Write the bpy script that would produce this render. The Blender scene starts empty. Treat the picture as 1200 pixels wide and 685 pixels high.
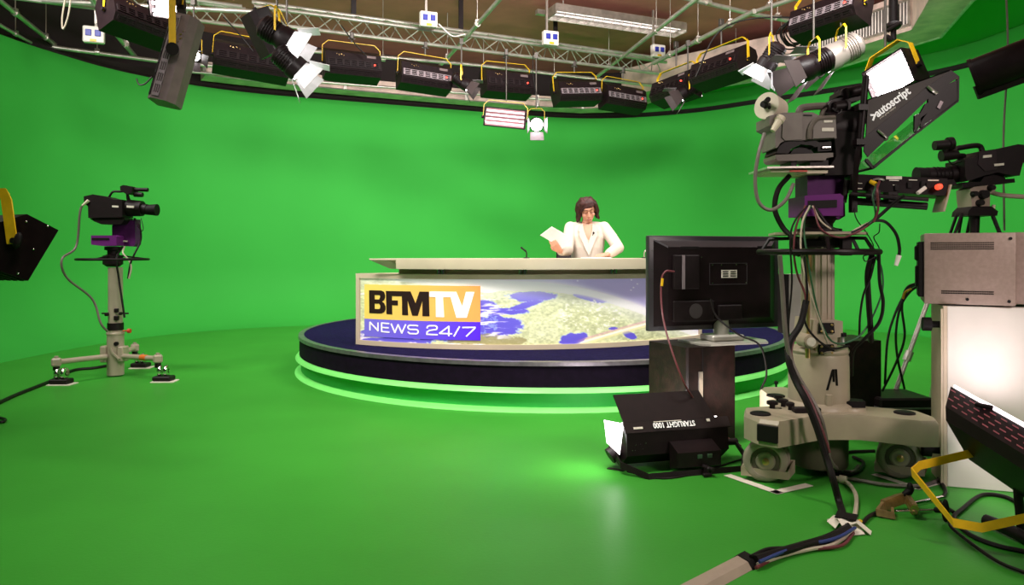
import bpy, bmesh, math, random
import numpy as np
from mathutils import Matrix, Vector, noise
random.seed(7)
PI = math.pi
SC = bpy.context.scene
COL = SC.collection
R = math.radians

# ------------------------------------------------------------------ camera, world, lights, exposure
EYE = 1.2; FPX = 850.0; HX = 600.0; HY = 297.0
cam_data = bpy.data.cameras.new('camera'); cam = bpy.data.objects.new('camera', cam_data); COL.objects.link(cam)
cam_data.sensor_width = 36.0; cam_data.lens = 36.0 * FPX / 1200.0
cam_data.shift_y = -(342.5 - HY) / 1200.0
cam_data.clip_end = 100
cam.location = (0, 0, EYE); cam.rotation_euler = (PI / 2, 0, 0)
SC.camera = cam
world = bpy.data.worlds.new('world'); SC.world = world; world.use_nodes = True
world.node_tree.nodes['Background'].inputs[0].default_value = (0.9, 0.75, 0.8, 1)
world.node_tree.nodes['Background'].inputs[1].default_value = 0.03
SC.view_settings.view_transform = 'Standard'; SC.view_settings.look = 'None'
SC.view_settings.exposure = 0.0; SC.view_settings.gamma = 1.0
SC.view_settings.use_curve_mapping = False

def area_light(name, loc, target, size, size_y, power, col=(1, 0.95, 0.92), spread=180):
    ld = bpy.data.lights.new(name, 'AREA'); ld.shape = 'RECTANGLE'; ld.size = size; ld.size_y = size_y
    ld.energy = power; ld.color = col; ld.spread = R(spread)
    o = bpy.data.objects.new(name, ld); COL.objects.link(o); o.location = loc
    d = Vector(target) - Vector(loc); o.rotation_euler = d.to_track_quat('-Z', 'Y').to_euler()
    return o
# unseen soft lights added out of frame in place of studio fixtures
area_light('key_light', (-1.5, 3.6, 4.3), (0.6, 7.4, 0.9), 1.2, 0.6, 66, (1, 0.93, 0.88), 100)
area_light('key_light', (2.2, 4.4, 4.3), (0.8, 7.6, 0.8), 1.2, 0.6, 55, (1, 0.93, 0.88), 100)
area_light('grid_light', (-4.2, 6.2, 4.4), (-2.6, 12.0, 1.4), 1.6, 0.5, 105, (1, 0.97, 0.93), 150)
area_light('grid_light', (0.2, 6.9, 4.4), (0.2, 13.5, 1.2), 1.8, 0.5, 165, (1, 0.97, 0.93), 150)
area_light('grid_light', (3.6, 6.0, 4.4), (4.2, 11.5, 1.2), 1.6, 0.5, 108, (1, 0.97, 0.93), 150)
area_light('floor_wash', (-1.0, 2.9, 4.3), (-0.8, 4.3, 0.0), 1.5, 1.3, 66, (1, 0.96, 0.85), 105)
area_light('floor_wash', (-4.0, 3.0, 4.5), (-3.6, 5.4, 0.0), 1.8, 1.6, 5, (1, 0.96, 0.88), 160)
area_light('floor_wash', (1.0, 7.6, 4.55), (0.6, 7.9, 0.0), 2.4, 1.4, 26, (1, 0.95, 0.9), 160)
area_light('side_wash', (3.6, 0.2, 3.2), (1.8, 4.0, 0.5), 0.8, 0.8, 60, (1, 0.84, 0.78), 140)  # added fill that brightens the pedestal and yellow bracket
area_light('side_wash', (-5.6, 5.0, 4.2), (-3.9, 7.2, 1.2), 0.8, 0.8, 34, (1, 0.9, 0.85), 120)

# ------------------------------------------------------------------ helpers
def P(px, py, d): return Vector(((px - HX) / FPX * d, d, EYE + (HY - py) / FPX * d))
def G(px, py, z=0.0):                       # the spot on a level surface at height z
    d = FPX * (EYE - z) / (py - HY); return Vector(((px - HX) / FPX * d, d, z))

MATS = {}
def mat(name, col, rough=0.5, metal=0.0, emit=None, estr=0.0, noise_amt=0.0, nscale=20.0, bump=0.0, bscale=200.0, spec=0.5, col2=None):
    if name in MATS: return MATS[name]
    m = bpy.data.materials.new(name); m.use_nodes = True; nt = m.node_tree; b = nt.nodes['Principled BSDF']
    b.inputs['Base Color'].default_value = (*col, 1); b.inputs['Roughness'].default_value = rough
    b.inputs['Metallic'].default_value = metal; b.inputs['Specular IOR Level'].default_value = spec
    tc = nt.nodes.new('ShaderNodeTexCoord')
    if noise_amt > 0 or col2:
        n = nt.nodes.new('ShaderNodeTexNoise'); n.inputs['Scale'].default_value = nscale; n.inputs['Detail'].default_value = 5
        nt.links.new(tc.outputs['Object'], n.inputs['Vector'])
        rp = nt.nodes.new('ShaderNodeValToRGB')
        a = max(0, 1 - noise_amt); c = 1 + noise_amt
        c2 = col2 if col2 else tuple(min(1, v * c) for v in col)
        c1 = col if col2 else tuple(v * a for v in col)
        rp.color_ramp.elements[0].position = 0.35; rp.color_ramp.elements[1].position = 0.68
        rp.color_ramp.elements[0].color = (*c1, 1); rp.color_ramp.elements[1].color = (*c2, 1)
        nt.links.new(n.outputs['Fac'], rp.inputs['Fac']); nt.links.new(rp.outputs['Color'], b.inputs['Base Color'])
    if bump > 0:
        n2 = nt.nodes.new('ShaderNodeTexNoise'); n2.inputs['Scale'].default_value = bscale; n2.inputs['Detail'].default_value = 4
        nt.links.new(tc.outputs['Object'], n2.inputs['Vector'])
        bp = nt.nodes.new('ShaderNodeBump'); bp.inputs['Strength'].default_value = bump; bp.inputs['Distance'].default_value = 0.004
        nt.links.new(n2.outputs['Fac'], bp.inputs['Height']); nt.links.new(bp.outputs['Normal'], b.inputs['Normal'])
    if emit:
        b.inputs['Emission Color'].default_value = (*emit, 1); b.inputs['Emission Strength'].default_value = estr
    MATS[name] = m; return m

KEYG = (0.046, 0.305, 0.030)
M_FLOOR = mat('key_green_floor', KEYG, 0.42, noise_amt=0.05, nscale=1.6, bump=0.15, bscale=60, spec=0.2)
M_WALL = mat('key_green_wall', (0.043, 0.40, 0.052), 0.75, noise_amt=0.03, nscale=0.8, spec=0.2)
M_RISER = mat('green_riser_paint', (0.04, 0.48, 0.08), 0.5, noise_amt=0.05, nscale=3)
M_LEDGE = mat('ledge_green_lightened', (0.24, 0.90, 0.2), 0.4, noise_amt=0.04, nscale=6)  # green lightened for the light its upward chamfers catch
M_CONC = mat('ceiling_concrete', (0.50, 0.175, 0.14), 0.9, noise_amt=0.10, nscale=2.2, bump=0.3, bscale=8)
M_DARK = mat('dark_void_paint', (0.02, 0.012, 0.012), 0.9)
M_BLACK = mat('black_enamel', (0.010, 0.005, 0.006), 0.42, spec=0.22, noise_amt=0.2, nscale=14)
M_BLACKM = mat('black_plastic', (0.011, 0.006, 0.007), 0.5, spec=0.25, noise_amt=0.15, nscale=25, bump=0.1)
M_RUB = mat('black_rubber', (0.008, 0.006, 0.006), 0.6, spec=0.2)
M_ALU = mat('scratched_aluminium', (0.62, 0.57, 0.52), 0.32, 0.85, noise_amt=0.18, nscale=9, bump=0.15, bscale=40)
M_DUCT = mat('galvanised_duct', (0.66, 0.48, 0.42), 0.42, 0.15, noise_amt=0.28, nscale=3.5, bump=0.2, bscale=10)
M_PIPE = mat('grid_pipe', (0.55, 0.53, 0.47), 0.35, 0.7, noise_amt=0.15, nscale=6)
M_CHROME = mat('chrome', (0.8, 0.78, 0.76), 0.12, 1.0, noise_amt=0.05)
M_YEL = mat('yellow_bracket_paint', (0.85, 0.50, 0.012), 0.4, noise_amt=0.1, nscale=15)
M_GREYHOUSING = mat('brown_grey_housing', (0.16, 0.115, 0.115), 0.5, noise_amt=0.12, nscale=12)
M_VENT = mat('grey_vent_plate', (0.27, 0.22, 0.24), 0.45, 0.3, noise_amt=0.1, nscale=20)
M_BEIGE = mat('beige_pedestal_paint', (0.42, 0.35, 0.25), 0.42, noise_amt=0.08, nscale=7)
M_BEIGE2 = mat('beige_wheel_rubber', (0.36, 0.31, 0.24), 0.6, noise_amt=0.12, nscale=12)
M_NAVY = mat('navy_stage_carpet', (0.011, 0.008, 0.042), 0.9, spec=0.04, noise_amt=0.25, nscale=30, bump=0.3, bscale=150)
M_FASCIA = mat('black_stage_fascia', (0.008, 0.003, 0.012), 0.8, spec=0.1, noise_amt=0.2, nscale=20)
M_EDGE = mat('brushed_edging', (0.30, 0.26, 0.30), 0.35, 0.8, noise_amt=0.2, nscale=14)
M_CREAM = mat('cream_laminate', (0.66, 0.56, 0.42), 0.38, noise_amt=0.05, nscale=4)
M_CREAM2 = mat('cream_laminate_edge', (0.64, 0.53, 0.39), 0.4, noise_amt=0.04, nscale=4)
M_PURPLE = mat('purple_pan_head', (0.095, 0.016, 0.115), 0.5, spec=0.15, noise_amt=0.15, nscale=10)
M_CAMG = mat('warm_grey_camera_body', (0.135, 0.11, 0.092), 0.5, noise_amt=0.08, nscale=14, bump=0.1)
M_HOOD = mat('charcoal_hood_cloth', (0.06, 0.048, 0.045), 0.65, noise_amt=0.1, nscale=14)
M_WHITE = mat('white_paint', (0.80, 0.74, 0.68), 0.5, noise_amt=0.04, nscale=5)
M_TAPE = mat('white_tape', (0.85, 0.78, 0.66), 0.6, noise_amt=0.06, nscale=25)
M_PLUG = mat('cream_connector', (0.75, 0.66, 0.5), 0.4)
M_CABLEG = mat('grey_cable', (0.17, 0.14, 0.12), 0.5, noise_amt=0.1)
M_CABLEW = mat('cream_cable', (0.55, 0.47, 0.36), 0.5, noise_amt=0.1)
M_CABLEB = mat('black_cable', (0.009, 0.006, 0.006), 0.5, spec=0.25)
M_WINE = mat('wine_cable', (0.16, 0.03, 0.04), 0.5)
M_RED = mat('red_plastic', (0.7, 0.05, 0.02), 0.4)
M_ORANGE = mat('orange_tape', (0.75, 0.17, 0.03), 0.5)
M_BRASS = mat('brass', (0.62, 0.42, 0.16), 0.3, 0.9, noise_amt=0.15)
M_BRONZE = mat('bronze_cast_clamp', (0.36, 0.24, 0.10), 0.4, 0.6, noise_amt=0.2, nscale=30)
M_STICK = mat('printed_sticker', (0.78, 0.72, 0.62), 0.5, noise_amt=0.08, nscale=60)
M_VENEER = mat('dark_speaker_veneer', (0.010, 0.0035, 0.003), 0.5, spec=0.3, noise_amt=0.5, nscale=18, bump=0.3, bscale=60)
M_VCR = mat('pinkish_beige_casing', (0.38, 0.27, 0.23), 0.45, 0.1, noise_amt=0.07, nscale=60, bump=0.15, bscale=300)
M_BLUE = mat('blue_socket_flap', (0.02, 0.03, 0.35), 0.4)
M_REDLED = mat('red_indicator', (0.5, 0.01, 0.01), 0.4, emit=(1, 0.05, 0.03), estr=5)
M_TUBE = mat('lit_fluorescent_tube', (0.9, 0.85, 0.85), 0.4, emit=(1, 0.86, 0.84), estr=6)
M_LENS = mat('lit_lamp_lens', (0.9, 0.9, 0.9), 0.3, emit=(1, 0.95, 0.97), estr=16)
M_REFL = mat('bright_reflector', (0.85, 0.80, 0.80), 0.25, 0.9, noise_amt=0.05)
M_WHITEDOOR = mat('barndoor_inner_face', (0.62, 0.60, 0.62), 0.45, 0.2, noise_amt=0.05)
M_GLASS = mat('dark_lens_glass', (0.01, 0.01, 0.015), 0.05)

def catmull(pts, k=6, closed=False):
    pts = [Vector(p) for p in pts]; n = len(pts); out = []
    if n < 3: return pts
    rng = range(n if closed else n - 1)
    for i in rng:
        p1 = pts[i]; p2 = pts[(i + 1) % n]
        p0 = pts[i - 1] if (i > 0 or closed) else p1 * 2 - p2
        p3 = pts[(i + 2) % n] if (i + 2 < n or closed) else p2 * 2 - p1
        for j in range(k):
            t = j / k
            out.append(0.5 * ((2 * p1) + (p2 - p0) * t + (2 * p0 - 5 * p1 + 4 * p2 - p3) * t * t + (3 * p1 - p0 - 3 * p2 + p3) * t ** 3))
    if not closed: out.append(pts[-1])
    return out

WM = {}
class MB:
    def __init__(s, T=None): s.bm = bmesh.new(); s.T = T or Matrix()
    def add(s, verts, faces, T=None):
        M = s.T @ T if T is not None else s.T
        vs = [s.bm.verts.new(M @ Vector(v)) for v in verts]
        for f in faces:
            try: s.bm.faces.new([vs[i] for i in f])
            except ValueError: pass
        return s
    def merge(s, b2, T=None):
        b2.verts.index_update(); v = [tuple(x.co) for x in b2.verts]; f = [[q.index for q in fc.verts] for fc in b2.faces]; b2.free()
        return s.add(v, f, T)
    def box(s, c, size, rot=None, bev=0.0, seg=1):
        b2 = bmesh.new(); bmesh.ops.create_cube(b2, size=1)
        for v in b2.verts: v.co = Vector((v.co.x * size[0], v.co.y * size[1], v.co.z * size[2]))
        if bev > 0: bmesh.ops.bevel(b2, geom=b2.edges[:], offset=min(bev, min(size) * 0.45), segments=seg, affect='EDGES', profile=0.5)
        T = Matrix.Translation(Vector(c)) @ (rot.to_4x4() if rot is not None else Matrix())
        return s.merge(b2, T)
    def cyl(s, p0, p1, r0, r1=None, n=14, caps=True):
        p0 = Vector(p0); p1 = Vector(p1); r1 = r0 if r1 is None else r1
        q = (p1 - p0).to_track_quat('Z', 'Y').to_matrix(); a = q.col[0]; b = q.col[1]
        vs = []; fs = []
        for i in range(n):
            t = 2 * PI * i / n; u = a * math.cos(t) + b * math.sin(t)
            vs.append(p0 + u * r0); vs.append(p1 + u * r1)
        for i in range(n):
            j = (i + 1) % n; fs.append([2 * i, 2 * j, 2 * j + 1, 2 * i + 1])
        if caps: fs.append([2 * i for i in range(n)][::-1]); fs.append([2 * i + 1 for i in range(n)])
        return s.add(vs, fs)
    def tube(s, pts, r, n=8, k=6, smooth=True, closed=False, flat=1.0):
        pts = catmull(pts, k, closed) if smooth else [Vector(p) for p in pts]
        m = len(pts); vs = []; fs = []; up = None
        for i, p in enumerate(pts):
            if closed: t = pts[(i + 1) % m] - pts[i - 1]
            else: t = pts[min(i + 1, m - 1)] - pts[max(i - 1, 0)]
            if t.length < 1e-9: t = Vector((0, 0, 1))
            t.normalize()
            if up is None: up = Vector((0, 0, 1)) if abs(t.z) < 0.9 else Vector((0, 1, 0))
            a = t.cross(up)
            if a.length < 1e-4: a = t.orthogonal()
            a.normalize(); b = a.cross(t).normalized(); up = b
            rr = r[i * len(r) // m] if isinstance(r, (list, tuple)) else r
            for j in range(n):
                w = 2 * PI * j / n; vs.append(p + a * math.cos(w) * rr + b * math.sin(w) * rr * flat)
        for i in range(m if closed else m - 1):
            i2 = (i + 1) % m
            for j in range(n):
                j2 = (j + 1) % n; fs.append([i * n + j, i * n + j2, i2 * n + j2, i2 * n + j])
        if not closed: fs.append([j for j in range(n)][::-1]); fs.append([(m - 1) * n + j for j in range(n)])
        return s.add(vs, fs)
    def strap(s, pts, w, t, wdir=(0, 1, 0)):
        # flat bar bent along pts; its width lies along wdir
        pts = [Vector(p) for p in pts]; wd = Vector(wdir).normalized(); m = len(pts); vs = []; fs = []
        for i, p in enumerate(pts):
            d0 = (pts[i] - pts[i - 1]).normalized() if i else None
            d1 = (pts[i + 1] - pts[i]).normalized() if i < m - 1 else None
            d = (d0 + d1).normalized() if d0 and d1 else (d0 or d1)
            nn = d.cross(wd).normalized(); c = 1.0
            if d0 and d1: c = 1 / max(0.4, nn.dot(d0.cross(wd).normalized()))
            for a, b in ((-1, -1), (1, -1), (1, 1), (-1, 1)): vs.append(p + wd * (a * w / 2) + nn * (b * t / 2 * c))
        for i in range(m - 1):
            for j in range(4):
                j2 = (j + 1) % 4; fs.append([i * 4 + j, i * 4 + j2, i * 4 + 4 + j2, i * 4 + 4 + j])
        fs.append([3, 2, 1, 0]); fs.append([(m - 1) * 4 + j for j in range(4)])
        return s.add(vs, fs)
    def prism(s, poly, a, b, fn=None):
        # poly of (u, v); default spans x,z and is extruded along y from a to b
        fn = fn or (lambda u, v, w: (u, w, v)); n = len(poly)
        vs = [fn(u, v, a) for u, v in poly] + [fn(u, v, b) for u, v in poly]
        fs = [list(range(n)), list(range(2 * n - 1, n - 1, -1))] + [[i, i + n, (i + 1) % n + n, (i + 1) % n] for i in range(n)]
        return s.add(vs, fs)
    def ell(s, c, r, rot=None, u=20, v=12):
        b2 = bmesh.new(); bmesh.ops.create_uvsphere(b2, u_segments=u, v_segments=v, radius=1)
        r = (r, r, r) if isinstance(r, (int, float)) else r
        for q in b2.verts: q.co = Vector((q.co.x * r[0], q.co.y * r[1], q.co.z * r[2]))
        return s.merge(b2, Matrix.Translation(Vector(c)) @ (rot.to_4x4() if rot is not None else Matrix()))
    def lathe(s, prof, o=(0, 0, 0), rot=None, n=32, ring=False):
        vs = []; fs = []
        for r, z in prof:
            for j in range(n): vs.append((r * math.cos(2 * PI * j / n), r * math.sin(2 * PI * j / n), z))
        for i in range(len(prof) - 1):
            for j in range(n):
                j2 = (j + 1) % n; fs.append([i * n + j, i * n + j2, (i + 1) * n + j2, (i + 1) * n + j])
        if ring:
            i = len(prof) - 1
            for j in range(n): j2 = (j + 1) % n; fs.append([i * n + j, i * n + j2, j2, j])
        else: fs.append([j for j in range(n)][::-1]); fs.append([(len(prof) - 1) * n + j for j in range(n)])
        return s.add(vs, fs, Matrix.Translation(Vector(o)) @ (rot.to_4x4() if rot is not None else Matrix()))
    def build(s, name, m, parent=None, world=False, smooth=35, label=None):
        bmesh.ops.recalc_face_normals(s.bm, faces=s.bm.faces[:])
        if parent is not None and world: s.bm.transform(WM[parent.name].inverted())
        me = bpy.data.meshes.new(name); s.bm.to_mesh(me); s.bm.free(); me.materials.append(m)
        if smooth:
            me.shade_smooth(); me.set_sharp_from_angle(angle=R(smooth))
        o = bpy.data.objects.new(name, me); COL.objects.link(o)
        if parent is not None: o.parent = parent
        if label: o['label'] = label
        WM[o.name] = WM[parent.name].copy() if parent is not None else Matrix()
        return o

def tag(o, label, cat, group=None, kind=None):
    o['label'] = label; o['category'] = cat
    if group: o['group'] = group
    if kind: o['kind'] = kind
    return o
def thing(name, label, cat, loc=(0, 0, 0), rz=0.0, group=None):
    o = bpy.data.objects.new(name, None); COL.objects.link(o); o.location = loc; o.rotation_euler = (0, 0, rz)
    o.empty_display_size = 0.1
    WM[o.name] = Matrix.Translation(Vector(loc)) @ Matrix.Rotation(rz, 4, 'Z')
    return tag(o, label, cat, group)
def struct(name, b, m, smooth=35):
    o = b.build(name, m, smooth=smooth); o['kind'] = 'structure'; return o
def Rz(a): return Matrix.Rotation(a, 3, 'Z')
def Rx(a): return Matrix.Rotation(a, 3, 'X')
def Ry(a): return Matrix.Rotation(a, 3, 'Y')
def solo(name, b, m, label, cat, loc, group=None, smooth=35):
    # a one-mesh thing whose origin sits at loc; b holds world coordinates
    b.bm.transform(Matrix.Translation(-Vector(loc))); o = b.build(name, m, smooth=smooth); o.location = loc
    return tag(o, label, cat, group)
def text_bm(txt, size, ext=0.002, align='LEFT', sx=1.0, shear=0.0, bold=0.0):
    c = bpy.data.curves.new('txt', 'FONT'); c.body = txt; c.size = size; c.extrude = ext; c.align_x = align; c.offset = bold; c.shear = shear
    c.resolution_u = 3
    o = bpy.data.objects.new('txt', c); COL.objects.link(o)
    dg = bpy.context.evaluated_depsgraph_get(); me = bpy.data.meshes.new_from_object(o.evaluated_get(dg))
    b = bmesh.new(); b.from_mesh(me); bpy.data.objects.remove(o); bpy.data.curves.remove(c); bpy.data.meshes.remove(me)
    for v in b.verts: v.co.x *= sx
    return b          # lies in xy, faces +z
def grille(b, w, h, nx, ny, bx, bz, t, T=None):
    # plate in local xz with nx by ny slots
    sv = b.T; b.T = sv @ T if T is not None else sv
    for i in range(nx + 1):
        b.box((-w / 2 + bx / 2 + i * (w - bx) / nx, 0, 0), (bx, t, h))
    for j in range(ny + 1):
        b.box((0, 0, -h / 2 + bz / 2 + j * (h - bz) / ny), (w, t * 0.98, bz))
    b.T = sv

# ------------------------------------------------------------------ the setting
def floor_mesh():
    b = MB(); b.add([(-6.75, -1.5, 0), (7.35, -1.5, 0), (7.35, 15.2, 0), (-6.75, 15.2, 0)], [[0, 1, 2, 3]]); return b
struct('floor', floor_mesh(), M_FLOOR, 0)
PLAN = [(-6.7, -1.5), (-6.7, 3), (-6.65, 7), (-6.54, 9.26), (-6.34, 10.26), (-6.1, 10.97), (-5.71, 11.6), (-5.15, 12.2), (-4.4, 12.72), (-3.2, 13.25),
        (-1.0, 14.17), (0.4, 14.75), (1.4, 15.02), (2.55, 14.92), (3.73, 14.35), (4.6, 13.55), (5.6, 12.6), (6.3, 11.85), (6.8, 11.1), (7.0, 10.2), (7.2, 8), (7.3, 3), (7.3, -1.5)]
plan = [Vector((p.x, p.y)) for p in catmull([(x, y, 0) for x, y in PLAN], 5)]
def inward(i):
    a = plan[max(i - 1, 0)]; b = plan[min(i + 1, len(plan) - 1)]; t = (b - a).normalized(); return Vector((t.y, -t.x))
def sweep(prof, i0=0, i1=None):
    b = MB(); i1 = i1 or len(plan); vs = []; fs = []; n = len(prof)
    for i in range(i0, i1):
        nn = inward(i)
        for o, z in prof: q = plan[i] + nn * o; vs.append((q.x, q.y, z))
    for i in range(i1 - i0 - 1):
        for j in range(n - 1): fs.append([i * n + j, (i + 1) * n + j, (i + 1) * n + j + 1, i * n + j + 1])
    return b.add(vs, fs)
CR = 1.0
prof = [(CR, 0.0008)] + [(CR - CR * math.sin(a), CR - CR * math.cos(a) + 0.0008) for a in [R(q) for q in range(9, 91, 9)]] + [(0, 2.4), (0, 4.0), (-0.06, 4.0), (-0.06, 3.9)]
struct('wall_back', sweep(prof), M_WALL)
struct('trim_1', sweep([(0.0, 4.0), (-0.08, 4.06), (-0.08, 4.16)]), M_DARK)          # shadow gap over the cyclorama
iR = min(range(len(plan)), key=lambda i: (plan[i] - Vector((2.6, 14.92))).length)
struct('wall_upper_right', sweep([(-0.05, 4.10), (-0.05, 4.42)], iR), M_WALL)
struct('wall_upper_left', sweep([(-0.25, 4.05), (-0.25, 5.05)], 0, iR + 1), M_DARK)
b = MB(); b.add([(-7.2, -1.5, 5.0), (7.6, -1.5, 5.0), (7.6, 16, 5.0), (-7.2, 16, 5.0)], [[0, 1, 2, 3]])
struct('ceiling', b, M_CONC, 0)
# green painted soffit between the duct and the right wall
b = MB(); outer = [(plan[i].x, plan[i].y) for i in range(iR, len(plan)) if plan[i].y > 2.0]
inner = [(5.1, 2.0), (5.1, 8.4), (5.6, 10.0), (4.9, 11.7), (3.2, 13.2), (2.5, 14.4)]
b.add([(x, y, 4.36) for x, y in outer + inner], [list(range(len(outer) + len(inner)))])
struct('trim_2', b, M_WALL, 0)
# air duct: back run and right run
duct = thing('air_duct', 'long dented galvanised air duct along top of green wall, turning toward camera at right', 'duct', (0, 14, 4.1))
def ductrun(outl, inl, z0, z1):
    b = MB(); n = len(outl)
    vs = [(x, y, z) for x, y in outl for z in (z0, z1)] + [(x, y, z) for x, y in inl for z in (z0, z1)]
    fs = []
    for i in range(n - 1):
        o = 2 * i; q = 2 * n + 2 * i
        fs += [[o, o + 2, o + 3, o + 1], [q, q + 1, q + 3, q + 2], [o, q, q + 2, o + 2], [o + 1, o + 3, q + 3, q + 1]]
    fs += [[0, 1, 2 * n + 1, 2 * n], [2 * n - 2, 4 * n - 2, 4 * n - 1, 2 * n - 1]]
    return b.add(vs, fs)
bo = [(-5.15, 12.0), (-4.3, 12.5), (-3.1, 13.05), (-1.0, 13.95), (0.4, 14.5), (1.4, 14.8), (2.6, 14.6)]
bi = [(-4.9, 11.6), (-4.1, 12.1), (-2.9, 12.65), (-0.85, 13.55), (0.5, 14.1), (1.4, 14.35), (2.3, 14.1)]
ductrun(bo, bi, 4.06, 4.27).build('duct_run', M_DUCT, duct, True, 0)
ro = [(2.6, 14.6), (3.36, 13.35), (5.25, 11.75), (5.94, 10.04), (5.46, 8.59), (5.2, 6.5)]
ri = [(2.1, 13.9), (2.95, 12.9), (4.66, 11.3), (5.36, 9.73), (4.9, 8.5), (4.6, 6.5)]
ductrun(ro, ri, 4.2, 4.72).build('duct_run', M_DUCT, duct, True, 0)
b = MB()
for a, c in zip(ro[:-1], ro[1:]):
    b.tube([(a[0], a[1], 4.2), (c[0], c[1], 4.2)], 0.022, 6, smooth=False)
for i, (a, c) in enumerate(zip(bi[:-1], bi[1:])):
    b.box(((a[0]), (a[1]) - 0.02, 4.165), (0.05, 0.05, 0.22)); b.tube([(a[0], a[1], 4.06), (c[0], c[1], 4.06)], 0.014, 6, smooth=False)
b.build('duct_flange', M_ALU, duct, True)
# grille on the side of the right run
g0 = Vector((4.66, 11.3, 0)); g1 = Vector((5.36, 9.73, 0)); gd = (g1 - g0).normalized(); gn = Vector((gd.y, -gd.x, 0)) * -1
if gn.x > 0: gn = -gn
vent = thing('air_grille', 'long grey louvred air grille with dark vertical slots on side of ceiling duct', 'air vent', tuple((g0 + g1) / 2 + Vector((0, 0, 4.42)) + gn * 0.03))
L = 1.7
mid = (g0 + g1) / 2 + Vector((0, 0, 4.44)) + gn * 0.02
TT = Matrix.Translation(mid) @ Matrix.Rotation(math.atan2(gd.y, gd.x), 4, 'Z')
b = MB(TT)
b.box((0, 0, 0.17), (L, 0.04, 0.035)); b.box((0, 0, -0.17), (L, 0.04, 0.035)); b.box((-L / 2, 0, 0), (0.04, 0.04, 0.37)); b.box((L / 2, 0, 0), (0.04, 0.04, 0.37))
b.build('grille_frame', M_ALU, vent, True)
b = MB(TT)
for i in range(34): b.box((-L / 2 + 0.04 + i * (L - 0.08) / 33, 0, 0), (0.022, 0.03, 0.33), Rz(0.5))
b.build('grille_slats', M_ALU, vent, True)
b = MB(TT); b.box((0, 0.012 if gn.y > 0 else -0.0, 0), (L - 0.02, 0.012, 0.34)); b.build('grille_backing', M_DARK, vent, True)
# ------------------------------------------------------------------ round stage
SX, SY, SR = 0.32, 8.06, 2.58
stage = thing('round_stage', 'round navy topped stage with black fascia and green base under the news desk', 'stage', (SX, SY, 0))
def ringl(prof): b = MB(); return b.lathe(prof, n=128)
ringl([(SR - 0.03, 0.215), (SR - 0.03, 0.374), (SR - 0.03, 0.378), (0.02, 0.378), (0.02, 0.215)]).build('deck', M_NAVY, stage)
b = MB(); b.lathe([(SR - 0.035, 0.186), (SR - 0.005, 0.186), (SR - 0.005, 0.352), (SR - 0.035, 0.352)], n=128, ring=True); b.build('fascia', M_FASCIA, stage)
b = MB(); b.lathe([(SR - 0.05, 0.3785), (SR - 0.05, 0.383), (SR + 0.004, 0.381), (SR + 0.008, 0.35), (SR + 0.0, 0.35)], n=128, ring=True); b.build('metal_edging', M_EDGE, stage)
b = MB(); b.lathe([(SR - 0.2, 0.18), (SR + 0.0, 0.186), (SR + 0.004, 0.178), (SR + 0.02, 0.170), (SR + 0.024, 0.163), (SR + 0.035, 0.150), (SR + 0.015, 0.145), (SR - 0.2, 0.145)], n=128, ring=True); b.build('green_ledge', M_LEDGE, stage)
b = MB(); b.lathe([(SR - 0.02, 0.02), (SR - 0.02, 0.155), (0.03, 0.155), (0.03, 0.02)], n=128); b.build('green_riser', M_RISER, stage)
b = MB(); b.lathe([(SR - 0.1, 0.034), (SR - 0.01, 0.034), (SR + 0.04, 0.004), (SR + 0.04, 0.0008), (SR - 0.1, 0.0008)], n=128, ring=True); b.build('green_skirt', M_LEDGE, stage)

# ------------------------------------------------------------------ news desk
def circ3(a, b, c):
    ax, ay = a; bx, by = b; cx, cy = c; d = 2 * (ax * (by - cy) + bx * (cy - ay) + cx * (ay - by))
    ux = ((ax ** 2 + ay ** 2) * (by - cy) + (bx ** 2 + by ** 2) * (cy - ay) + (cx ** 2 + cy ** 2) * (ay - by)) / d
    uy = ((ax ** 2 + ay ** 2) * (cx - bx) + (bx ** 2 + by ** 2) * (ax - cx) + (cx ** 2 + cy ** 2) * (bx - ax)) / d
    return ux, uy, math.hypot(ax - ux, ay - uy)
DA = (-1.408, 6.575); DBp = (0.0, 6.19); DC = (1.82, 6.99)
CXd, CYd, RD = circ3(DA, DBp, DC)
aL = math.atan2(DA[1] - CYd, DA[0] - CXd); aR = math.atan2(DC[1] - CYd, DC[0] - CXd)
if aL > 0: aL -= 2 * PI
def arcp(u, r=0.0, z=0.0):     # u 0..1 left to right along the desk front, r>0 towards the camera
    a = aL + (aR - aL) * u; return Vector((CXd + (RD + r) * math.cos(a), CYd + (RD + r) * math.sin(a), z))
ARCL = RD * abs(aR - aL)
Z0, Z1 = 0.381, 1.022
desk = thing('news_desk', 'curved cream news desk with a backlit globe picture front, standing on the round stage', 'desk', (0.1, 6.7, 0.38))
def arcbar(b, u0, u1, r0, r1, z0, z1, n=48):
    vs = []; fs = []
    for i in range(n + 1):
        u = u0 + (u1 - u0) * i / n
        for r, z in ((r0, z0), (r1, z0), (r1, z1), (r0, z1)): vs.append(arcp(u, r, z))
    for i in range(n):
        for j in range(4):
            k = (j + 1) % 4; fs.append([4 * i + j, 4 * i + k, 4 * i + 4 + k, 4 * i + 4 + j])
    fs += [[0, 1, 2, 3], [4 * n + 3, 4 * n + 2, 4 * n + 1, 4 * n]]
    b.add(vs, fs)
b = MB(); fw = 0.042
arcbar(b, 0, 1, -0.05, 0.012, Z0, Z0 + fw); arcbar(b, 0, 1, -0.05, 0.012, Z1 - fw, Z1)
arcbar(b, 0, fw / ARCL * 0.9, -0.05, 0.0115, Z0, Z1, 2); arcbar(b, 1 - fw / ARCL * 0.9, 1, -0.05, 0.0115, Z0, Z1, 2)
b.build('panel_frame', M_CREAM2, desk, True)
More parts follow.
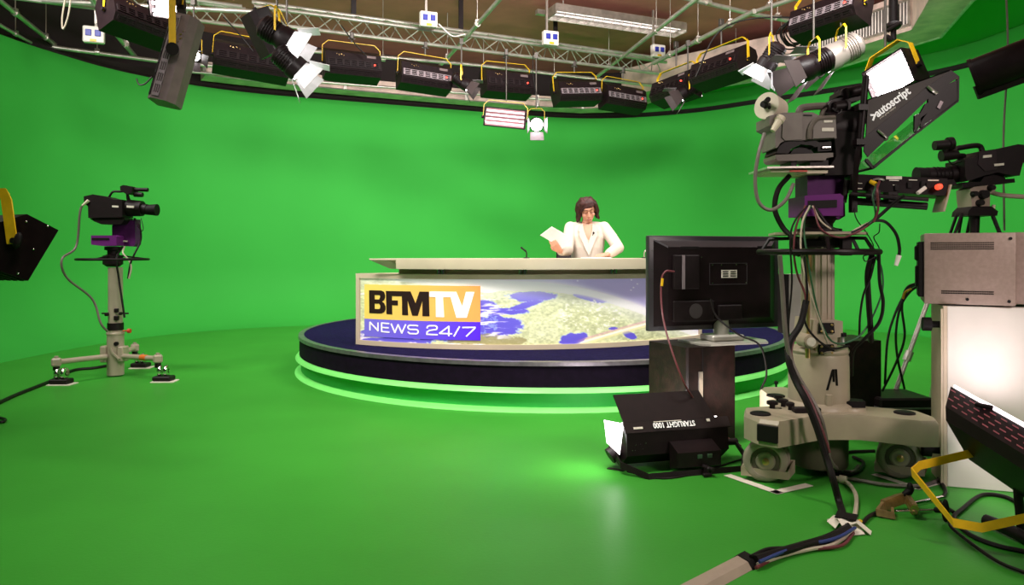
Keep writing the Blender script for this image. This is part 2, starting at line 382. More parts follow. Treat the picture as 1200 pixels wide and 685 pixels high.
b = MB(); arcbar(b, 0.004, 0.996, -0.048, -0.012, Z0 + 0.01, Z1 - 0.01); b.build('panel_backing', M_CREAM, desk, True)
for u in (0.0, 1.0):   # side returns
    b = MB()
    p = arcp(u, -0.03, 0); q = arcp(u * 0.8 + 0.1, -0.62, 0)
    b.strap([(p.x, p.y, (Z0 + Z1) / 2), (q.x, q.y, (Z0 + Z1) / 2)], Z1 - Z0 - 0.002, 0.03, (0, 0, 1))
    b.build('side_panel', M_CREAM, desk, True)

# printed picture on the lightbox, worked out per point of a fine grid
def smooth_noise(x, y, seed, oct=4):
    tot = np.zeros_like(x); amp = 0.5; rs = np.random.RandomState(seed)
    tab = rs.rand(256, 256)
    for o in range(oct):
        xi = np.floor(x).astype(int); yi = np.floor(y).astype(int); fx = x - xi; fy = y - yi
        fx = fx * fx * (3 - 2 * fx); fy = fy * fy * (3 - 2 * fy)
        g = lambda a, c: tab[a % 256, c % 256]
        tot += amp * ((g(xi, yi) * (1 - fx) + g(xi + 1, yi) * fx) * (1 - fy) + (g(xi, yi + 1) * (1 - fx) + g(xi + 1, yi + 1) * fx) * fy)
        x = x * 2.03 + 17; y = y * 2.03 + 31; amp *= 0.5
    return tot / (1 - 0.5 ** oct)
def art(px, t):
    # px is along the panel (424..830), t is 0 at the top and 1 at the bottom; returns srgb
    x = (px - 560) * 5.714; y = 28 + t * 450
    nz = smooth_noise(x / 60, y / 45, 3); nf = smooth_noise(x / 16, y / 10, 5); ns = smooth_noise(x / 90 + y / 60, y / 14, 9, 5)
    c = np.zeros(px.shape + (3,))
    lerp = lambda a, bb, w: a * (1 - w[..., None]) + np.array(bb) * w[..., None]
    sst = lambda a, bb, v: np.clip((v - a) / (bb - a), 0, 1) ** 2 * (3 - 2 * np.clip((v - a) / (bb - a), 0, 1))
    limb = 92 + ((x - 330) / 860.0) ** 2 * 225 + np.where(x < 330, -((x - 330) / 700.0) ** 2 * 190, 0)
    dl = limb - y                                           # >0 above the limb: space
    c[:] = (0.98, 0.97, 0.99)
    sp = sst(10, 85, dl) * np.clip(0.35 + (x - 100) / 1000, 0.25, 1.0)
    c = lerp(c, (0.72, 0.68, 0.86), sp)
    land = sst(-2, -22, dl)
    lc = np.array((0.82, 0.84, 0.66)) + (nf[..., None] - 0.5) * np.array((0.34, 0.32, 0.36)) + (nz[..., None] - 0.5) * 0.20
    c = c * (1 - land[..., None]) + lc * land[..., None]
    def blob(cx, cy, rx, ry, ang=0.0, rough=0.9):
        u = (x - cx) * math.cos(ang) + (y - cy) * math.sin(ang); v = -(x - cx) * math.sin(ang) + (y - cy) * math.cos(ang)
        d = (u / rx) ** 2 + (v / ry) ** 2 + (nz - 0.5) * rough * 1.6 + (nf - 0.5) * rough * 0.6
        return sst(1.12, 0.88, d)
    sea = (0.40, 0.36, 0.84); sea2 = (0.52, 0.62, 0.92)
    for a in ((120, 350, 190, 72), (130, 250, 210, 26), (360, 148, 175, 32), (20, 210, 90, 44), (-300, 330, 360, 120), (640, 445, 105, 42, -0.15), (770, 168, 120, 20, 0.25), (330, 205, 120, 20, -0.25), (1010, 425, 55, 24, 0.5), (905, 380, 30, 10), (-500, 180, 260, 90), (-560, 440, 300, 60)):
        w = blob(*a)
        edge = (w * (1 - w) * 3.0).clip(0, 1)
        c = lerp(c, sea, w); c = lerp(c, (0.72, 0.85, 0.96), edge * 0.8)
    c = lerp(c, (0.62, 0.58, 0.40), blob(60, 450, 240, 44) * 0.75)
    cl = sst(0.56, 0.72, ns) * sst(330, 60, x) * sst(60, 120, y)
    c = lerp(c, (0.97, 0.95, 0.99), cl)
    c = lerp(c, (0.93, 0.93, 0.88), sst(0.58, 0.70, nf) * blob(740, 290, 230, 110, 0, 0.6) * 0.9)
    glow = np.exp(-((dl - 6) / 26.0) ** 2)
    c = lerp(c, (1.0, 0.985, 0.97), glow * 0.95)
    haze = np.exp(-((dl + 40) / 60.0) ** 2) * 0.35; c = lerp(c, (0.94, 0.95, 0.98), haze)
    # light streak from lower middle to the right edge
    yc = 470 - (x - 680) * 0.255 + ((x - 900) / 420) ** 2 * 10; m = sst(640, 720, x)
    for off, wd, colr, a in ((10, 16, (1.0, 0.96, 0.72), 0.85), (0, 7, (1, 1, 0.96), 1.0), (-18, 7, (0.90, 0.62, 0.72), 0.55), (26, 6, (0.80, 0.84, 0.6), 0.5)):
        c = lerp(c, colr, np.exp(-((y - yc - off) / wd) ** 2) * m * a)
    for sx_, sy_ in ((668, 41), (1028, 41), (1042, 95), (1068, 70), (1025, 113), (1180, 60), (1270, 100)):
        c = lerp(c, (1, 1, 1), np.exp(-(((x - sx_) / 5) ** 2 + ((y - sy_) / 4) ** 2)))
    return np.clip(c, 0, 1)
NU, NV = 460, 110
bm_v = []; uu = np.linspace(fw / ARCL, 1 - fw / ARCL, NU + 1); vv = np.linspace(0, 1, NV + 1)
zb, zt = Z0 + fw - 0.002, Z1 - fw + 0.002
vs = []; pxs = []
for u in uu:
    p = arcp(u, -0.004)
    pxs.append(600 + FPX * p.x / p.y)
    for t in vv: vs.append((p.x, p.y, zt + (zb - zt) * t))
fs = [[i * (NV + 1) + j, i * (NV + 1) + j + 1, (i + 1) * (NV + 1) + j + 1, (i + 1) * (NV + 1) + j] for i in range(NU) for j in range(NV)]
me = bpy.data.meshes.new('globe_picture'); me.from_pydata([tuple(Vector(v) - Vector(desk.location)) for v in vs], [], fs)
PX, TT_ = np.meshgrid(np.array(pxs), vv, indexing='ij')
ca = art(PX, TT_); lin = np.where(ca <= 0.04045, ca / 12.92, ((ca + 0.055) / 1.055) ** 2.4)
at = me.color_attributes.new('print', 'FLOAT_COLOR', 'POINT')
at.data.foreach_set('color', np.concatenate([lin, np.ones(lin.shape[:2] + (1,))], -1).reshape(-1).astype(np.float32))
m = bpy.data.materials.new('backlit_globe_print'); m.use_nodes = True; nt = m.node_tree; bs = nt.nodes['Principled BSDF']
an = nt.nodes.new('ShaderNodeVertexColor'); an.layer_name = 'print'
nt.links.new(an.outputs['Color'], bs.inputs['Base Color']); nt.links.new(an.outputs['Color'], bs.inputs['Emission Color'])
bs.inputs['Emission Strength'].default_value = 0.22; bs.inputs['Roughness'].default_value = 0.35
me.materials.append(m)
o = bpy.data.objects.new('globe_picture', me); COL.objects.link(o); o.parent = desk; o['label'] = 'backlit print of a green and blue globe seen from above'
# logo boards on the panel (bent along the arc). board space: a 0..1 across, c 0..1 up
def u_of_px(px):
    lo, hi = 0.0, 1.0
    for _ in range(40):
        mdd = (lo + hi) / 2; p = arcp(mdd)
        if 600 + FPX * p.x / p.y < px: lo = mdd
        else: hi = mdd
    return lo
uL, uR = u_of_px(427.3), u_of_px(563.0)
pm = arcp((uL + uR) / 2); dm = pm.y
LZt, LZm, LZb = EYE + (HY - 333.0) / FPX * 6.50, EYE + (HY - 374.5) / FPX * 6.40, EYE + (HY - 396.0) / FPX * 6.36
def bend(a, r, z): return arcp(uL + (uR - uL) * a, r, z)
def board(z0, z1, r):
    b = MB(); arcbar(b, uL, uR, -0.003, r, z0, z1, 24); return b
def mgrad(name, c0, c1, e):
    m = bpy.data.materials.new(name); m.use_nodes = True; nt = m.node_tree; bs = nt.nodes['Principled BSDF']
    tc = nt.nodes.new('ShaderNodeTexCoord'); sp = nt.nodes.new('ShaderNodeSeparateXYZ'); rp = nt.nodes.new('ShaderNodeValToRGB')
    nt.links.new(tc.outputs['Generated'], sp.inputs[0]); nt.links.new(sp.outputs['X'], rp.inputs['Fac'])
    rp.color_ramp.elements[0].color = (*c0, 1); rp.color_ramp.elements[1].color = (*c1, 1)
    nt.links.new(rp.outputs['Color'], bs.inputs['Base Color']); nt.links.new(rp.outputs['Color'], bs.inputs['Emission Color']); bs.inputs['Emission Strength'].default_value = e
    bs.inputs['Roughness'].default_value = 0.4
    return m
lb = board(LZm, LZt, 0.003).build('logo_board', mgrad('logo_amber', (0.95, 0.72, 0.15), (0.90, 0.40, 0.11), 0.12), desk, True); lb['label'] = 'amber board with black and white letters'
tb = board(LZb, LZm, 0.003).build('tagline_board', mgrad('logo_violet', (0.20, 0.17, 0.74), (0.10, 0.02, 0.82), 0.2), desk, True); tb['label'] = 'violet board with thin white words'
M_LBLK = mat('letter_black', (0.018, 0.004, 0.004), 0.5); M_LWHT = mat('letter_white', (0.95, 0.93, 0.9), 0.5, emit=(1, 1, 1), estr=0.25)
# letters in crop pixels: board spans x 50..1072, y 55..372
def lx(x): return (x - 50) / 1022.0
def lz(y): return LZt + (LZm - LZt) * (y - 55) / 317.0
def letter(polys, m, r0=0.004, r1=0.007, parent=lb, fz=lz):
    b2 = bmesh.new()
    for poly in polys:
        vs = [b2.verts.new((x, y, 0)) for x, y in poly]; b2.faces.new(vs)
    b2.normal_update(); bmesh.ops.triangulate(b2, faces=b2.faces[:])
    b2.verts.index_update()
    V = [(v.co.x, v.co.y) for v in b2.verts]; F = [[v.index for v in f.verts] for f in b2.faces]; b2.free()
    b = MB(); n = len(V)
    vs = [bend(lx(x), r1, fz(y)) for x, y in V] + [bend(lx(x), r0, fz(y)) for x, y in V]
    fs = F + [[i + n for i in f[::-1]] for f in F]
    b.add(vs, fs)
    k = 0
    for poly in polys:
        q = len(poly)
        vv_ = [bend(lx(x), r1, fz(y)) for x, y in poly] + [bend(lx(x), r0, fz(y)) for x, y in poly]
        b.add(vv_, [[i, (i + 1) % q, (i + 1) % q + q, i + q] for i in range(q)])
    return b.build('letter', m, parent, True, 0)
# B as strips around its two counters
letter([[(102, 108), (158, 108), (158, 318), (104, 318)], [(158, 108), (225, 108), (228, 150), (158, 150)], [(225, 108), (252, 120), (262, 150), (262, 172), (252, 195), (232, 208), (200, 212), (208, 180), (214, 168), (212, 152), (200, 148)],
        [(158, 190), (205, 190), (225, 212), (215, 228), (158, 228)], [(225, 205), (252, 222), (266, 250), (266, 278), (255, 302), (228, 316), (200, 318), (200, 280), (212, 272), (216, 252), (208, 232), (200, 226)], [(158, 278), (202, 278), (214, 318), (158, 318)]], M_LBLK)
letter([[(270, 110), (325, 110), (330, 320), (275, 320)], [(325, 110), (422, 110), (422, 156), (325, 156)], [(325, 194), (382, 194), (382, 238), (325, 238)]], M_LBLK)
letter([[(418, 110), (496, 110), (540, 215), (575, 110), (655, 110), (660, 328), (600, 328), (600, 190), (560, 326), (512, 326), (470, 190), (475, 324), (422, 324)]], M_LBLK)
letter([[(660, 108), (835, 108), (835, 155), (772, 158), (782, 334), (714, 334), (712, 158), (660, 156)]], M_LWHT)
letter([[(822, 108), (880, 108), (928, 236), (958, 108), (1026, 108), (964, 336), (882, 338)]], M_LWHT)
# tagline words: stroked extended letters
def stroke_word(strokes, wpx):
    def fz2(y): return LZm + (LZb - LZm) * (y - 376) / 170.0
    b = MB()
    for s in strokes:
        pts = [Vector((x, y, 0)) for x, y in s]; m_ = len(pts)
        for i in range(m_ - 1):
            a, c = pts[i], pts[i + 1]; d = (c - a).normalized(); n_ = Vector((-d.y, d.x, 0)) * wpx; e = d * wpx * 0.6
            q = [a - e + n_, a - e - n_, c + e - n_, c + e + n_]
            vs = [bend(lx(v.x), 0.0065, fz2(v.y)) for v in q] + [bend(lx(v.x), 0.004, fz2(v.y)) for v in q]
            b.add(vs, [[0, 1, 2, 3], [7, 6, 5, 4], [0, 4, 5, 1], [1, 5, 6, 2], [2, 6, 7, 3], [3, 7, 4, 0]])
    return b
def arc2(cx, cy, rx, ry, a0, a1, n=8): return [(cx + rx * math.cos(R(a0 + (a1 - a0) * i / n)), cy + ry * math.sin(R(a0 + (a1 - a0) * i / n))) for i in range(n + 1)]
glyphs = {
    'N': [[(110, 484), (110, 408), (192, 486), (192, 410)]],
    'E': [[(298, 412), (228, 410), (228, 492), (300, 494)], [(228, 452), (292, 453)]],
    'W': [[(320, 414), (354, 494), (384, 420), (418, 496), (452, 416)]],
    'S': [[(560, 422)] + arc2(545, 436, 14, 16, -60, -90, 2) + [(492, 420)] + arc2(492, 439, 18, 19, -90, -270, 6)[1:] + [(545, 458)] + arc2(545, 478, 18, 20, -90, 90, 6)[1:] + [(490, 498), (474, 484)]],
    '2': [[(640, 438)] + arc2(662, 440, 22, 22, -180, -90, 4) + [(706, 418)] + arc2(706, 436, 18, 18, -90, 90, 5)[1:] + [(660, 462), (640, 476), (638, 500), (726, 500)]],
    '4': [[(820, 508), (820, 420), (746, 484), (746, 488), (844, 488)]],
    '/': [[(862, 510), (906, 422)]],
    '7': [[(932, 428), (1030, 426), (1026, 436), (962, 508)]]}
for g in glyphs.values(): stroke_word(g, 6.2).build('letter', M_LWHT, tb, True, 0)

# desk top: floating slab with pointed left end, chrome posts and a lower tier
top_z0, top_z1 = 1.068, 1.158
ol = [(-1.24, 6.30), (-0.6, 6.12), (0.0, 6.02), (0.6, 6.06), (1.2, 6.28), (1.86, 6.72), (2.02, 7.08), (1.55, 7.10), (0.9, 6.90), (0.0, 6.84), (-0.6, 6.80), (-1.05, 6.62)]
oc = [Vector((x, y, 0)) for x, y in ol]
front = catmull([oc[i] for i in range(0, 6)], 8); back = catmull([oc[i] for i in range(7, 12)], 6)
loop = [(p.x, p.y) for p in front] + [(2.02, 7.08)] + [(p.x, p.y) for p in back]
cxm = 0.3; cym = 6.6
def inset(p, k):  # underside drawn in along x at the tips
    x, y = p; return (x + (0.18 if x < -1.0 else (-0.15 if x > 1.6 else 0.0)) * k, y + (0.02 * k))
b = MB(); n = len(loop)
vs = [(x, y, top_z1) for x, y in loop] + [(x, y, top_z1 - 0.012) for x, y in loop] + [(*inset(p, 1), top_z0) for p in loop]
fs = [list(range(n)), list(range(3 * n - 1, 2 * n - 1, -1))]
for k in range(2): fs += [[k * n + i, k * n + (i + 1) % n, (k + 1) * n + (i + 1) % n, (k + 1) * n + i] for i in range(n)]
b.add(vs, fs); b.build('desktop', M_CREAM, desk, True, 40)
for u in [u_of_px(512) + k for k in (0, 0.012)] + [u_of_px(611) + k for k in (-0.002, 0.010)] + [u_of_px(719), u_of_px(724)] + [0.93]:
    b = MB(); p = arcp(u, -0.045, Z1 - 0.002); b.cyl(p, (p.x, p.y, top_z0 + 0.002), 0.016, n=12)
    b.build('chrome_post', M_CHROME, desk, True)
b = MB()   # lower worktop seen in the gap
arcbar(b, 0.02, 0.98, -0.62, -0.06, Z1 - 0.035, Z1 - 0.006); b.build('lower_worktop', M_CREAM, desk, True)
b = MB(); arcbar(b, 0.12, 0.97, -0.10, -0.07, Z1 - 0.006, top_z0 + 0.002); b.build('rear_riser', M_CREAM2, desk, True)

# ------------------------------------------------------------------ microphones on the desk
def desk_mic(px, d, flip, label):
    p = P(px, 300, d); p.z = top_z1
    t = thing('desk_microphone', label, 'microphone', p, 0, 'desk microphones')
    b = MB(); b.lathe([(0.028, 0), (0.028, 0.006), (0.01, 0.01)], n=16); b.build('base', M_BLACKM, t)
    b = MB(); b.tube([(0, 0, 0.008), (0, 0, 0.05), (-0.012 * flip, 0, 0.075)], 0.006, 6); b.build('stem', M_BLACKM if flip > 0 else M_ALU, t)
    b = MB(); b.cyl((-0.004 * flip, 0, 0.062), (-0.045 * flip, 0, 0.094), 0.0085, n=10); b.ell((-0.045 * flip, 0, 0.094), 0.0095, u=10, v=8); b.build('microphone_head', M_BLACKM if flip > 0 else M_ALU, t)
desk_mic(617, 6.5, 1, 'small black desk microphone left of the seated presenter')
desk_mic(755, 6.7, -1, 'small silver desk microphone right of the presenter beside the monitor')
# ------------------------------------------------------------------ office chair and presenter
ch = thing('office_chair', 'black office chair behind the news desk, the presenter sitting on it', 'chair', (0.70, 7.42, 0.38), R(-8))
b = MB(); b.box((0, 0, 0.44), (0.50, 0.48, 0.08), bev=0.035, seg=3); b.build('seat', M_BLACKM, ch)
b = MB()
for i in range(1): b.box((-0.04, 0.27, 0.74), (0.46, 0.06, 0.40), Rx(R(-8)), bev=0.028, seg=3)
b.build('backrest', M_BLACKM, ch)
b = MB(); b.strap([(0, 0.16, 0.40), (0, 0.31, 0.42), (0, 0.34, 0.62)], 0.06, 0.012, (1, 0, 0)); b.build('back_bracket', M_BLACKM, ch)
b = MB(); b.cyl((0, 0, 0.10), (0, 0, 0.40), 0.027); b.build('gas_column', M_CHROME, ch)
for k in range(5):
    a = 2 * PI * k / 5 + 0.3; b = MB(); b.tube([(0, 0, 0.10), (0.14 * math.cos(a), 0.14 * math.sin(a), 0.095), (0.27 * math.cos(a), 0.27 * math.sin(a), 0.07)], 0.02, 8); lg = b.build('leg', M_BLACKM, ch)
    b = MB(); c_ = (0.27 * math.cos(a), 0.27 * math.sin(a)); b.cyl((c_[0] - 0.02, c_[1], 0.0275), (c_[0] + 0.02, c_[1], 0.0275), 0.0265, n=14); b.build('caster', M_RUB, lg)

def remesh(b, name, m, parent, vox=0.006, sm=6, world=True):
    o = b.build('tmp', m, None, smooth=0); 
    md = o.modifiers.new('r', 'REMESH'); md.mode = 'VOXEL'; md.voxel_size = vox
    ms = o.modifiers.new('s', 'SMOOTH'); ms.iterations = sm; ms.factor = 0.5
    dg = bpy.context.evaluated_depsgraph_get(); dg.update()
    me = bpy.data.meshes.new_from_object(o.evaluated_get(dg)); me.name = name
    old = o.data; bpy.data.objects.remove(o); bpy.data.meshes.remove(old)
    if parent is not None and world: me.transform(WM[parent.name].inverted())
    me.materials.clear(); me.materials.append(m); me.shade_smooth()
    o = bpy.data.objects.new(name, me); COL.objects.link(o)
    if parent: o.parent = parent
    return o
def limb(b, pts, rs, n=14):
    for i in range(len(pts) - 1):
        b.cyl(pts[i], pts[i + 1], rs[i], rs[i + 1], n); b.ell(pts[i], rs[i], u=n, v=10)
    b.ell(pts[-1], rs[-1], u=n, v=10)
def loft(b, secs, n=28):
    # secs: (cx, cy, z, rx, ry)
    vs = []; fs = []
    for cx, cy, z, rx, ry in secs:
        for j in range(n):
            a = 2 * PI * j / n; ca, sa = math.cos(a), math.sin(a)
            vs.append((cx + rx * math.copysign(abs(ca) ** 0.85, ca), cy + ry * math.copysign(abs(sa) ** 0.85, sa), z))
    for i in range(len(secs) - 1):
        for j in range(n):
            k = (j + 1) % n; fs.append([i * n + j, i * n + k, (i + 1) * n + k, (i + 1) * n + j])
    fs += [list(range(n))[::-1], [(len(secs) - 1) * n + j for j in range(n)]]
    b.add(vs, fs)
M_SKIN = mat('warm_skin', (0.60, 0.29, 0.19), 0.5, noise_amt=0.04, nscale=12)
M_HAIR = mat('dark_brown_hair', (0.040, 0.011, 0.009), 0.55, spec=0.3, noise_amt=0.4, nscale=30, bump=0.6, bscale=90)
M_SUIT = mat('cream_suit_cloth', (0.58, 0.50, 0.42), 0.7, noise_amt=0.03, nscale=30, bump=0.15, bscale=300)
M_LIP = mat('lip_tint', (0.42, 0.12, 0.09), 0.5)
M_LASH = mat('eyelash_brown', (0.05, 0.015, 0.01), 0.6)
BX, BY, FZ = 0.752, 7.30, 0.38
pers = thing('person', 'seated woman with short dark hair in cream suit jacket holding papers behind desk', 'person', (BX, BY, FZ))
SHL = Vector((0.590, 7.28, 1.462)); ELL = Vector((0.545, 7.10, 1.235)); WRL = Vector((0.455, 6.82, 1.225))
SHR = Vector((0.920, 7.28, 1.462)); ELR = Vector((1.035, 7.06, 1.255)); WRR = Vector((0.905, 6.84, 1.192))
b = MB()
# head (tilted down and a little to her right)
HC = Vector((0.752, 7.235, 1.628)); HR = Matrix.Rotation(R(24), 3, 'X') @ Matrix.Rotation(R(-6), 3, 'Y') @ Matrix.Rotation(R(4), 3, 'Z')
def H(x, y, z): return HC + HR @ Vector((x, y, z))
b.ell(H(0, 0.005, 0.03), (0.074, 0.090, 0.085), HR); b.ell(H(0, -0.022, -0.035), (0.060, 0.066, 0.072), HR)
b.ell(H(0, -0.045, -0.088), (0.030, 0.030, 0.024), HR)                     # chin
b.ell(H(0, -0.080, 0.045), (0.050, 0.018, 0.022), HR)                     # brow
limb(b, [H(0, -0.088, 0.020), H(0, -0.104, -0.022)], [0.009, 0.013], 10)  # nose
for s in (-1, 1):
    b.ell(H(s * 0.012, -0.096, -0.026), (0.009, 0.009, 0.008), HR, 10, 8)
    b.ell(H(s * 0.042, -0.062, -0.020), (0.022, 0.022, 0.020), HR)        # cheek
    b.ell(H(s * 0.029, -0.075, 0.014), (0.015, 0.012, 0.010), HR, 12, 8)  # lowered lid
    b.ell(H(s * 0.074, 0.012, -0.005), (0.010, 0.018, 0.028), HR, 12, 8)  # ear
limb(b, [H(-0.016, -0.085, -0.058), H(0.016, -0.085, -0.058)], [0.010, 0.010], 10)
limb(b, [Vector((0.752, 7.30, 1.44)), H(0, 0.015, -0.06)], [0.056, 0.050], 16)     # neck
loft(b, [(BX, 7.31, 0.82, 0.155, 0.12), (BX, 7.30, 0.95, 0.15, 0.11), (BX, 7.29, 1.12, 0.125, 0.095), (BX, 7.28, 1.28, 0.145, 0.105), (BX, 7.29, 1.40, 0.15, 0.09), (BX, 7.30, 1.475, 0.10, 0.065), (BX, 7.30, 1.51, 0.055, 0.05)])
limb(b, [SHL, ELL, WRL], [0.048, 0.038, 0.026]); limb(b, [SHR, ELR, WRR], [0.048, 0.038, 0.026])
# legs under the desk, seated
for s in (-1, 1):
    x0 = BX + s * 0.09
    limb(b, [(x0, 7.32, 0.90), (x0 + s * 0.03, 6.95, 0.90), (x0 + s * 0.03, 6.90, 0.47)], [0.085, 0.058, 0.036])
    limb(b, [(x0 + s * 0.03, 6.92, 0.425), (x0 + s * 0.035, 6.78, 0.405)], [0.033, 0.024])
def hand(b, wr, pdir, nrm, curl, side):
    # palm + four fingers + thumb. pdir along the palm, nrm out of the back of the hand
    pd = Vector(pdir).normalized(); nn = Vector(nrm).normalized(); sd = pd.cross(nn).normalized()
    for k in range(4):
        base = wr + sd * (k - 1.5) * 0.019 + pd * 0.078
        limb(b, [wr + sd * (k - 1.5) * 0.013 + pd * 0.01, base], [0.014, 0.0105], 10)
        ln = (0.036, 0.042, 0.039, 0.031)[k]; d = pd.copy(); q = base.copy(); pts = [q.copy()]
        for j in range(3):
            d = (Matrix.Rotation(-curl * (0.7, 1, 0.8)[j], 3, sd) @ d).normalized(); q = q + d * ln * (1, 0.68, 0.55)[j]; pts.append(q.copy())
        limb(b, pts, [0.0098, 0.009, 0.0082, 0.0074], 10)
    t0 = wr + pd * 0.022 - sd * side * 0.024
    t1 = t0 - sd * side * 0.024 + pd * 0.026 - nn * 0.012; t2 = t1 + pd * 0.030 - sd * side * 0.002 - nn * 0.014
    limb(b, [wr + pd * 0.01 - sd * side * 0.012, t0, t1, t2], [0.013, 0.0125, 0.0105, 0.0085], 10)
hand(b, WRL + Vector((-0.01, -0.02, 0.0)), (-0.45, -0.35, 0.55), (-0.3, -0.9, -0.2), 0.55, 1)
hand(b, WRR + Vector((-0.012, -0.015, 0.0)), (-0.82, -0.45, -0.12), (0.0, -0.25, 0.97), 0.35, -1)
body = remesh(b, 'body', M_SKIN, pers, 0.0048, 3)
b = MB()
for i in range(1):
    limb(b, [H(-0.020, -0.095, -0.056), H(0, -0.099, -0.054), H(0.020, -0.095, -0.056)], [0.002, 0.0035, 0.002], 8)
    limb(b, [H(-0.015, -0.095, -0.064), H(0, -0.098, -0.066), H(0.015, -0.095, -0.064)], [0.002, 0.0038, 0.002], 8)
b.build('lips', M_LIP, pers, True)
for s in (-1, 1):
    b = MB(); limb(b, [H(s * 0.014, -0.0875, 0.008), H(s * 0.029, -0.090, 0.004), H(s * 0.044, -0.0815, 0.008)], [0.0022, 0.003, 0.002], 6); b.build('eyelashes', M_LASH, pers, True)
    b = MB(); limb(b, [H(s * 0.014, -0.099, 0.038), H(s * 0.030, -0.098, 0.046), H(s * 0.048, -0.086, 0.040)], [0.003, 0.0035, 0.002], 6); b.build('eyebrow', M_LASH, pers, True)
# hair: cap, side-swept fringe, wavy sides flicking out at the jaw
b = MB(); rh = random.Random(4)
b.ell(H(0, 0.034, 0.050), (0.086, 0.092, 0.082), HR, 28, 18)
b.ell(H(0, 0.075, -0.02), (0.080, 0.050, 0.090), HR)
for s in (-1, 1):
    for k in range(11):   # wavy locks from the crown down past the ear
        a = k / 10; y0 = -0.030 + 0.11 * a; wob = rh.uniform(-0.008, 0.008)
        x1 = 0.083 + wob; zb = -0.085 - 0.02 * rh.random() + 0.01 * (s > 0)
        limb(b, [H(s * 0.045, y0 * 0.6, 0.112), H(s * (x1 - 0.004), y0, 0.055 + wob), H(s * (x1 + 0.012), y0 + 0.006, 0.005 - wob), H(s * (x1 + 0.002), y0 + 0.008, -0.042), H(s * (x1 + 0.010 + 0.012 * rh.random()), y0 + 0.004, zb)], [0.020, 0.019, 0.018, 0.017, 0.010], 9)
for k in range(12):   # fringe swept across from a parting on her left
    t = k / 11
    ex_ = 0.050 - 0.130 * t; ez_ = 0.082 - 0.072 * t ** 1.3
    limb(b, [H(0.040 - 0.02 * t, -0.030, 0.122), H(0.045 - 0.07 * t, -0.074 + 0.01 * t, 0.108 - 0.012 * t), H((0.045 + ex_) / 2 - 0.03 * t, -0.094 + 0.018 * t, 0.082 - 0.03 * t), H(ex_, -0.088 + 0.036 * t, ez_)], [0.017, 0.015, 0.012, 0.007], 9)
b.ell(H(-0.040, -0.052, 0.092), (0.042, 0.032, 0.036), HR); b.ell(H(-0.066, -0.035, 0.045), (0.020, 0.034, 0.045), HR)
limb(b, [H(0.045, -0.03, 0.120), H(0.070, -0.055, 0.085), H(0.079, -0.050, 0.040), H(0.084, -0.030, 0.0)], [0.016, 0.013, 0.012, 0.012], 9)
remesh(b, 'hair', M_HAIR, pers, 0.0045, 1)
# jacket
b = MB()
loft(b, [(BX, 7.30, 0.84, 0.185, 0.145), (BX, 7.29, 0.98, 0.175, 0.135), (BX, 7.28, 1.12, 0.152, 0.120), (BX, 7.275, 1.26, 0.170, 0.128), (BX, 7.28, 1.37, 0.185, 0.118), (BX, 7.29, 1.44, 0.175, 0.098), (BX, 7.30, 1.482, 0.125, 0.078), (BX, 7.305, 1.50, 0.085, 0.062)])
for s, A, E, W in ((-1, SHL, ELL, WRL), (1, SHR, ELR, WRR)):
    W2 = E + (W - E) * 0.86
    limb(b, [A + Vector((s * 0.004, 0, 0.0)), (A + E) / 2 + Vector((s * 0.006, 0, 0)), E, (E + W2) / 2, W2], [0.060, 0.060, 0.056, 0.054, 0.047], 16)
    limb(b, [A, Vector((BX + s * 0.07, 7.30, 1.488))], [0.052, 0.038], 14)
jk = remesh(b, 'suit_jacket', M_SUIT, pers, 0.007, 3)
# V neck: skin inset and the blouse edge, then lapels
def fy(z):  # front surface y of the jacket at height z
    return 7.285 - (0.115 + 0.018 * math.exp(-((z - 1.27) / 0.10) ** 2)) + max(0, z - 1.40) * 0.62
b = MB()
vt = [(-0.050, 1.492), (-0.040, 1.44), (-0.024, 1.385), (0.004, 1.330), (0.030, 1.385), (0.042, 1.44), (0.050, 1.492)]
front_ = [(BX + x, fy(z) - 0.004, z) for x, z in vt]; n = len(front_)
vs = front_ + [(x, y + 0.03, z) for x, y, z in front_]
vs += [(BX, fy(1.492) - 0.010, 1.492), (BX, fy(1.43) - 0.012, 1.43), (BX, fy(1.38) - 0.010, 1.38)]
fs = [[0, 1, 2 * n + 1, 2 * n], [1, 2, 2 * n + 2, 2 * n + 1], [2, 3, 2 * n + 2], [3, 4, 2 * n + 2], [4, 5, 2 * n + 1, 2 * n + 2], [5, 6, 2 * n, 2 * n + 1]]
fs += [[i, i + n, i + 1 + n, i + 1] for i in range(n - 1)]
b.add(vs, fs); b.build('neckline', M_SKIN, pers, True, 60)
for s in (-1, 1):
    b = MB()
    pts = [(0.050, 1.500), (0.088, 1.470), (0.098, 1.425), (0.082, 1.415), (0.094, 1.395), (0.030, 1.25), (0.010 if s > 0 else -0.008, 1.18), (0.0, 1.30), (0.028, 1.385), (0.043, 1.44)]
    n = len(pts); fv = [(BX + s * x, fy(z) - 0.020, z) for x, z in pts]; bv = [(x, y + 0.022, z) for x, y, z in fv]
    b.add(fv + bv, [list(range(n)), list(range(2 * n - 1, n - 1, -1))] + [[i, (i + 1) % n, (i + 1) % n + n, i + n] for i in range(n)])
    b.build('lapel', M_SUIT, pers, True, 30)
b = MB(); b.ell((BX + 0.052, fy(1.40) - 0.02, 1.405), (0.009, 0.007, 0.012), u=10, v=8); b.tube([(BX + 0.05, fy(1.40) - 0.018, 1.40), (BX + 0.04, fy(1.39) - 0.017, 1.375)], 0.004, 6); b.build('lapel_microphone', M_BLACKM, pers, True)
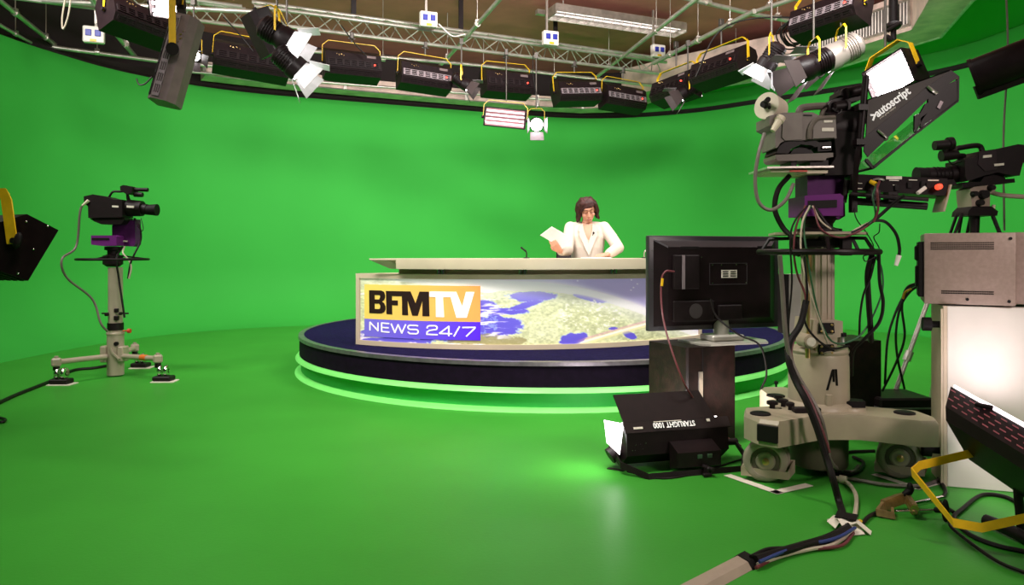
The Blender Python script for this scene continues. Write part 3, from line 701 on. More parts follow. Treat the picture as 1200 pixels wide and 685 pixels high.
# papers
c0 = [P(633, 275.5, 6.70), P(646.6, 265.5, 6.66), P(671, 280.5, 6.74), P(658.5, 292, 6.80)]
b = MB(); n_ = (c0[1] - c0[0]).cross(c0[3] - c0[0]).normalized() * 0.004
def sheetmesh(c, nn):
    vs = []; N = 6
    for i in range(N + 1):
        for j in range(N + 1):
            s_, t_ = i / N, j / N
            p = c[0] * (1 - s_) * (1 - t_) + c[1] * s_ * (1 - t_) + c[2] * s_ * t_ + c[3] * (1 - s_) * t_ + nn.normalized() * 0.012 * math.sin(PI * t_)
            vs.append(p)
    M_ = len(vs); vs += [v + nn for v in vs]
    fs = []
    for i in range(N):
        for j in range(N):
            a = i * (N + 1) + j; q = [a, a + 1, a + N + 2, a + N + 1]; fs += [q, [M_ + k for k in q[::-1]]]
    rim = [i for i in range(N + 1)] + [k * (N + 1) + N for k in range(1, N + 1)] + [N * (N + 1) + k for k in range(N - 1, -1, -1)] + [k * (N + 1) for k in range(N - 1, 0, -1)]
    fs += [[rim[i], rim[(i + 1) % len(rim)], M_ + rim[(i + 1) % len(rim)], M_ + rim[i]] for i in range(len(rim))]
    return vs, fs
M_PAPER = mat('white_paper', (0.88, 0.85, 0.88), 0.6, noise_amt=0.02)
b.add(*sheetmesh(c0, n_)); solo('paper_sheaf', b, M_PAPER, 'white sheaf of paper held up in the presenter\'s right hand', 'paper', sum(c0, Vector()) / 4)
b = MB(); b.box((0.78, 6.76, top_z1 + 0.004), (0.20, 0.24, 0.007), Rz(0.3)); solo('paper_sheaf', b, M_PAPER, 'white paper lying flat on the desk in front of the presenter', 'paper', (0.78, 6.76, top_z1))
M_HOOK = mat('dull_steel_rod', (0.10, 0.085, 0.075), 0.5, 0.4)
# ------------------------------------------------------------------ lighting grid: trusses and pipes
def lattice(p0, p1, off, n, label, cname='lighting_truss'):
    p0 = Vector(p0); p1 = Vector(p1); t = thing(cname, label, 'lighting truss', (p0 + p1) / 2)
    chords = []
    for o in off:
        b = MB(); o = Vector(o); b.cyl(p0 + o, p1 + o, 0.025, n=10); b.build('chord', M_PIPE, t, True); chords.append(o)
    b = MB()
    for k in range(n):
        for a, c in ((0, 1), (1, 2), (2, 0)):
            if a >= len(off) or c >= len(off): continue
            q0 = p0.lerp(p1, k / n) + chords[a]; q1 = p0.lerp(p1, (k + 0.5) / n) + chords[c]; q2 = p0.lerp(p1, (k + 1) / n) + chords[a]
            b.cyl(q0, q1, 0.008, n=6, caps=False); b.cyl(q1, q2, 0.008, n=6, caps=False)
    b.build('bracing', M_PIPE, t, True)
    for k in range(1, 4):
        b = MB(); c = p0.lerp(p1, k / 4 - 0.04)
        tp = max(chords, key=lambda v: v.z)
        b.strap([c + tp + Vector((0, 0, -0.03)), c + tp + Vector((0, 0, 5.0 - c.z - tp.z))], 0.07, 0.02, (0.9, 0.43, 0)); b.build('hanger', M_BLACKM, t, True)
    return t
lattice((-3.3, 9.24, 4.15), (2.45, 11.91, 4.15), [(0, 0, 0), (0.06, -0.12, 0.16), (-0.1, 0.24, 0.34)], 16, 'long triangular lattice truss hanging over the desk in front of the back wall')
lattice((-6.3, 8.3, 4.2), (-3.5, 9.6, 4.2), [(0, 0, 0), (0.0, -0.2, 0.2), (-0.1, 0.2, 0.3)], 8, 'shorter lattice truss at far left near the curved wall top')
def pipe(pts, r, label, m=M_PIPE, name='grid_pipe', grp=None, clamps=()):
    pts = [Vector(p) for p in pts]; c = (pts[0] + pts[-1]) / 2
    t = thing(name, label, 'pipe', c)
    b = MB(); b.tube(pts, r, 12, smooth=False); b.build('pipe_run', m, t, True)
    for k in (clamps or (0.25, 0.7)):
        b = MB(); q = pts[0].lerp(pts[-1], k); d = (pts[-1] - pts[0]).normalized(); b.cyl(q - d * 0.03, q + d * 0.03, r * 1.45, n=12); b.box(q + Vector((0, 0, r * 1.3)), (0.05, 0.05, 0.03))
        b.cyl(q, (q.x, q.y, 5.0), 0.006, n=6)
        b.build('pipe_clamp', M_ALU, t, True)
def PZ(px, py, z): d = FPX * (EYE - z) / (py - HY); return Vector(((px - HX) / FPX * d, d, z))
pipe([PZ(766, 74, 4.15), PZ(884, 13, 4.15)], 0.032, 'grid pipe at right carrying the black lamp banks', clamps=(0.2, 0.5, 0.8))
pipe([PZ(690, 97, 4.3), PZ(820, -4, 4.3)], 0.03, 'pale pipe crossing diagonally under the louvred ceiling lamp')
pipe([PZ(780, -8, 4.35), PZ(880, 16, 4.35), PZ(960, 31, 4.35)], 0.03, 'grid pipe running right from top centre to the duct')
pipe([PZ(884, 14, 4.2), PZ(960, -12, 4.2)], 0.03, 'short grid pipe leaving frame above the cable coil')
pipe([PZ(509, 84, 4.3), PZ(545, 45, 4.3), PZ(590, -6, 4.3)], 0.03, 'thin cross pipe behind truss between two banks')
pipe([PZ(320, 56, 4.1), PZ(560, 76, 4.1), PZ(765, 100, 4.1)], 0.028, 'rear grid pipe behind the row of lamp banks')
pipe([PZ(185, 81, 4.05), PZ(400, 98, 4.05), PZ(700, 121, 4.05)], 0.022, 'long thin steel rail just in front of the duct')
pipe([PZ(105, -6, 4.2), PZ(128, 30, 4.2), PZ(158, 66, 4.2)], 0.035, 'greenish pipe slanting down between top left corner and grey lamp', clamps=(0.5, 0.75))
pipe([PZ(-6, -4, 4.15), PZ(74, 60, 4.15)], 0.03, 'slanted pipe in the top left corner')
pipe([PZ(-30, 12, 4.05), PZ(36, 50, 4.05)], 0.022, 'thin slanted pipe along the wall top at left edge')
pipe([PZ(50, 1, 4.2), PZ(300, 14, 4.2)], 0.03, 'horizontal grid pipe across the top left')
pipe([PZ(60, 55, 4.1), PZ(190, 72, 4.1), PZ(260, 78, 4.1)], 0.03, 'horizontal pipe behind the hanging grey lamp')
pipe([PZ(835, 88, 4.3), PZ(905, 68, 4.3), PZ(955, 60, 4.3)], 0.03, 'bent pipe over the spotlight cluster at right')
# roof beam
b = MB(); b.strap([(-7.1, 12.1, 4.9), (5.2, 17.9, 4.9)], 0.2, 0.3, (0, 0, 1)); o = struct('trim_3', b, M_CONC, 0)

# socket boxes on the truss
def sock(px, py, d, lab, s=0.2):
    p = P(px, py, d); t = thing('socket_box', lab, 'socket box', p, R(20), 'power socket boxes on the truss')
    b = MB(); b.box((0, 0, 0), (s, 0.09, s * 0.86), bev=0.012); b.build('casing', M_WHITE, t)
    for k in (-1, 1):
        b = MB(); b.box((k * s * 0.22, -0.052, 0.015), (s * 0.28, 0.02, s * 0.33), bev=0.005); b.build('socket_flap', M_BLUE, t)
    b = MB(); b.box((0, -0.049, -s * 0.33), (s * 0.3, 0.008, s * 0.13)); b.build('warning_sticker', M_YEL, t)
    b = MB(); b.box((0, 0.08, 0.02), (0.05, 0.12, 0.05)); b.box((0, 0.14, 0.35), (0.03, 0.03, 5.0 - p.z - 0.2 if False else 0.7)); b.build('mounting_arm', M_ALU, t)
sock(502, 23, 9.9, 'white socket box with two blue flaps on truss, left of centre', 0.24)
sock(645, 45, 10.6, 'white socket box with two blue flaps on truss below louvred lamp', 0.24)
sock(771, 60, 11.2, 'white socket box half hidden by the pipe at the truss right end', 0.22)
sock(110, 41, 9.2, 'white socket box behind pipes in the top left', 0.24)

# louvred ceiling lamp
c0_ = PZ(646, 14, 4.8); c1_ = PZ(797, 36, 4.8); mid = (c0_ + c1_) / 2; ang = math.atan2(c1_.y - c0_.y, c1_.x - c0_.x); Lc = (c1_ - c0_).length
cl_ = thing('ceiling_lamp', 'long louvred ceiling lamp with shining metal reflector cells, top centre', 'ceiling lamp', mid, ang)
b = MB(); b.box((0, 0, 0.06), (Lc, 0.34, 0.05)); b.strap([(-Lc / 2, 0.16, 0), (Lc / 2, 0.16, 0)], 0.14, 0.012, (0, 0, 1)); b.strap([(-Lc / 2, -0.16, 0.02), (Lc / 2, -0.16, 0.02)], 0.10, 0.012, (0, 0, 1))
b.box((-Lc / 2, 0, 0), (0.02, 0.34, 0.14)); b.box((Lc / 2, 0, 0), (0.02, 0.34, 0.14)); b.build('lamp_housing', M_ALU, cl_)
b = MB()
for k in range(1, 14): b.strap([(-Lc / 2 + k * Lc / 14, -0.15, -0.035), (-Lc / 2 + k * Lc / 14, 0.15, -0.035)], 0.07, 0.006, (0, 0, 1))
b.build('louvre', M_REFL, cl_)
for s in (-1, 1):
    b = MB(); b.cyl((-Lc / 2 + 0.05, s * 0.07, 0.0), (Lc / 2 - 0.05, s * 0.07, 0.0), 0.013, n=10); b.build('fluorescent_tube', mat('ceiling_tube', (0.9, 0.85, 0.85), 0.4, emit=(1, 0.9, 0.88), estr=1.6), cl_)
b = MB(); b.tube([(-Lc / 2, 0.1, 0.08), (-Lc / 2 - 0.05, 0.1, -0.08), (-Lc / 2 + 0.02, 0.1, -0.12)], 0.006, 6); b.cyl((-Lc / 2 + 0.2, 0, 0.07), (-Lc / 2 + 0.2, 0, 0.2), 0.012); b.cyl((Lc / 2 - 0.2, 0, 0.07), (Lc / 2 - 0.2, 0, 0.2), 0.012); b.build('suspension', M_ALU, cl_)
b = MB(); b.box((0, 0.36, 0.1), (Lc + 0.15, 0.09, 0.07)); b.build('cable_tray', M_ALU, cl_)

# ------------------------------------------------------------------ lamp banks (long fluorescent floods seen from behind)
def bank(pos, yaw, roll, pitch, W, H, D, label, hang, style='dark', led=True, lit_front=False, name='lamp_bank', grp='lamp banks on the lighting grid', yoke=True, vents=True, strapw=0.022, label_plate=True):
    t = thing(name, label, 'studio lamp', pos, yaw, grp)
    Rm = (Ry(roll) @ Rx(pitch)).to_4x4()
    b = MB(Rm)   # housing: wedge profile in y,z extruded along x; back faces -y
    poly = [(-D / 2, -H * 0.30), (-D / 2, H * 0.28), (-D * 0.22, H / 2), (D * 0.32, H / 2), (D / 2, H * 0.30), (D / 2, -H / 2), (-D * 0.30, -H / 2)]
    b.prism(poly, -W / 2, W / 2, lambda u, v, w: (w, u, v))
    hs = b.build('housing', M_GREYHOUSING if style == 'grey' else M_BLACK, t, smooth=20)
    if vents:
        b = MB(Rm); grille(b, W * 0.94, H * 0.24, 7, 3, W * 0.035, H * 0.025, 0.012, Matrix.Translation((0, -D / 2 - 0.007, -H * 0.13))); b.build('vent_panel', M_VENT if style in ('vent', 'grey') else M_BLACKM, t)
        b = MB(Rm); grille(b, W * 0.92, H * 0.16, 7, 2, W * 0.03, H * 0.025, 0.01, Matrix.Translation((0, -D * 0.4, -H * 0.41)) @ Matrix.Rotation(R(48), 4, 'X')); b.build('lower_vent', M_BLACKM, t)
        b = MB(Rm)
        for k in range(6): b.ell((-W * 0.3 + k * W * 0.022 + (k % 2) * 0.01, -D / 2 - 0.004, H * 0.20 - (k % 3) * 0.008), 0.006, u=6, v=4)
        b.build('screws', M_BRASS, t)
    if label_plate:
        b = MB(Rm); b.box((W * 0.32, -D / 2 - 0.004, H * 0.19), (W * 0.16, 0.006, H * 0.09)); b.build('rating_plate', M_GREYHOUSING, t)
    if led:
        b = MB(Rm); b.ell((W * 0.37, -D / 2 - 0.014, -H * 0.12), 0.013, u=8, v=6); b.build('indicator_light', M_REDLED, t)
    # far side: reflector and tubes
    b = MB(Rm); b.box((0, D / 2 + 0.004, -H * 0.1), (W * 0.94, 0.008, H * 0.7)); b.build('reflector', M_REFL, t)
    b = MB(Rm)
    for k in range(4): b.cyl((-W * 0.45, D / 2 + 0.026, -H * 0.36 + k * H * 0.17), (W * 0.45, D / 2 + 0.026, -H * 0.36 + k * H * 0.17), 0.013, n=8)
    b.build('lamp_tube', M_TUBE, t)
    if yoke:
        Rr = Ry(roll).to_4x4(); b = MB(Rr); top = H / 2 + 0.12
        b.strap([(-W / 2 - 0.018, 0, -0.02), (-W / 2 - 0.018, 0, top - 0.07), (-W / 2 + 0.06, 0, top), (W / 2 - 0.06, 0, top), (W / 2 + 0.018, 0, top - 0.07), (W / 2 + 0.018, 0, -0.02)], strapw, 0.007, (0, 1, 0))
        b.build('yoke', M_YEL, t)
        [MB(Rr).cyl((sg * (W / 2 + 0.04), 0, 0), (sg * W / 2, 0, 0), 0.022).build('pivot_knob', M_BLACKM, t) for sg in (-1, 1)]
        if hang:
            b = MB(); tp = Rr @ Vector((0, 0, top)); b.cyl(tp, (tp.x, tp.y, hang - pos[2] - 0.03), 0.012); b.box((tp.x, tp.y, hang - pos[2] - 0.02), (0.05, 0.07, 0.09), bev=0.008); b.cyl((tp.x - 0.05, tp.y, hang - pos[2] - 0.06), (tp.x + 0.05, tp.y, hang - pos[2] - 0.06), 0.01); b.build('hook_clamp', M_HOOK, t)
    return t
def trussY(px): k = (px - 600) / FPX; return (9.43 + 1.339) / (1 - 0.465 * k)
rows = [(295, 72, 5, 'dark', 'leftmost black lamp bank of the back row, beside the barn-door spotlights'),
        (412, 77, 0, 'dark', 'second black lamp bank of the back row, right of the barn-door spotlights'),
        (497, 90, 3, 'vent', 'back row lamp bank with lilac slotted plate, under left socket box'),
        (593, 98, -1, 'dark', 'back row lamp bank directly above the pink lit flood'),
        (675, 108, -6, 'vent', 'back row lamp bank right of the small round spotlight'),
        (729, 115, 3, 'vent', 'rightmost black lamp bank of back row, tilted, bright slotted plate')]
for px, py, roll, st, lab in rows:
    d = trussY(px); p = P(px, py, d)
    bank(p, R(25), R(roll), R(-14), 0.74 if px > 300 else 0.90, 0.37, 0.30, lab, 4.15, st)
    # light the bank throws on the wall
    q = p + Vector((-0.14, 0.34, -0.02)); area_light('bank_light', q, q + Vector((-0.42, 0.9, -0.55)), 0.6, 0.28, 13, (1, 0.95, 0.93), 140)
for px, py, d, yaw, roll, st, W, lab in ((793, 103, 10.5, -62, -2, 'dark', 0.80, 'black lamp bank at far end of the right pipe, nearest the duct bend'),
                                   (846, 80, 9.5, -62, -2, 'dark', 0.88, 'black lamp bank in the middle of the right pipe'),
                                   (972, 18, 7.9, -58, -2, 'vent', 0.80, 'large lamp bank with lilac slotted plate in front of the air grille')):
    p = P(px, py, d); bank(p, R(yaw), R(roll), R(-18), W, 0.36, 0.32, lab, 4.25, st, strapw=0.04)
    q = p + Rz(R(yaw)) @ Vector((0, 0.3, 0)); area_light('bank_light', q, q + Rz(R(yaw)) @ Vector((0, 1, -0.5)), 0.6, 0.28, 10, (1, 0.95, 0.93), 140)
bank(P(163, 26, 7.7), R(62), R(4), R(-20), 0.75, 0.34, 0.3, 'dark lamp bank left of the hanging grey lamp, seen almost end-on', 4.2, 'dark')
bank(P(207, 72, 6.0), R(30), R(104), R(28), 0.74, 0.22, 0.24, 'grey-brown metal lamp hanging nearly upright from a yellow strap at upper left', None, 'grey', led=False, yoke=False, name='hanging_flood', grp=None, label_plate=False)
o = bpy.data.objects['hanging_flood']
b = MB(); p = P(202, 55, 5.82); b.strap([P(201.5, -30, 5.80), P(202, 54, 5.80)], 0.055, 0.008, (1, 0, 0)); b.build('yoke', M_YEL, o, True)
b = MB(); b.cyl(P(202, 57, 5.79), P(202, 57, 5.86), 0.05); b.build('pivot_knob', M_BLACKM, o, True)

# floods seen from the lit side
def flood(pos, yaw, pitch, roll, W, H, D, label, hang, strength=6, tubes=4, m_face=None, yw=0.022, name='flood_lamp', yoke=True):
    t = thing(name, label, 'studio lamp', pos, yaw)
    Rm = (Ry(roll) @ Rx(pitch)).to_4x4()
    b = MB(Rm)
    b.box((0, D / 2, H / 2), (W, D, 0.012)); b.box((0, D / 2, -H / 2), (W, D, 0.012)); b.box((-W / 2, D / 2, 0), (0.012, D, H)); b.box((W / 2, D / 2, 0), (0.012, D, H)); b.box((0, D, 0), (W, 0.012, H)); b.box((0, D + 0.05, 0), (W * 0.8, 0.1, H * 0.7), bev=0.02)
    b.build('housing', M_BLACK, t)
    b = MB(Rm); b.strap([(0, D * 0.15, -H / 2 + 0.01), (0, D * 0.6, -H * 0.3), (0, D * 0.7, 0), (0, D * 0.6, H * 0.3), (0, D * 0.15, H / 2 - 0.01)], W - 0.03, 0.004, (1, 0, 0)); b.build('reflector', m_face or M_REFL, t)
    for k in range(tubes):
        b = MB(Rm); z = -H * 0.33 + k * H * 0.66 / max(1, tubes - 1); b.cyl((-W * 0.46, D * 0.3, z), (W * 0.46, D * 0.3, z), 0.014, n=8); b.build('lamp_tube', mat('tube_%d' % strength, (0.9, 0.85, 0.85), 0.4, emit=(1, 0.84, 0.86), estr=strength), t)
    if yoke:
        Rr = Ry(roll).to_4x4(); b = MB(Rr); top = H / 2 + 0.12
        b.strap([(-W / 2 - 0.018, D / 2, 0), (-W / 2 - 0.018, D / 2, top - 0.07), (-W / 2 + 0.05, D / 2, top), (W / 2 - 0.05, D / 2, top), (W / 2 + 0.018, D / 2, top - 0.07), (W / 2 + 0.018, D / 2, 0)], yw, 0.007, (0, 1, 0)); b.build('yoke', M_YEL, t)
        [MB(Rr).cyl((sg * (W / 2 + 0.04), D / 2, 0), (sg * W / 2, D / 2, 0), 0.022).build('pivot_knob', M_BLACKM, t) for sg in (-1, 1)]
        if hang:
            b = MB(); tp = Rr @ Vector((0, D / 2, top)); b.cyl(tp, (tp.x, tp.y, hang - pos[2]), 0.009); b.box((tp.x, tp.y, hang - pos[2]), (0.05, 0.07, 0.09), bev=0.008); b.build('hook_clamp', M_HOOK, t)
    return t
flood(P(592, 138, 10.45), R(4), R(8), R(5), 0.60, 0.26, 0.16, 'lit pink fluorescent flood lamp hanging below the back row at centre', 4.12, 1, 4, mat('pink_reflector', (0.50, 0.27, 0.30), 0.35, 0.6))
flood(P(190, 2, 6.6), R(0), R(30), R(8), 0.26, 0.30, 0.16, 'small glaring lamp at the top edge behind the yellow strap', 4.3, 14, 4, M_TUBE, name='flood_lamp')
flood(P(1040, 90, 5.4), R(-62), R(4), R(-20), 0.34, 0.27, 0.20, 'square glaring flood lamp with thick yellow bracket above the prompter', 4.4, 13, 6, M_TUBE, 0.05)

# ------------------------------------------------------------------ fresnel spotlights with barn doors
def fresnel(pos, aim, r, Ln, label, doors=(35, 35, 35, 35), hang=4.2, lens=M_LENS, roll=0, yk=True, body_m=None, door_m=None, ds=1.0, lm=22):
    t = thing('barn_door_spotlight', label, 'spotlight', pos, 0, 'barn-door spotlights on the grid')
    A = Vector(aim).normalized(); q = A.to_track_quat('Z', 'Y').to_matrix() @ Rz(R(roll)); T = q.to_4x4()
    b = MB(T); b.lathe([(r * 0.55, -Ln), (r * 0.95, -Ln * 0.9), (r * 0.95, -Ln * 0.35), (r * 1.05, -Ln * 0.3), (r * 1.05, 0), (r * 0.92, 0.005), (r * 0.92, -0.02), (0.01, -0.025)], n=24)
    for k in range(5): b.lathe([(r * 1.0, -Ln * 0.8 + k * 0.025), (r * 1.03, -Ln * 0.8 + k * 0.025 + 0.004), (r * 1.0, -Ln * 0.8 + k * 0.025 + 0.008)], n=20)
    b.build('housing', body_m or M_BLACK, t)
    b = MB(T); b.lathe([(r * 0.90, -0.016), (r * 0.86, -0.002), (r * 0.5, 0.012), (0.01, 0.018)], n=24); b.build('lens', lens, t)
    for k, ad in enumerate(doors):
        if ad is None: continue
        b = MB(T @ Matrix.Rotation(k * PI / 2, 4, 'Z') @ Matrix.Translation((0, r * 1.05, 0.01)) @ Matrix.Rotation(R(-ad), 4, 'X'))
        w0 = r * (1.5 if k % 2 else 1.9) * ds; w1 = r * (2.3 if k % 2 else 2.0) * ds; h = r * 1.7 * ds
        vs = [(-w0 / 2, 0, 0), (w0 / 2, 0, 0), (w1 / 2, 0, h), (-w1 / 2, 0, h)]; vs += [(x, 0.006, z) for x, y, z in vs]
        b.add(vs, [[0, 1, 2, 3], [7, 6, 5, 4], [0, 4, 5, 1], [1, 5, 6, 2], [2, 6, 7, 3], [3, 7, 4, 0]]); b.build('barn_door', door_m or mat('dark_barndoor', (0.05, 0.035, 0.035), 0.45), t)
    if yk:
        side = Vector((A.y, -A.x, 0)); side = side.normalized() if side.length > 0.05 else Vector((1, 0, 0)); c = -A * Ln * 0.45
        b = MB(); up = Vector((0, 0, r * 1.05 + 0.13)); w = side * (r * 1.1 + 0.012)
        b.strap([c - w, c - w + up * 0.8, c - w * 0.6 + up, c + w * 0.6 + up, c + w + up * 0.8, c + w], 0.022, 0.005, A.cross(side).cross(side) if abs(A.z) < 0.9 else A); b.build('yoke', M_YEL, t)
        if hang and hang > pos[2] + c.z + up.z:
            b = MB(); b.cyl(c + up, (c.x, c.y, hang - pos[2]), 0.011); b.box((c.x, c.y, hang - pos[2]), (0.05, 0.06, 0.08)); b.build('hook_clamp', M_HOOK, t)
    if lens is M_LENS:
        ld = bpy.data.lights.new('spot', 'SPOT'); ld.energy = lm; ld.spot_size = R(75); ld.spot_blend = 0.5; ld.shadow_soft_size = r * 0.8; ld.color = (1, 0.95, 0.93)
        so = bpy.data.objects.new('spot_light', ld); COL.objects.link(so); so.location = Vector(pos) + A * 0.05; so.rotation_euler = A.to_track_quat('-Z', 'Y').to_euler()
    return t
fresnel(P(341, 50, 7.2), (0.72, 0.12, -0.42), 0.12, 0.34, 'upper barn-door spotlight of the glaring left pair', (35, 30, 38, 30), 4.2, door_m=M_WHITEDOOR)
fresnel(P(352, 84, 7.15), (0.62, 0.15, -0.55), 0.115, 0.30, 'lower barn-door spotlight of the glaring left pair', (30, 30, 30, 30), 4.2, door_m=M_WHITEDOOR, yk=False)
bank(P(312, 38, 7.75), R(35), R(62), R(-10), 0.46, 0.26, 0.26, 'black ballast lamp on yellow strap beside the glaring left spotlights', 4.3, 'dark', name='lamp_bank', vents=False)
fresnel(P(549, 101, 10.1), (0.6, 0.0, -0.4), 0.085, 0.26, 'small spotlight between third and fourth back row banks', (30, 30, 30, 30), 4.15, lm=10)
fresnel(P(629, 146, 10.6), (0.03, -1, -0.22), 0.10, 0.26, 'round white spotlight facing the camera with side flaps, right of pink flood', (None, 12, 40, 12), 4.12, door_m=M_VENT, lm=12)
fresnel(P(797, 112, 10.2), (-0.7, 0.05, -0.42), 0.10, 0.28, 'spotlight under the far right-hand lamp bank near the duct bend', (30, 30, 30, 30), 4.15, lm=12)
fresnel(P(896, 80, 7.6), (-0.35, 0.2, -0.62), 0.10, 0.28, 'left spotlight of the right-hand cluster, white cone of light below', (32, 32, 32, 32), 4.25, door_m=M_WHITEDOOR, lm=14)
fresnel(P(936, 84, 7.3), (-0.80, 0.02, -0.36), 0.125, 0.36, 'middle spotlight of the right-hand cluster with wide open flaps', (30, 30, 30, 30), 4.25, lm=14)
fresnel(P(966, 72, 7.7), (-0.80, 0.1, -0.42), 0.14, 0.42, 'right spotlight of right-hand cluster with pale round body and yellow bracket', (28, 28, 28, 28), 4.25, lens=M_LENS, lm=10, body_m=mat('pale_lamp_body', (0.34, 0.29, 0.26), 0.4, 0.3))
fresnel(P(228, 66, 8.6), (0.3, -0.5, -0.5), 0.07, 0.2, 'tiny spotlight behind the hanging grey lamp', (30, 30, 30, 30), 4.2, lm=6)

# black drum softlight at right edge
t = thing('drum_lamp', 'large black barrel shaped lamp leaning in from the right edge', 'studio lamp', P(1190, 80, 4.6))
ax = (P(1235, 62, 4.5) - P(1142, 97, 4.75)).normalized(); a0 = P(1142, 90, 4.75)
b = MB(); b.cyl(a0, a0 + ax * 1.0, 0.115, n=28); b.cyl(a0 - ax * 0.01, a0 + ax * 0.015, 0.122, n=28); b.build('housing', M_BLACK, t, True)
b = MB(); b.strap([a0 + ax * 0.02 + Vector((0, 0.02, -0.11)), a0 + ax * 0.95 + Vector((0, 0.02, -0.11))], 0.02, 0.09, (0, 1, 0.2)); b.build('lower_rail', M_BLACKM, t, True)
b = MB(); b.box(a0 + ax * 0.24 + Vector((0, -0.118, 0.0)), (0.02, 0.012, 0.02), bev=0.003); b.cyl(a0 + ax * 0.1 + Vector((0, -0.117, -0.025)), a0 + ax * 0.9 + Vector((0, -0.117, -0.01)), 0.004); b.build('red_trim', mat('dull_red_paint', (0.25, 0.01, 0.03), 0.4), t, True)
b = MB(); c = a0 + ax * 0.6; b.cyl(c, (c.x, c.y, 4.9), 0.02); b.build('hanging_pole', M_BLACKM, t, True)
# black hanging pole over the prompter with swivel
t = thing('hanging_pole', 'black vertical pole with swivel joint holding the flood above the prompter', 'pole', P(1047, 10, 6.0))
b = MB(); b.cyl(P(1047, -60, 6.0), P(1047, 26, 6.0), 0.035); b.build('tube', M_BLACKM, t, True)
b = MB(); b.ell(P(1047, 30, 6.0), (0.06, 0.06, 0.04)); b.cyl(P(1040, 36, 6.0), P(1056, 27, 5.9), 0.018); b.cyl(P(1047, 30, 6), P(1047, 47, 6.0), 0.022); b.box(P(1041, 45, 6.0), (0.07, 0.05, 0.04), Ry(0.6), bev=0.01); b.build('swivel', M_BLACKM, t, True)
# cable coil and loose cables on the grid
b = MB(); c = P(929, 41, 8.6); rr = 0.15
for k in range(7):
    w = random.uniform(-0.4, 0.4); r_ = rr * random.uniform(0.75, 1.1)
    b.tube([c + Vector((r_ * math.cos(a), 0.03 * k - 0.1 + 0.02 * math.sin(3 * a), r_ * math.sin(a) * random.uniform(0.9, 1.05) + w * 0.05)) for a in [2 * PI * i / 10 for i in range(10)]], 0.009, 6, 4, closed=True)
solo('cable_coil', b, M_CABLEB, 'coiled black cable hanging on the grid left of the air grille', 'cable', c)
def cable(pts, r, m, label, name='cable', grp=None, n=7, k=8):
    pts = [Vector(p) for p in pts]; b = MB(); b.tube(pts, r, n, k); return solo(name, b, m, label, 'cable', pts[len(pts) // 2], grp)
cable([P(160, 92, 7.5), P(163, 99, 7.5), P(170, 98, 7.5), P(178, 90, 7.5)], 0.008, M_CABLEB, 'small loop of black cable under the truss left of the grey lamp')
cable([P(815, 90, 9), P(840, 40, 8.9), P(880, 22, 8.8), P(960, 18, 8.2), P(1010, -10, 7.8)], 0.010, M_CABLEB, 'black cable sagging across the grid at upper right')
cable([P(262, 20, 9), P(285, 45, 9.1), P(297, 60, 9.1)], 0.008, M_CABLEB, 'black cable down to the leftmost back row bank')
cable([P(400, 30, 9.5), P(415, 50, 9.5), P(430, 66, 9.6)], 0.008, M_CABLEB, 'black cable down to the second back row bank')
cable([P(625, 55, 10.5), P(625, 90, 10.5), P(632, 125, 10.6)], 0.006, M_CABLEB, 'thin black cable hanging to the round white spotlight')
cable([P(514, 28, 9.8), P(530, 42, 9.8), P(545, 40, 9.9)], 0.009, M_WHITE, 'short white cable leaving the left socket box')
cable([P(1178, -30, 5.2), P(1181, 60, 5.2), P(1176, 160, 5.2), P(1177, 270, 5.2)], 0.007, M_CABLEG, 'thin grey cable hanging straight down behind the right camera')
cable([P(78, -10, 6.5), P(73, 20, 6.5), P(74, 34, 6.5), P(80, 18, 6.5), P(84, -10, 6.5)], 0.007, M_CABLEW, 'pale looped chain hanging in the top left')
# ------------------------------------------------------------------ floor equipment
def conv(ox, oy, sc, d):      # crop pixels to a vertical working plane at distance d; w is the offset in depth
    def f(u, v, w=0.0):
        p = P(ox + u / sc, oy + v / sc, d); return Vector((p.x, d + w, p.z))
    return f
def pr(b, f, poly, w0, w1): return b.prism(poly, w0, w1, f)
M_COL = mat('beige_column_paint', (0.44, 0.37, 0.28), 0.4, noise_amt=0.05, nscale=8)

# ---- left pedestal with studio camera
d = 7.13; f = conv(90, 205, 5.709, d); lp = thing('camera_pedestal', 'beige tripod-footed studio camera pedestal standing alone at the left', 'camera pedestal', G(134, 440))
g = conv(0, 200, 2.283, d)
b = MB(); c = g(309, 300); b.cyl((c.x, d, 0.20), (c.x, d, g(0, 258).z), 0.066, n=28); b.build('column', M_COL, lp, True)
b = MB(); b.cyl((c.x, d, 0.012), (c.x, d, g(0, 428).z), 0.077, n=28); b.lathe([(0.079, 0), (0.083, 0.005), (0.083, 0.02), (0.079, 0.025)], (c.x, d, g(0, 438).z)); b.build('outer_column', M_COL, lp, True)
b = MB(); b.cyl((c.x, d, g(0, 425).z), (c.x, d, g(0, 406).z), 0.0735, n=28); b.build('collar', M_BLACKM, lp, True)
b = MB()
for u, v, s in ((296, 382, 0.035), (322, 372, 0.04), (322, 392, 0.045), (333, 380, 0.03)): q = g(u, v); b.box((q.x, d - 0.07, q.z), (s, 0.03, s), bev=0.006)
q = g(286, 380); b.cyl((q.x - 0.02, d - 0.05, q.z), (q.x + 0.03, d - 0.05, q.z), 0.008); q = g(340, 380); b.cyl((q.x - 0.02, d - 0.05, q.z), (q.x + 0.04, d - 0.05, q.z), 0.008); b.build('clamp_block', M_BLACKM, lp, True)
b = MB(); q = g(333, 427); b.cyl((q.x, d - 0.03, q.z), (q.x + 0.05, d - 0.03, q.z), 0.007); b.cyl((q.x + 0.05, d - 0.03, q.z), (q.x + 0.075, d - 0.03, q.z), 0.022, n=16); b.build('red_knob', M_RED, lp, True)
b = MB(); q = g(322, 460); b.cyl((q.x, d - 0.085, q.z), (q.x, d - 0.06, q.z), 0.02); b.build('lock_knob', M_RUB, lp, True)
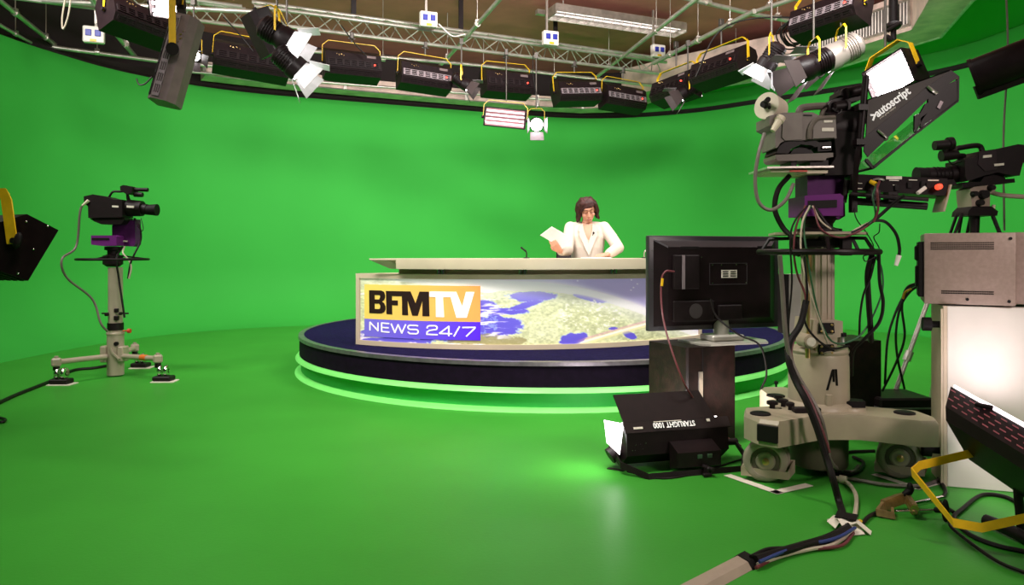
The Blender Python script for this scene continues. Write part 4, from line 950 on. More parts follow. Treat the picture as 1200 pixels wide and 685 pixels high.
hub = Vector((c.x, d, 0.20))
b = MB(); b.box((c.x - 0.085, d - 0.02, 0.22), (0.06, 0.12, 0.16), bev=0.01); b.box((c.x + 0.085, d - 0.02, 0.22), (0.06, 0.12, 0.15), bev=0.01); b.box((c.x + 0.0, d + 0.07, 0.22), (0.1, 0.07, 0.14), bev=0.01); b.strap([(c.x, d - 0.09, 0.29), (c.x + 0.02, d - 0.09, 0.24), (c.x + 0.09, d - 0.10, 0.18)], 0.02, 0.015, (0, 1, 0)); b.build('leg_bracket', M_COL, lp, True)
ends = [(P(66, 424, 6.66), G(72, 450)), (P(185, 420, 6.82), G(192, 446.5)), (P(158, 407, 7.62), G(165, 430.5))]
for k, (e, ft) in enumerate(ends):
    st = hub + (Vector((e.x, e.y, 0)) - Vector((hub.x, hub.y, 0))).normalized() * 0.09
    b = MB(); b.cyl(st, e, 0.025, n=14); b.box(e, (0.08, 0.08, 0.075), Rz(0.5), bev=0.012); b.cyl(e, e + Vector((0, 0, 0.055)), 0.018); lg = b.build('leg', M_COL, lp, True)
    b = MB(); b.cyl((e.x, e.y, 0.13), (e.x, e.y, 0.19), 0.028)
    b.box((ft.x, ft.y, 0.030), (0.17, 0.12, 0.045), bev=0.01)
    b.build('caster_base', M_BLACKM, lg, True)
    b = MB()
    for s in (-1, 1): b.lathe([(0.05, -0.016), (0.055, -0.008), (0.055, 0.008), (0.05, 0.016), (0.02, 0.018), (0.02, -0.018)], (ft.x + s * 0.028, ft.y, 0.100), Ry(PI / 2) @ Rx(0.0), n=20)
    b.cyl((ft.x - 0.05, ft.y, 0.100), (ft.x + 0.05, ft.y, 0.100), 0.012); b.strap([(ft.x, ft.y, 0.10), (e.x, e.y, 0.155)], 0.04, 0.02, (0, 1, 0)); b.build('caster_wheel', M_CHROME, lg, True)
    b = MB(); b.box((ft.x + 0.015, ft.y - 0.01, 0.004), (0.21, 0.15, 0.007), Rz(0.06 * k)); b.build('foot_plate', M_TAPE, lg, True)
b = MB(); a_, e_ = hub, ends[1][0]; q0 = a_.lerp(e_, 0.66); q1 = a_.lerp(e_, 0.80); q0.z = q1.z = (q0.z + q1.z) / 2; b.cyl(a_.lerp(e_, 0.62), a_.lerp(e_, 0.75), 0.028, n=14); b.build('orange_band', M_ORANGE, lp, True)
rc = f(242, 563); zr = rc.z
b = MB(); b.tube([(rc.x + 0.315 * math.cos(a), d + 0.315 * math.sin(a), zr) for a in [2 * PI * k / 24 for k in range(24)]], 0.012, 8, 2, closed=True); 
for a in (0.5, 2.6, 4.7): b.tube([(rc.x + 0.315 * math.cos(a), d + 0.315 * math.sin(a), zr), (rc.x + 0.07 * math.cos(a), d + 0.07 * math.sin(a), zr + 0.035)], 0.009, 6, smooth=False)
b.build('steering_ring', M_BLACKM, lp, True)
b = MB(); z1 = f(0, 478).z; b.lathe([(0.055, f(0, 612).z), (0.09, f(0, 595).z), (0.09, f(0, 540).z), (0.05, f(0, 530).z), (0.05, f(0, 505).z), (0.075, f(0, 500).z), (0.075, z1)], (rc.x, d, 0), n=24); b.build('neck', M_BLACKM, lp, True)

cm = thing('studio_camera', 'small black studio camera on purple head of the left pedestal, lens to the right', 'camera', f(250, 478, 0), 0, 'studio cameras')
b = MB(); pr(b, f, [(228, 335), (382, 295), (385, 462), (372, 478), (228, 470)], 0.02, 0.13); b.build('pan_head', M_PURPLE, cm, True)
b = MB(); pr(b, f, [(142, 405), (300, 405), (310, 412), (310, 472), (225, 476), (142, 466)], -0.12, 0.06); pn = b.build('head_lower_block', mat('bright_purple_paint', (0.15, 0.02, 0.18), 0.5, spec=0.15), cm, True)
b = MB(); pr(b, f, [(150, 422), (262, 422), (262, 434), (150, 434)], -0.125, -0.115); b.build('slot', M_RUB, cm, True)
b = MB(); pr(b, f, [(294, 436), (334, 438), (334, 447), (294, 445)], -0.0, 0.021); b.build('maker_plate', M_STICK, cm, True)
b = MB(); pr(b, f, [(90, 148), (150, 135), (225, 148), (288, 168), (342, 170), (345, 285), (120, 290), (118, 215), (92, 190)], -0.11, 0.09); b.build('body', M_BLACKM, cm, True)
b = MB(); pr(b, f, [(120, 292), (350, 288), (352, 300), (330, 330), (200, 332), (150, 312)], -0.09, 0.07); b.build('wedge_plate', M_BLACKM, cm, True)
b = MB(); b.tube([f(215, 150), f(240, 113), f(280, 110), f(330, 114), f(340, 165)], 0.011, 8, 4); b.build('handle', M_BLACKM, cm, True)
b = MB(); pr(b, f, [(325, 82), (345, 73), (372, 76), (404, 86), (404, 122), (372, 135), (345, 120), (328, 108)], -0.10, 0.02); b.cyl(f(398, 100, -0.04), f(490, 101, -0.04), 0.019, n=14); b.cyl(f(400, 132, -0.04), f(455, 134, -0.04), 0.024, n=14); b.cyl(f(342, 120, -0.02), f(352, 168, 0.0), 0.012); b.build('viewfinder', M_BLACKM, cm, True)
b = MB(); q = Vector((0, 0, 0)); b.cyl(f(345, 220), f(440, 224), 0.083, 0.075, 24); b.cyl(f(438, 226), f(470, 230), 0.052, n=24); b.build('lens', M_BLACKM, cm, True)
b = MB(); b.cyl(f(465, 232), f(538, 233), 0.048, 0.058, 24); b.cyl(f(530, 233), f(534, 233), 0.045); b.build('lens_hood', M_RUB, cm, True)
for a in ((278, 208, 320, 222), (374, 208, 420, 224)):
    b = MB(); pr(b, f, [(a[0], a[1]), (a[2], a[1] + 2), (a[2], a[3]), (a[0], a[3] - 2)], -0.113, -0.100) ; b.build('name_plate', M_STICK, cm, True)
b = MB(); b.cyl(f(125, 175, -0.115), f(88, 210, -0.125), 0.016, 0.011, 12); b.build('cable_plug', M_PLUG, cm, True)
b = MB(); b.tube([f(420, 290, -0.08), f(440, 350, -0.08), f(465, 375, -0.08), f(472, 350, -0.08), f(450, 290, -0.06)], 0.004, 6); b.build('lens_cord', M_CABLEB, cm, True)
cable([f(85, 213, -0.13), f(72, 270, -0.13), f(48, 480, -0.13), f(45, 560, -0.34), f(60, 680, -0.3), P(108, 350, 7.0), P(118, 378, 6.98), P(126, 388, 7.02)], 0.011, M_CABLEG, 'grey cable drooping from back of the left camera down to its pedestal')
cable([f(385, 292, 0), f(435, 330, -0.05), f(446, 430, -0.05), f(420, 530, -0.1), f(395, 590, -0.1), f(378, 690, -0.1)], 0.009, M_CABLEB, 'black cable from the left camera lens down past the steering ring')
cable([f(320, 478, 0), f(345, 520, -0.1), f(385, 570, -0.1), f(400, 620, -0.1), f(385, 690, -0.1)], 0.008, M_CABLEW, 'cream and green cable hanging below the left camera head')
cable([f(305, 480, 0), f(310, 560, -0.12), f(318, 690, -0.1), P(146, 372, 7.02)], 0.010, M_CABLEB, 'black cable running down the left pedestal column')
def floorc(pts, z=0.012): return [G(x, y, z) if len(q_) == 2 else P(*q_) for q_ in pts for x, y in [q_[:2]]]
cable(floorc([(-15, 478), (20, 462), (60, 446), (85, 434), (110, 431), (128, 428)]), 0.016, M_CABLEB, 'thick black floor cable leading to the left pedestal from the left edge')
cable(floorc([(-10, 494), (3, 494), (6, 491), (-2, 489), (-12, 489)]), 0.010, M_CABLEB, 'end of a black cable loop on the floor at the left edge')

# ---- flood lamp at left edge
t = thing('flood_lamp', 'black side-on flood lamp with broad yellow bracket cut by the left edge', 'studio lamp', P(0, 290, 4.3))
d = 4.3; f = conv(0, 200, 4.893, d)
b = MB(); pl = [f(u, v, 0.0) for u, v in [(-20, 300), (155, 248), (336, 340), (162, 630), (-50, 560)]]; dxx = Vector((-0.62, 0.30, 0.0)); b.add(pl + [q + dxx for q in pl], [[0, 1, 2, 3, 4], [9, 8, 7, 6, 5]] + [[i, (i + 1) % 5, (i + 1) % 5 + 5, i + 5] for i in range(5)]); b.build('housing', M_BLACK, t, True, 0)
b = MB()
for k in range(9): b.strap([pl[3] + Vector((-0.05 - 0.06 * k, 0.02 + 0.03 * k, -0.001)), pl[4] + Vector((-0.05 - 0.06 * k, 0.02 + 0.03 * k, -0.001))], 0.03, 0.004, (1, -0.4, 0))
b.build('vent_louvre', M_BLACKM, t, True)
b = MB()
for u, v in ((276, 318), (192, 450), (105, 590), (152, 292)): q = f(u, v, -0.003); b.ell(q, (0.006, 0.004, 0.006), u=8, v=6)
b.build('rivets', M_CHROME, t, True)
b = MB(); b.strap([f(-660, 112, 0.6), f(-200, 108, 0.34), f(20, 106, -0.02), f(50, 165, -0.02), f(85, 420, -0.02)], 0.07, 0.008, (1, -0.15, 0.0)); b.build('yoke', M_YEL, t, True)
b = MB(); b.cyl(f(90, 400, -0.03), f(92, 400, 0.0), 0.018); b.ell(f(135, 400, -0.05), (0.024, 0.02, 0.05), Ry(R(15))); b.build('pivot_knob', M_RUB, t, True)
b = MB(); q = f(-700, 112, 0.6); b.cyl((q.x, q.y, q.z), (q.x, q.y, 4.99), 0.02); b.strap([f(-700, 112, 0.6), f(-655, 112, 0.6)], 0.05, 0.02, (0, 0, 1)); b.build('hanging_pole', M_BLACKM, t, True)


# ---- speaker cabinets
def speaker(x, y, w, dp, h, rz, lab, extras=True):
    t = thing('speaker_cabinet', lab, 'speaker', (x, y, 0), rz, 'tall dark loudspeaker cabinets')
    b = MB(); ch_ = 0.10
    poly = [(-w / 2, dp / 2), (-w / 2, -dp / 2 + 0.012), (-w / 2 + 0.012, -dp / 2), (w / 2 - 0.006, -dp / 2), (w / 2, -dp / 2 + 0.006), (w / 2, dp / 2)]
    b.prism(poly, 0.015, h, lambda u, v, z: (u, v, z)); b.build('cabinet', M_VENEER, t)
    b = MB()
    for sx in (-1, 1):
        for sy in (-1, 1): b.cyl((sx * w * 0.4, sy * dp * 0.4, 0), (sx * w * 0.4, sy * dp * 0.4, 0.016), 0.02)
    b.build('feet', M_RUB, t)
    if extras:
        b = MB(); b.box((w / 2 + 0.003, 0.0, h * 0.39), (0.008, dp * 0.34, h * 0.17)); b.build('connector_plate', M_BLACKM, t)
        for s in (-1, 1):
            b = MB(); b.cyl((w / 2 + 0.004, s * 0.035, h * 0.355), (w / 2 + 0.014, s * 0.035, h * 0.355), 0.020, n=12); b.build('jack', M_CHROME, t)
            b = MB(); b.box((w / 2 + 0.009, s * 0.03, h * 0.42), (0.004, 0.035, 0.010)); b.build('tiny_label', M_STICK, t)
        b = MB(); b.strap([(-w / 2 + 0.10, -dp / 2 - 0.004, h * 0.50), (-w / 2 + 0.10, -dp / 2 - 0.004, h * 0.76)], 0.028, 0.008, (1, 0, 0)); b.build('metal_strip', M_ALU, t)
        b = MB(); b.box((-w / 2 + 0.117, -dp / 2 - 0.002, h * 0.5), (0.008, 0.006, h * 0.97)); b.build('grille_joint', M_RUB, t)
    return t
# corner nearest the camera falls at x 862; faces turn away on both sides
yaw = R(24); cn = G(862, 520); w_, dp_ = 0.375, 0.40
off = Rz(yaw) @ Vector((-w_ / 2, dp_ / 2, 0)); sc_ = (cn.x + off.x, cn.y + off.y)
SPK_H = 0.625
speaker(sc_[0], sc_[1], w_, dp_, SPK_H, yaw, 'dark wood veneered speaker cabinet carrying the flat monitor')
q = G(1000, 512); speaker(q.x, q.y + 0.18, 0.36, 0.36, 0.63, R(4), 'dark loudspeaker cabinet behind the big pedestal, half hidden by cables', False)

# ---- monitor seen from behind
dl, dr = 4.56, 4.86; L0 = P(763.5, 333, dl); R0 = P(917, 330, dr)
mc = (L0 + R0) / 2; W = (R0 - L0).length; ya = math.atan2(R0.y - L0.y, R0.x - L0.x)
zt_, zb_ = EYE + (HY - 275.5) / FPX * dl, EYE + (HY - 389) / FPX * dl
Hh = zt_ - zb_; mz = (zt_ + zb_) / 2
plate_z = SPK_H
mon = thing('monitor', 'large flat black television seen from behind, on a silver stand on the speaker', 'monitor', (mc.x, mc.y, plate_z), ya)
lz_ = mz - plate_z
b = MB(); b.box((0, 0.06, lz_), (W, 0.045, Hh), bev=0.008, seg=2); b.build('bezel', mat('dark_grey_monitor_frame', (0.03, 0.026, 0.03), 0.35), mon)
b = MB(); b.box((0, 0.0845, lz_ + 0.005), (W - 0.07, 0.006, Hh - 0.08)); b.build('screen', mat('unlit_screen', (0.02, 0.02, 0.025), 0.1), mon)
b = MB(); wI, hI = W * 0.93, Hh * 0.90; w2, h2 = W * 0.78, Hh * 0.76
vs = []
for (ww, hh, yy, dz) in ((wI, hI, 0.037, 0.0), (w2, h2, -0.015, 0.0)):
    vs += [(-ww / 2, yy, lz_ - hh / 2 + dz), (ww / 2, yy, lz_ - hh / 2 + dz), (ww / 2, yy, lz_ + hh / 2 + dz), (-ww / 2, yy, lz_ + hh / 2 + dz)]
b.add(vs, [[4, 5, 6, 7]] + [[k, (k + 1) % 4, (k + 1) % 4 + 4, k + 4] for k in range(4)]); b.build('rear_cover', M_BLACK, mon, smooth=0)
def mp(u, v):    # crop pixels (origin 750,260 scale 4.283) on the rear of the monitor
    k = (u - 57) / (715 - 57); return (-W / 2 + W * k, lz_ + Hh / 2 - Hh * (v - 65) / (490 - 0 + (1 - k) * 0 - 0))
b = MB(); x0, z0 = mp(190, 120); x1, z1 = mp(278, 138); b.box(((x0 + x1) / 2, -0.016, (z0 + z1) / 2), (x1 - x0, 0.006, z0 - z1), bev=0.002); x0, z0 = mp(575, 118); x1, z1 = mp(650, 134); b.box(((x0 + x1) / 2, -0.016, (z0 + z1) / 2), (x1 - x0, 0.006, z0 - z1)); b.build('vent_slot', M_RUB, mon)
b = MB(); x0, z0 = mp(150, 165); x1, z1 = mp(272, 338); b.box(((x0 + x1) / 2, -0.026, (z0 + z1) / 2), (x1 - x0, 0.024, z0 - z1), bev=0.004); b.build('input_module', M_BLACKM, mon)
b = MB(); x0, z0 = mp(188, 165); x1, z1 = mp(200, 338); b.box(((x0 + x1) / 2, -0.041, (z0 + z1) / 2), (x1 - x0, 0.008, z0 - z1)); b.build('socket_strip', M_VENT, mon)
b = MB(); x0, z0 = mp(332, 208); x1, z1 = mp(520, 318)
for (xa, za, xb, zb2) in ((x0, z0, x1, z0), (x0, z1, x1, z1), (x0, z0, x0, z1), (x1, z0, x1, z1)): b.box(((xa + xb) / 2, -0.0165, (za + zb2) / 2), (abs(xb - xa) + 0.004, 0.003, abs(za - zb2) + 0.004))
b.build('mount_frame', mat('worn_black_edge', (0.05, 0.04, 0.045), 0.4), mon)
x0, z0 = mp(390, 243); x1, z1 = mp(468, 284); b = MB(); b.box(((x0 + x1) / 2, -0.0175, (z0 + z1) / 2), (x1 - x0, 0.003, z0 - z1)); st = b.build('rating_label', M_STICK, mon)
b = MB()
for k in range(3):
    for j in range(2): b.box((x0 + (x1 - x0) * (0.25 + 0.5 * j), -0.0195, z0 - (z0 - z1) * (0.22 + 0.28 * k)), ((x1 - x0) * 0.36, 0.002, (z0 - z1) * 0.13))
b.build('label_print', M_RUB, st)
b = MB(); x0, z0 = mp(152, 400); x1, z1 = mp(350, 505); b.box(((x0 + x1) / 2, -0.02, (z0 + z1) / 2), (x1 - x0, 0.012, z0 - z1), bev=0.004); x0, z0 = mp(370, 425); x1, z1 = mp(490, 505); b.box(((x0 + x1) / 2, -0.022, (z0 + z1) / 2), (x1 - x0, 0.02, z0 - z1), bev=0.006); b.build('rear_panel', M_BLACKM, mon)
b = MB(); x, z = mp(260, 452); b.cyl((x, -0.027, z), (x, -0.025, z), 0.048, n=28); b.build('speaker_grille', mat('mesh_grey', (0.05, 0.04, 0.042), 0.6), mon)
b = MB()
for u, v in ((72, 143), (72, 240), (77, 310), (77, 378), (290, 175), (345, 215), (515, 215), (345, 310), (515, 310), (465, 215), (390, 215)):
    x, z = mp(u, v); b.ell((x, 0.036 if u < 80 else -0.017, z), (0.004, 0.003, 0.004), u=6, v=4)
b.build('screws', M_CHROME, mon)
b = MB(); b.strap([(-W * 0.46, 0.03, lz_ + hI * 0.5), (-W * 0.39, -0.016, lz_ + h2 * 0.5)], 0.012, 0.004, (0, 0, 1)); b.build('corner_glint_edge', M_EDGE, mon)
bx_, _z = mp(400, 0)
sx = -W / 2 + W * 0.55
M_SILV = mat('silver_stand_paint', (0.50, 0.47, 0.42), 0.35, 0.3, noise_amt=0.04)
b = MB(); b.prism([(sx - 0.27, -0.13), (sx - 0.22, -0.17), (sx + 0.20, -0.17), (sx + 0.27, -0.05), (sx + 0.27, 0.14), (sx - 0.27, 0.14)], 0.001, 0.012, lambda u, v, w: (u, v, w)); b.build('stand_foot', M_SILV, mon)
b = MB(); b.box((sx - 0.02, 0.01, 0.032), (0.24, 0.16, 0.04), bev=0.01); b.build('stand_block', M_SILV, mon)
b = MB(); b.lathe([(0.05, 0.05), (0.05, 0.10), (0.04, lz_ - Hh / 2 + 0.10), (0.038, lz_ - Hh / 2 + 0.12)], (sx - 0.02, 0.02, 0), n=24); b.build('stand_neck', M_SILV, mon)
cable([P(790, 318, 4.50), P(780, 318, 4.46), P(775, 330, 4.45), P(776, 365, 4.4), P(784, 400, 4.25), P(800, 445, 4.15), P(815, 470, 4.2), P(835, 500, 4.25), P(868, 522, 4.3)], 0.006, M_WINE, 'thin wine red cable from monitor socket down in front of the speaker')
b = MB(); b.tube([P(776.5, 326, 4.44), P(775.6, 335, 4.44)], 0.008, 8); solo('cable_marker', b, M_YEL, 'yellow marker sleeve on wine red monitor cable', 'cable marker', P(776, 330, 4.44))
cable([P(833, 350, 4.62), P(838, 368, 4.60), P(852, 382, 4.55), P(868, 393, 4.42), P(888, 402, 4.38), P(896, 418, 4.38), P(898, 440, 4.42), P(892, 455, 4.5)], 0.006, M_CABLEB, 'thin black cable from the back of the monitor over the silver stand')

# ---- long floor lamp with lettering
la = thing('floor_lamp_box', 'long black floor lamp with open top flap and upside-down white lettering', 'studio lamp', G(786, 545), R(15))
Lq = 0.62
# local profile (y,z): rear face leans back
fl0 = 0.05
def lp_(x, y, z): return (x, y, z)
b = MB(); b.prism([(-0.02, 0.035), (-0.10, 0.10), (-0.085, 0.225), (-0.045, 0.262), (0.16, 0.20), (0.16, 0.05)], -Lq / 2, Lq / 2, lambda u, v, w: (w, u, v)); b.build('housing', M_BLACK, la, smooth=20)
M_FLAP = mat('warm_black_flap', (0.012, 0.005, 0.005), 0.5, noise_amt=0.15, spec=0.3)
b = MB(); tb0 = Vector((0, -0.095, 0.232)); tb1 = Vector((0, -0.045, 0.275))
b.add([(-Lq / 2 - 0.005, -0.088, 0.222), (Lq / 2 + 0.02, -0.088, 0.222), (Lq / 2 + 0.02, -0.05, 0.272), (-Lq / 2 - 0.005, -0.05, 0.272), (-Lq / 2 - 0.005, -0.078, 0.216), (Lq / 2 + 0.02, -0.078, 0.216), (Lq / 2 + 0.02, -0.04, 0.266), (-Lq / 2 - 0.005, -0.04, 0.266)], [[0, 1, 2, 3], [7, 6, 5, 4], [0, 4, 5, 1], [1, 5, 6, 2], [2, 6, 7, 3], [3, 7, 4, 0]]); ts = b.build('top_strip', M_FLAP, la, smooth=0)
# flap
b = MB(); v0 = [(-Lq / 2, -0.048, 0.272), (Lq / 2 - 0.06, -0.048, 0.272), (Lq / 2 - 0.10, 0.06, 0.405), (-Lq / 2 - 0.015, 0.06, 0.405)]
b.add(v0 + [(x, y + 0.006, z - 0.004) for x, y, z in v0], [[0, 1, 2, 3], [7, 6, 5, 4], [0, 4, 5, 1], [1, 5, 6, 2], [2, 6, 7, 3], [3, 7, 4, 0]]); b.build('top_flap', M_FLAP, la, smooth=0)
tx = text_bm('STARLIGHT 1000', 0.044, 0.0008, 'CENTER', sx=0.78, bold=0.0009)
ex = Vector((1, 0, 0)); ez = Vector((0, 0.038, 0.05)).normalized(); en = ex.cross(ez)
TM = Matrix.Identity(4)
for i_, v_ in enumerate((-ex, -ez, en)):
    for j_ in range(3): TM[j_][i_] = v_[j_]
TM.translation = Vector((-0.02, -0.070, 0.263)) + en * 0.002
b = MB(); b.merge(tx, TM); b.build('lettering', M_LWHT, ts, smooth=0)
b = MB(); b.box((-0.235, -0.0735, 0.243), (0.055, 0.004, 0.012), Rx(-0.65)); b.build('label_strip', M_STICK, ts, smooth=0)
b = MB(); b.box((-0.05, -0.0565, 0.267), (0.17, 0.003, 0.004), Rx(-0.65)); b.build('underline_strip', M_STICK, ts, smooth=0)
b = MB(); b.box((0.20, -0.063, 0.26), (0.02, 0.003, 0.016), Rx(-0.65)); b.build('label_strip', M_STICK, ts, smooth=0)
b = MB(); b.prism([(-0.105, 0.02), (-0.20, 0.045), (-0.20, 0.125), (-0.10, 0.165)], -0.06, 0.20, lambda u, v, w: (w, u, v)); bb = b.build('ballast_box', M_BLACK, la, smooth=20)
for xx in (0.07, 0.13):
    b = MB(); b.box((xx, -0.202, 0.10), (0.028, 0.006, 0.022), bev=0.002); b.build('switch', mat('dull_green_switch', (0.04, 0.10, 0.05), 0.4), bb)
b = MB()
for x, z in ((-0.26, 0.16), (-0.235, 0.16), (-0.2, 0.165), (-0.28, 0.13), (-0.265, 0.13), (-0.22, 0.135)): b.ell((x, -0.0985, z), (0.003, 0.004, 0.003), u=6, v=4)
b.build('screws', M_CHROME, la)
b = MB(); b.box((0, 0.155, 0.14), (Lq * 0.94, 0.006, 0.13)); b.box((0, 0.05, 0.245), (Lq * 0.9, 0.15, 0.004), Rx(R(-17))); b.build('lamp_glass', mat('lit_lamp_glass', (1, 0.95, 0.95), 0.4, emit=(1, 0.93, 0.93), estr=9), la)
b = MB(); v0 = [(-Lq / 2 - 0.004, -0.06, 0.235), (-Lq / 2 - 0.004, 0.10, 0.20), (-Lq / 2 - 0.06, 0.14, 0.32), (-Lq / 2 - 0.09, -0.055, 0.31)]
v0 = [(-Lq / 2 - 0.0, -0.075, 0.10), (-Lq / 2 - 0.0, -0.04, 0.255), (-Lq / 2 - 0.05, 0.12, 0.27), (-Lq / 2 - 0.03, 0.10, 0.10)]
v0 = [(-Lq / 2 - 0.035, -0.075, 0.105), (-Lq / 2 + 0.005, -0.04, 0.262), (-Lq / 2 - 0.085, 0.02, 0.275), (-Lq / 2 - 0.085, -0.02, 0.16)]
b.add(v0 + [(x, y + 0.006, z) for x, y, z in v0], [[0, 1, 2, 3], [7, 6, 5, 4], [0, 4, 5, 1], [1, 5, 6, 2], [2, 6, 7, 3], [3, 7, 4, 0]]); b.build('side_flap_glow', mat('side_flap_emission', (1, 0.95, 0.95), 0.4, emit=(1, 0.93, 0.96), estr=7), la, smooth=0)  # emission stands in for lamplight on the opened side flap
b = MB(); b.strap([(-Lq / 2 - 0.03, 0.03, 0.10), (-Lq / 2 - 0.03, -0.08, 0.05), (-Lq / 2 + 0.08, -0.20, 0.012), (Lq / 2 + 0.02, -0.20, 0.012), (Lq / 2 + 0.12, -0.06, 0.05), (Lq / 2 + 0.12, 0.03, 0.10)], 0.035, 0.010, (0, 0.2, 1)); b.build('floor_bracket', M_BLACKM, la)
b = MB(); b.cyl((-Lq / 2 - 0.05, 0.03, 0.07), (-Lq / 2, 0.03, 0.10), 0.045, n=16); b.build('pivot_knob', M_BLACKM, la)
b = MB(); b.cyl((Lq / 2, 0.03, 0.10), (Lq / 2 + 0.13, 0.03, 0.10), 0.02); b.build('pivot_knob', M_BLACKM, la)
b = MB(); b.cyl((0.09, -0.20, 0.045), (0.11, -0.27, 0.045), 0.012); b.box((0.10, -0.23, 0.03), (0.03, 0.05, 0.05), bev=0.008); b.box((0.085, -0.25, 0.014), (0.05, 0.02, 0.018), bev=0.004); b.build('bracket_clamp', M_BLACKM, la)
p0 = WM[la.name] @ Vector((0, 0.22, 0.22)); area_light('floor_lamp_light', p0, p0 + Vector((0.35, 1.0, 0.25)), 0.55, 0.12, 6, (1, 0.95, 0.93), 150)
p0 = WM[la.name] @ Vector((Lq / 2 + 0.02, 0.05, 0.28)); area_light('floor_lamp_light', p0, p0 + Vector((0.5, 0.35, 0.25)), 0.10, 0.1, 3.0, (1, 0.9, 0.86), 120)
p0 = WM[la.name] @ Vector((-Lq / 2 - 0.10, 0.0, 0.26)); area_light('floor_lamp_light', p0, p0 + Vector((-0.6, 0.1, -0.5)), 0.14, 0.14, 1.6, (1, 0.95, 0.95), 150)
b = MB(); q = G(722, 550); b.box((q.x, q.y, 0.002), (0.10, 0.03, 0.003), Rz(-0.5)); solo('tape_strip', b, M_BLACKM, 'short strip of black tape on green floor left of the lettered lamp', 'tape', (q.x, q.y, 0))
cable(floorc([(735, 552), (775, 560), (820, 553), (880, 535), (950, 525)], 0.006), 0.005, M_CABLEB, 'thin black cable lying in front of the lettered floor lamp')
# ---- big pedestal in the right foreground
PC = Vector((1.69, 4.0, 0)); d = 4.0
bp_ = thing('camera_pedestal', 'large beige three-wheeled studio camera pedestal in the right foreground', 'camera pedestal', PC)
LW = G(893, 563); RW = G(1053, 559); BW = Vector((1.66, 4.52, 0))
armz0, armz1 = 0.235, 0.365
def armend(px, py): return G(px, py, armz1)
# body top outline in plan, a three pointed star with blunt ends
La = (872, 486); 
A1 = [G(875, 489, armz1), G(896, 498, armz1)]; A2 = [G(1080, 491, armz1)]
plan_b = [(1.215, 3.80), (1.245, 3.66), (1.32, 3.60), (1.60, 3.76), (1.80, 3.76), (2.05, 3.62), (2.13, 3.62), (2.165, 3.70), (2.16, 3.86), (1.92, 3.98), (1.85, 4.12), (1.76, 4.48), (1.70, 4.56), (1.58, 4.56), (1.53, 4.48), (1.50, 4.10), (1.42, 3.98), (1.26, 3.93)]
b = MB(); n = len(plan_b)
cx0 = 1.68; cy0 = 3.95
tap = [(cx0 + (x - cx0) * 0.975, cy0 + (y - cy0) * 0.975) for x, y in plan_b]
vs = [(x, y, armz0) for x, y in plan_b] + [(x, y, armz1 - 0.018) for x, y in plan_b] + [(x, y, armz1) for x, y in tap]
fs = [list(range(n))[::-1], list(range(2 * n, 3 * n))] + [[k * n + i, k * n + (i + 1) % n, (k + 1) * n + (i + 1) % n, (k + 1) * n + i] for k in range(2) for i in range(n)]
b.add(vs, fs); b.build('wheel_base', M_BEIGE, bp_, True, 30)
b = MB(); b.box((1.278, 3.628, 0.30), (0.105, 0.012, 0.085), Rz(R(-38)), bev=0.003); b.build('arm_end_pad', M_RUB, bp_, True)
for px, py in ((891, 485), (1060, 484), (909, 464)):
    q = G(px, py, armz1); b = MB(); b.lathe([(0.052, 0), (0.052, 0.006), (0.044, 0.010), (0.01, 0.011)], (q.x, q.y, armz1), n=24)
    b.build('foot_pad', M_RUB, bp_, True)
b = MB()
for px, py, s in ((905, 478, 0.03), (918, 476, 0.026), (926, 480, 0.022), (912, 471, 0.024)):
    q = G(px, py, armz1); b = MB(); b.lathe([(s * 0.5, 0), (s * 0.5, 0.02), (s, 0.022), (s, 0.038), (s * 0.6, 0.042)], (q.x, q.y, armz1), n=14); b.build('control_knob', M_BLACKM, bp_, True)
q = G(945, 483, armz1); b = MB(); b.box((q.x, q.y, armz1 + 0.014), (0.14, 0.05, 0.028), bev=0.006); b.build('brake_pedal', M_BLACKM, bp_, True)
q = G(994, 478, armz1); b = MB(); b.prism([(-0.07, -0.045), (0.07, -0.05), (0.085, 0.02), (0.04, 0.05), (-0.045, 0.045)], armz1 + 0.012, armz1 + 0.045, lambda u, v, w: (q.x + u, q.y + v, w)); b.build('steering_pedal', M_RUB, bp_, True)
b = MB(); b.lathe([(0.09, armz1), (0.085, armz1 + 0.012)], (q.x, q.y, 0), n=20); b.build('pedal_plinth', M_BEIGE, bp_, True)
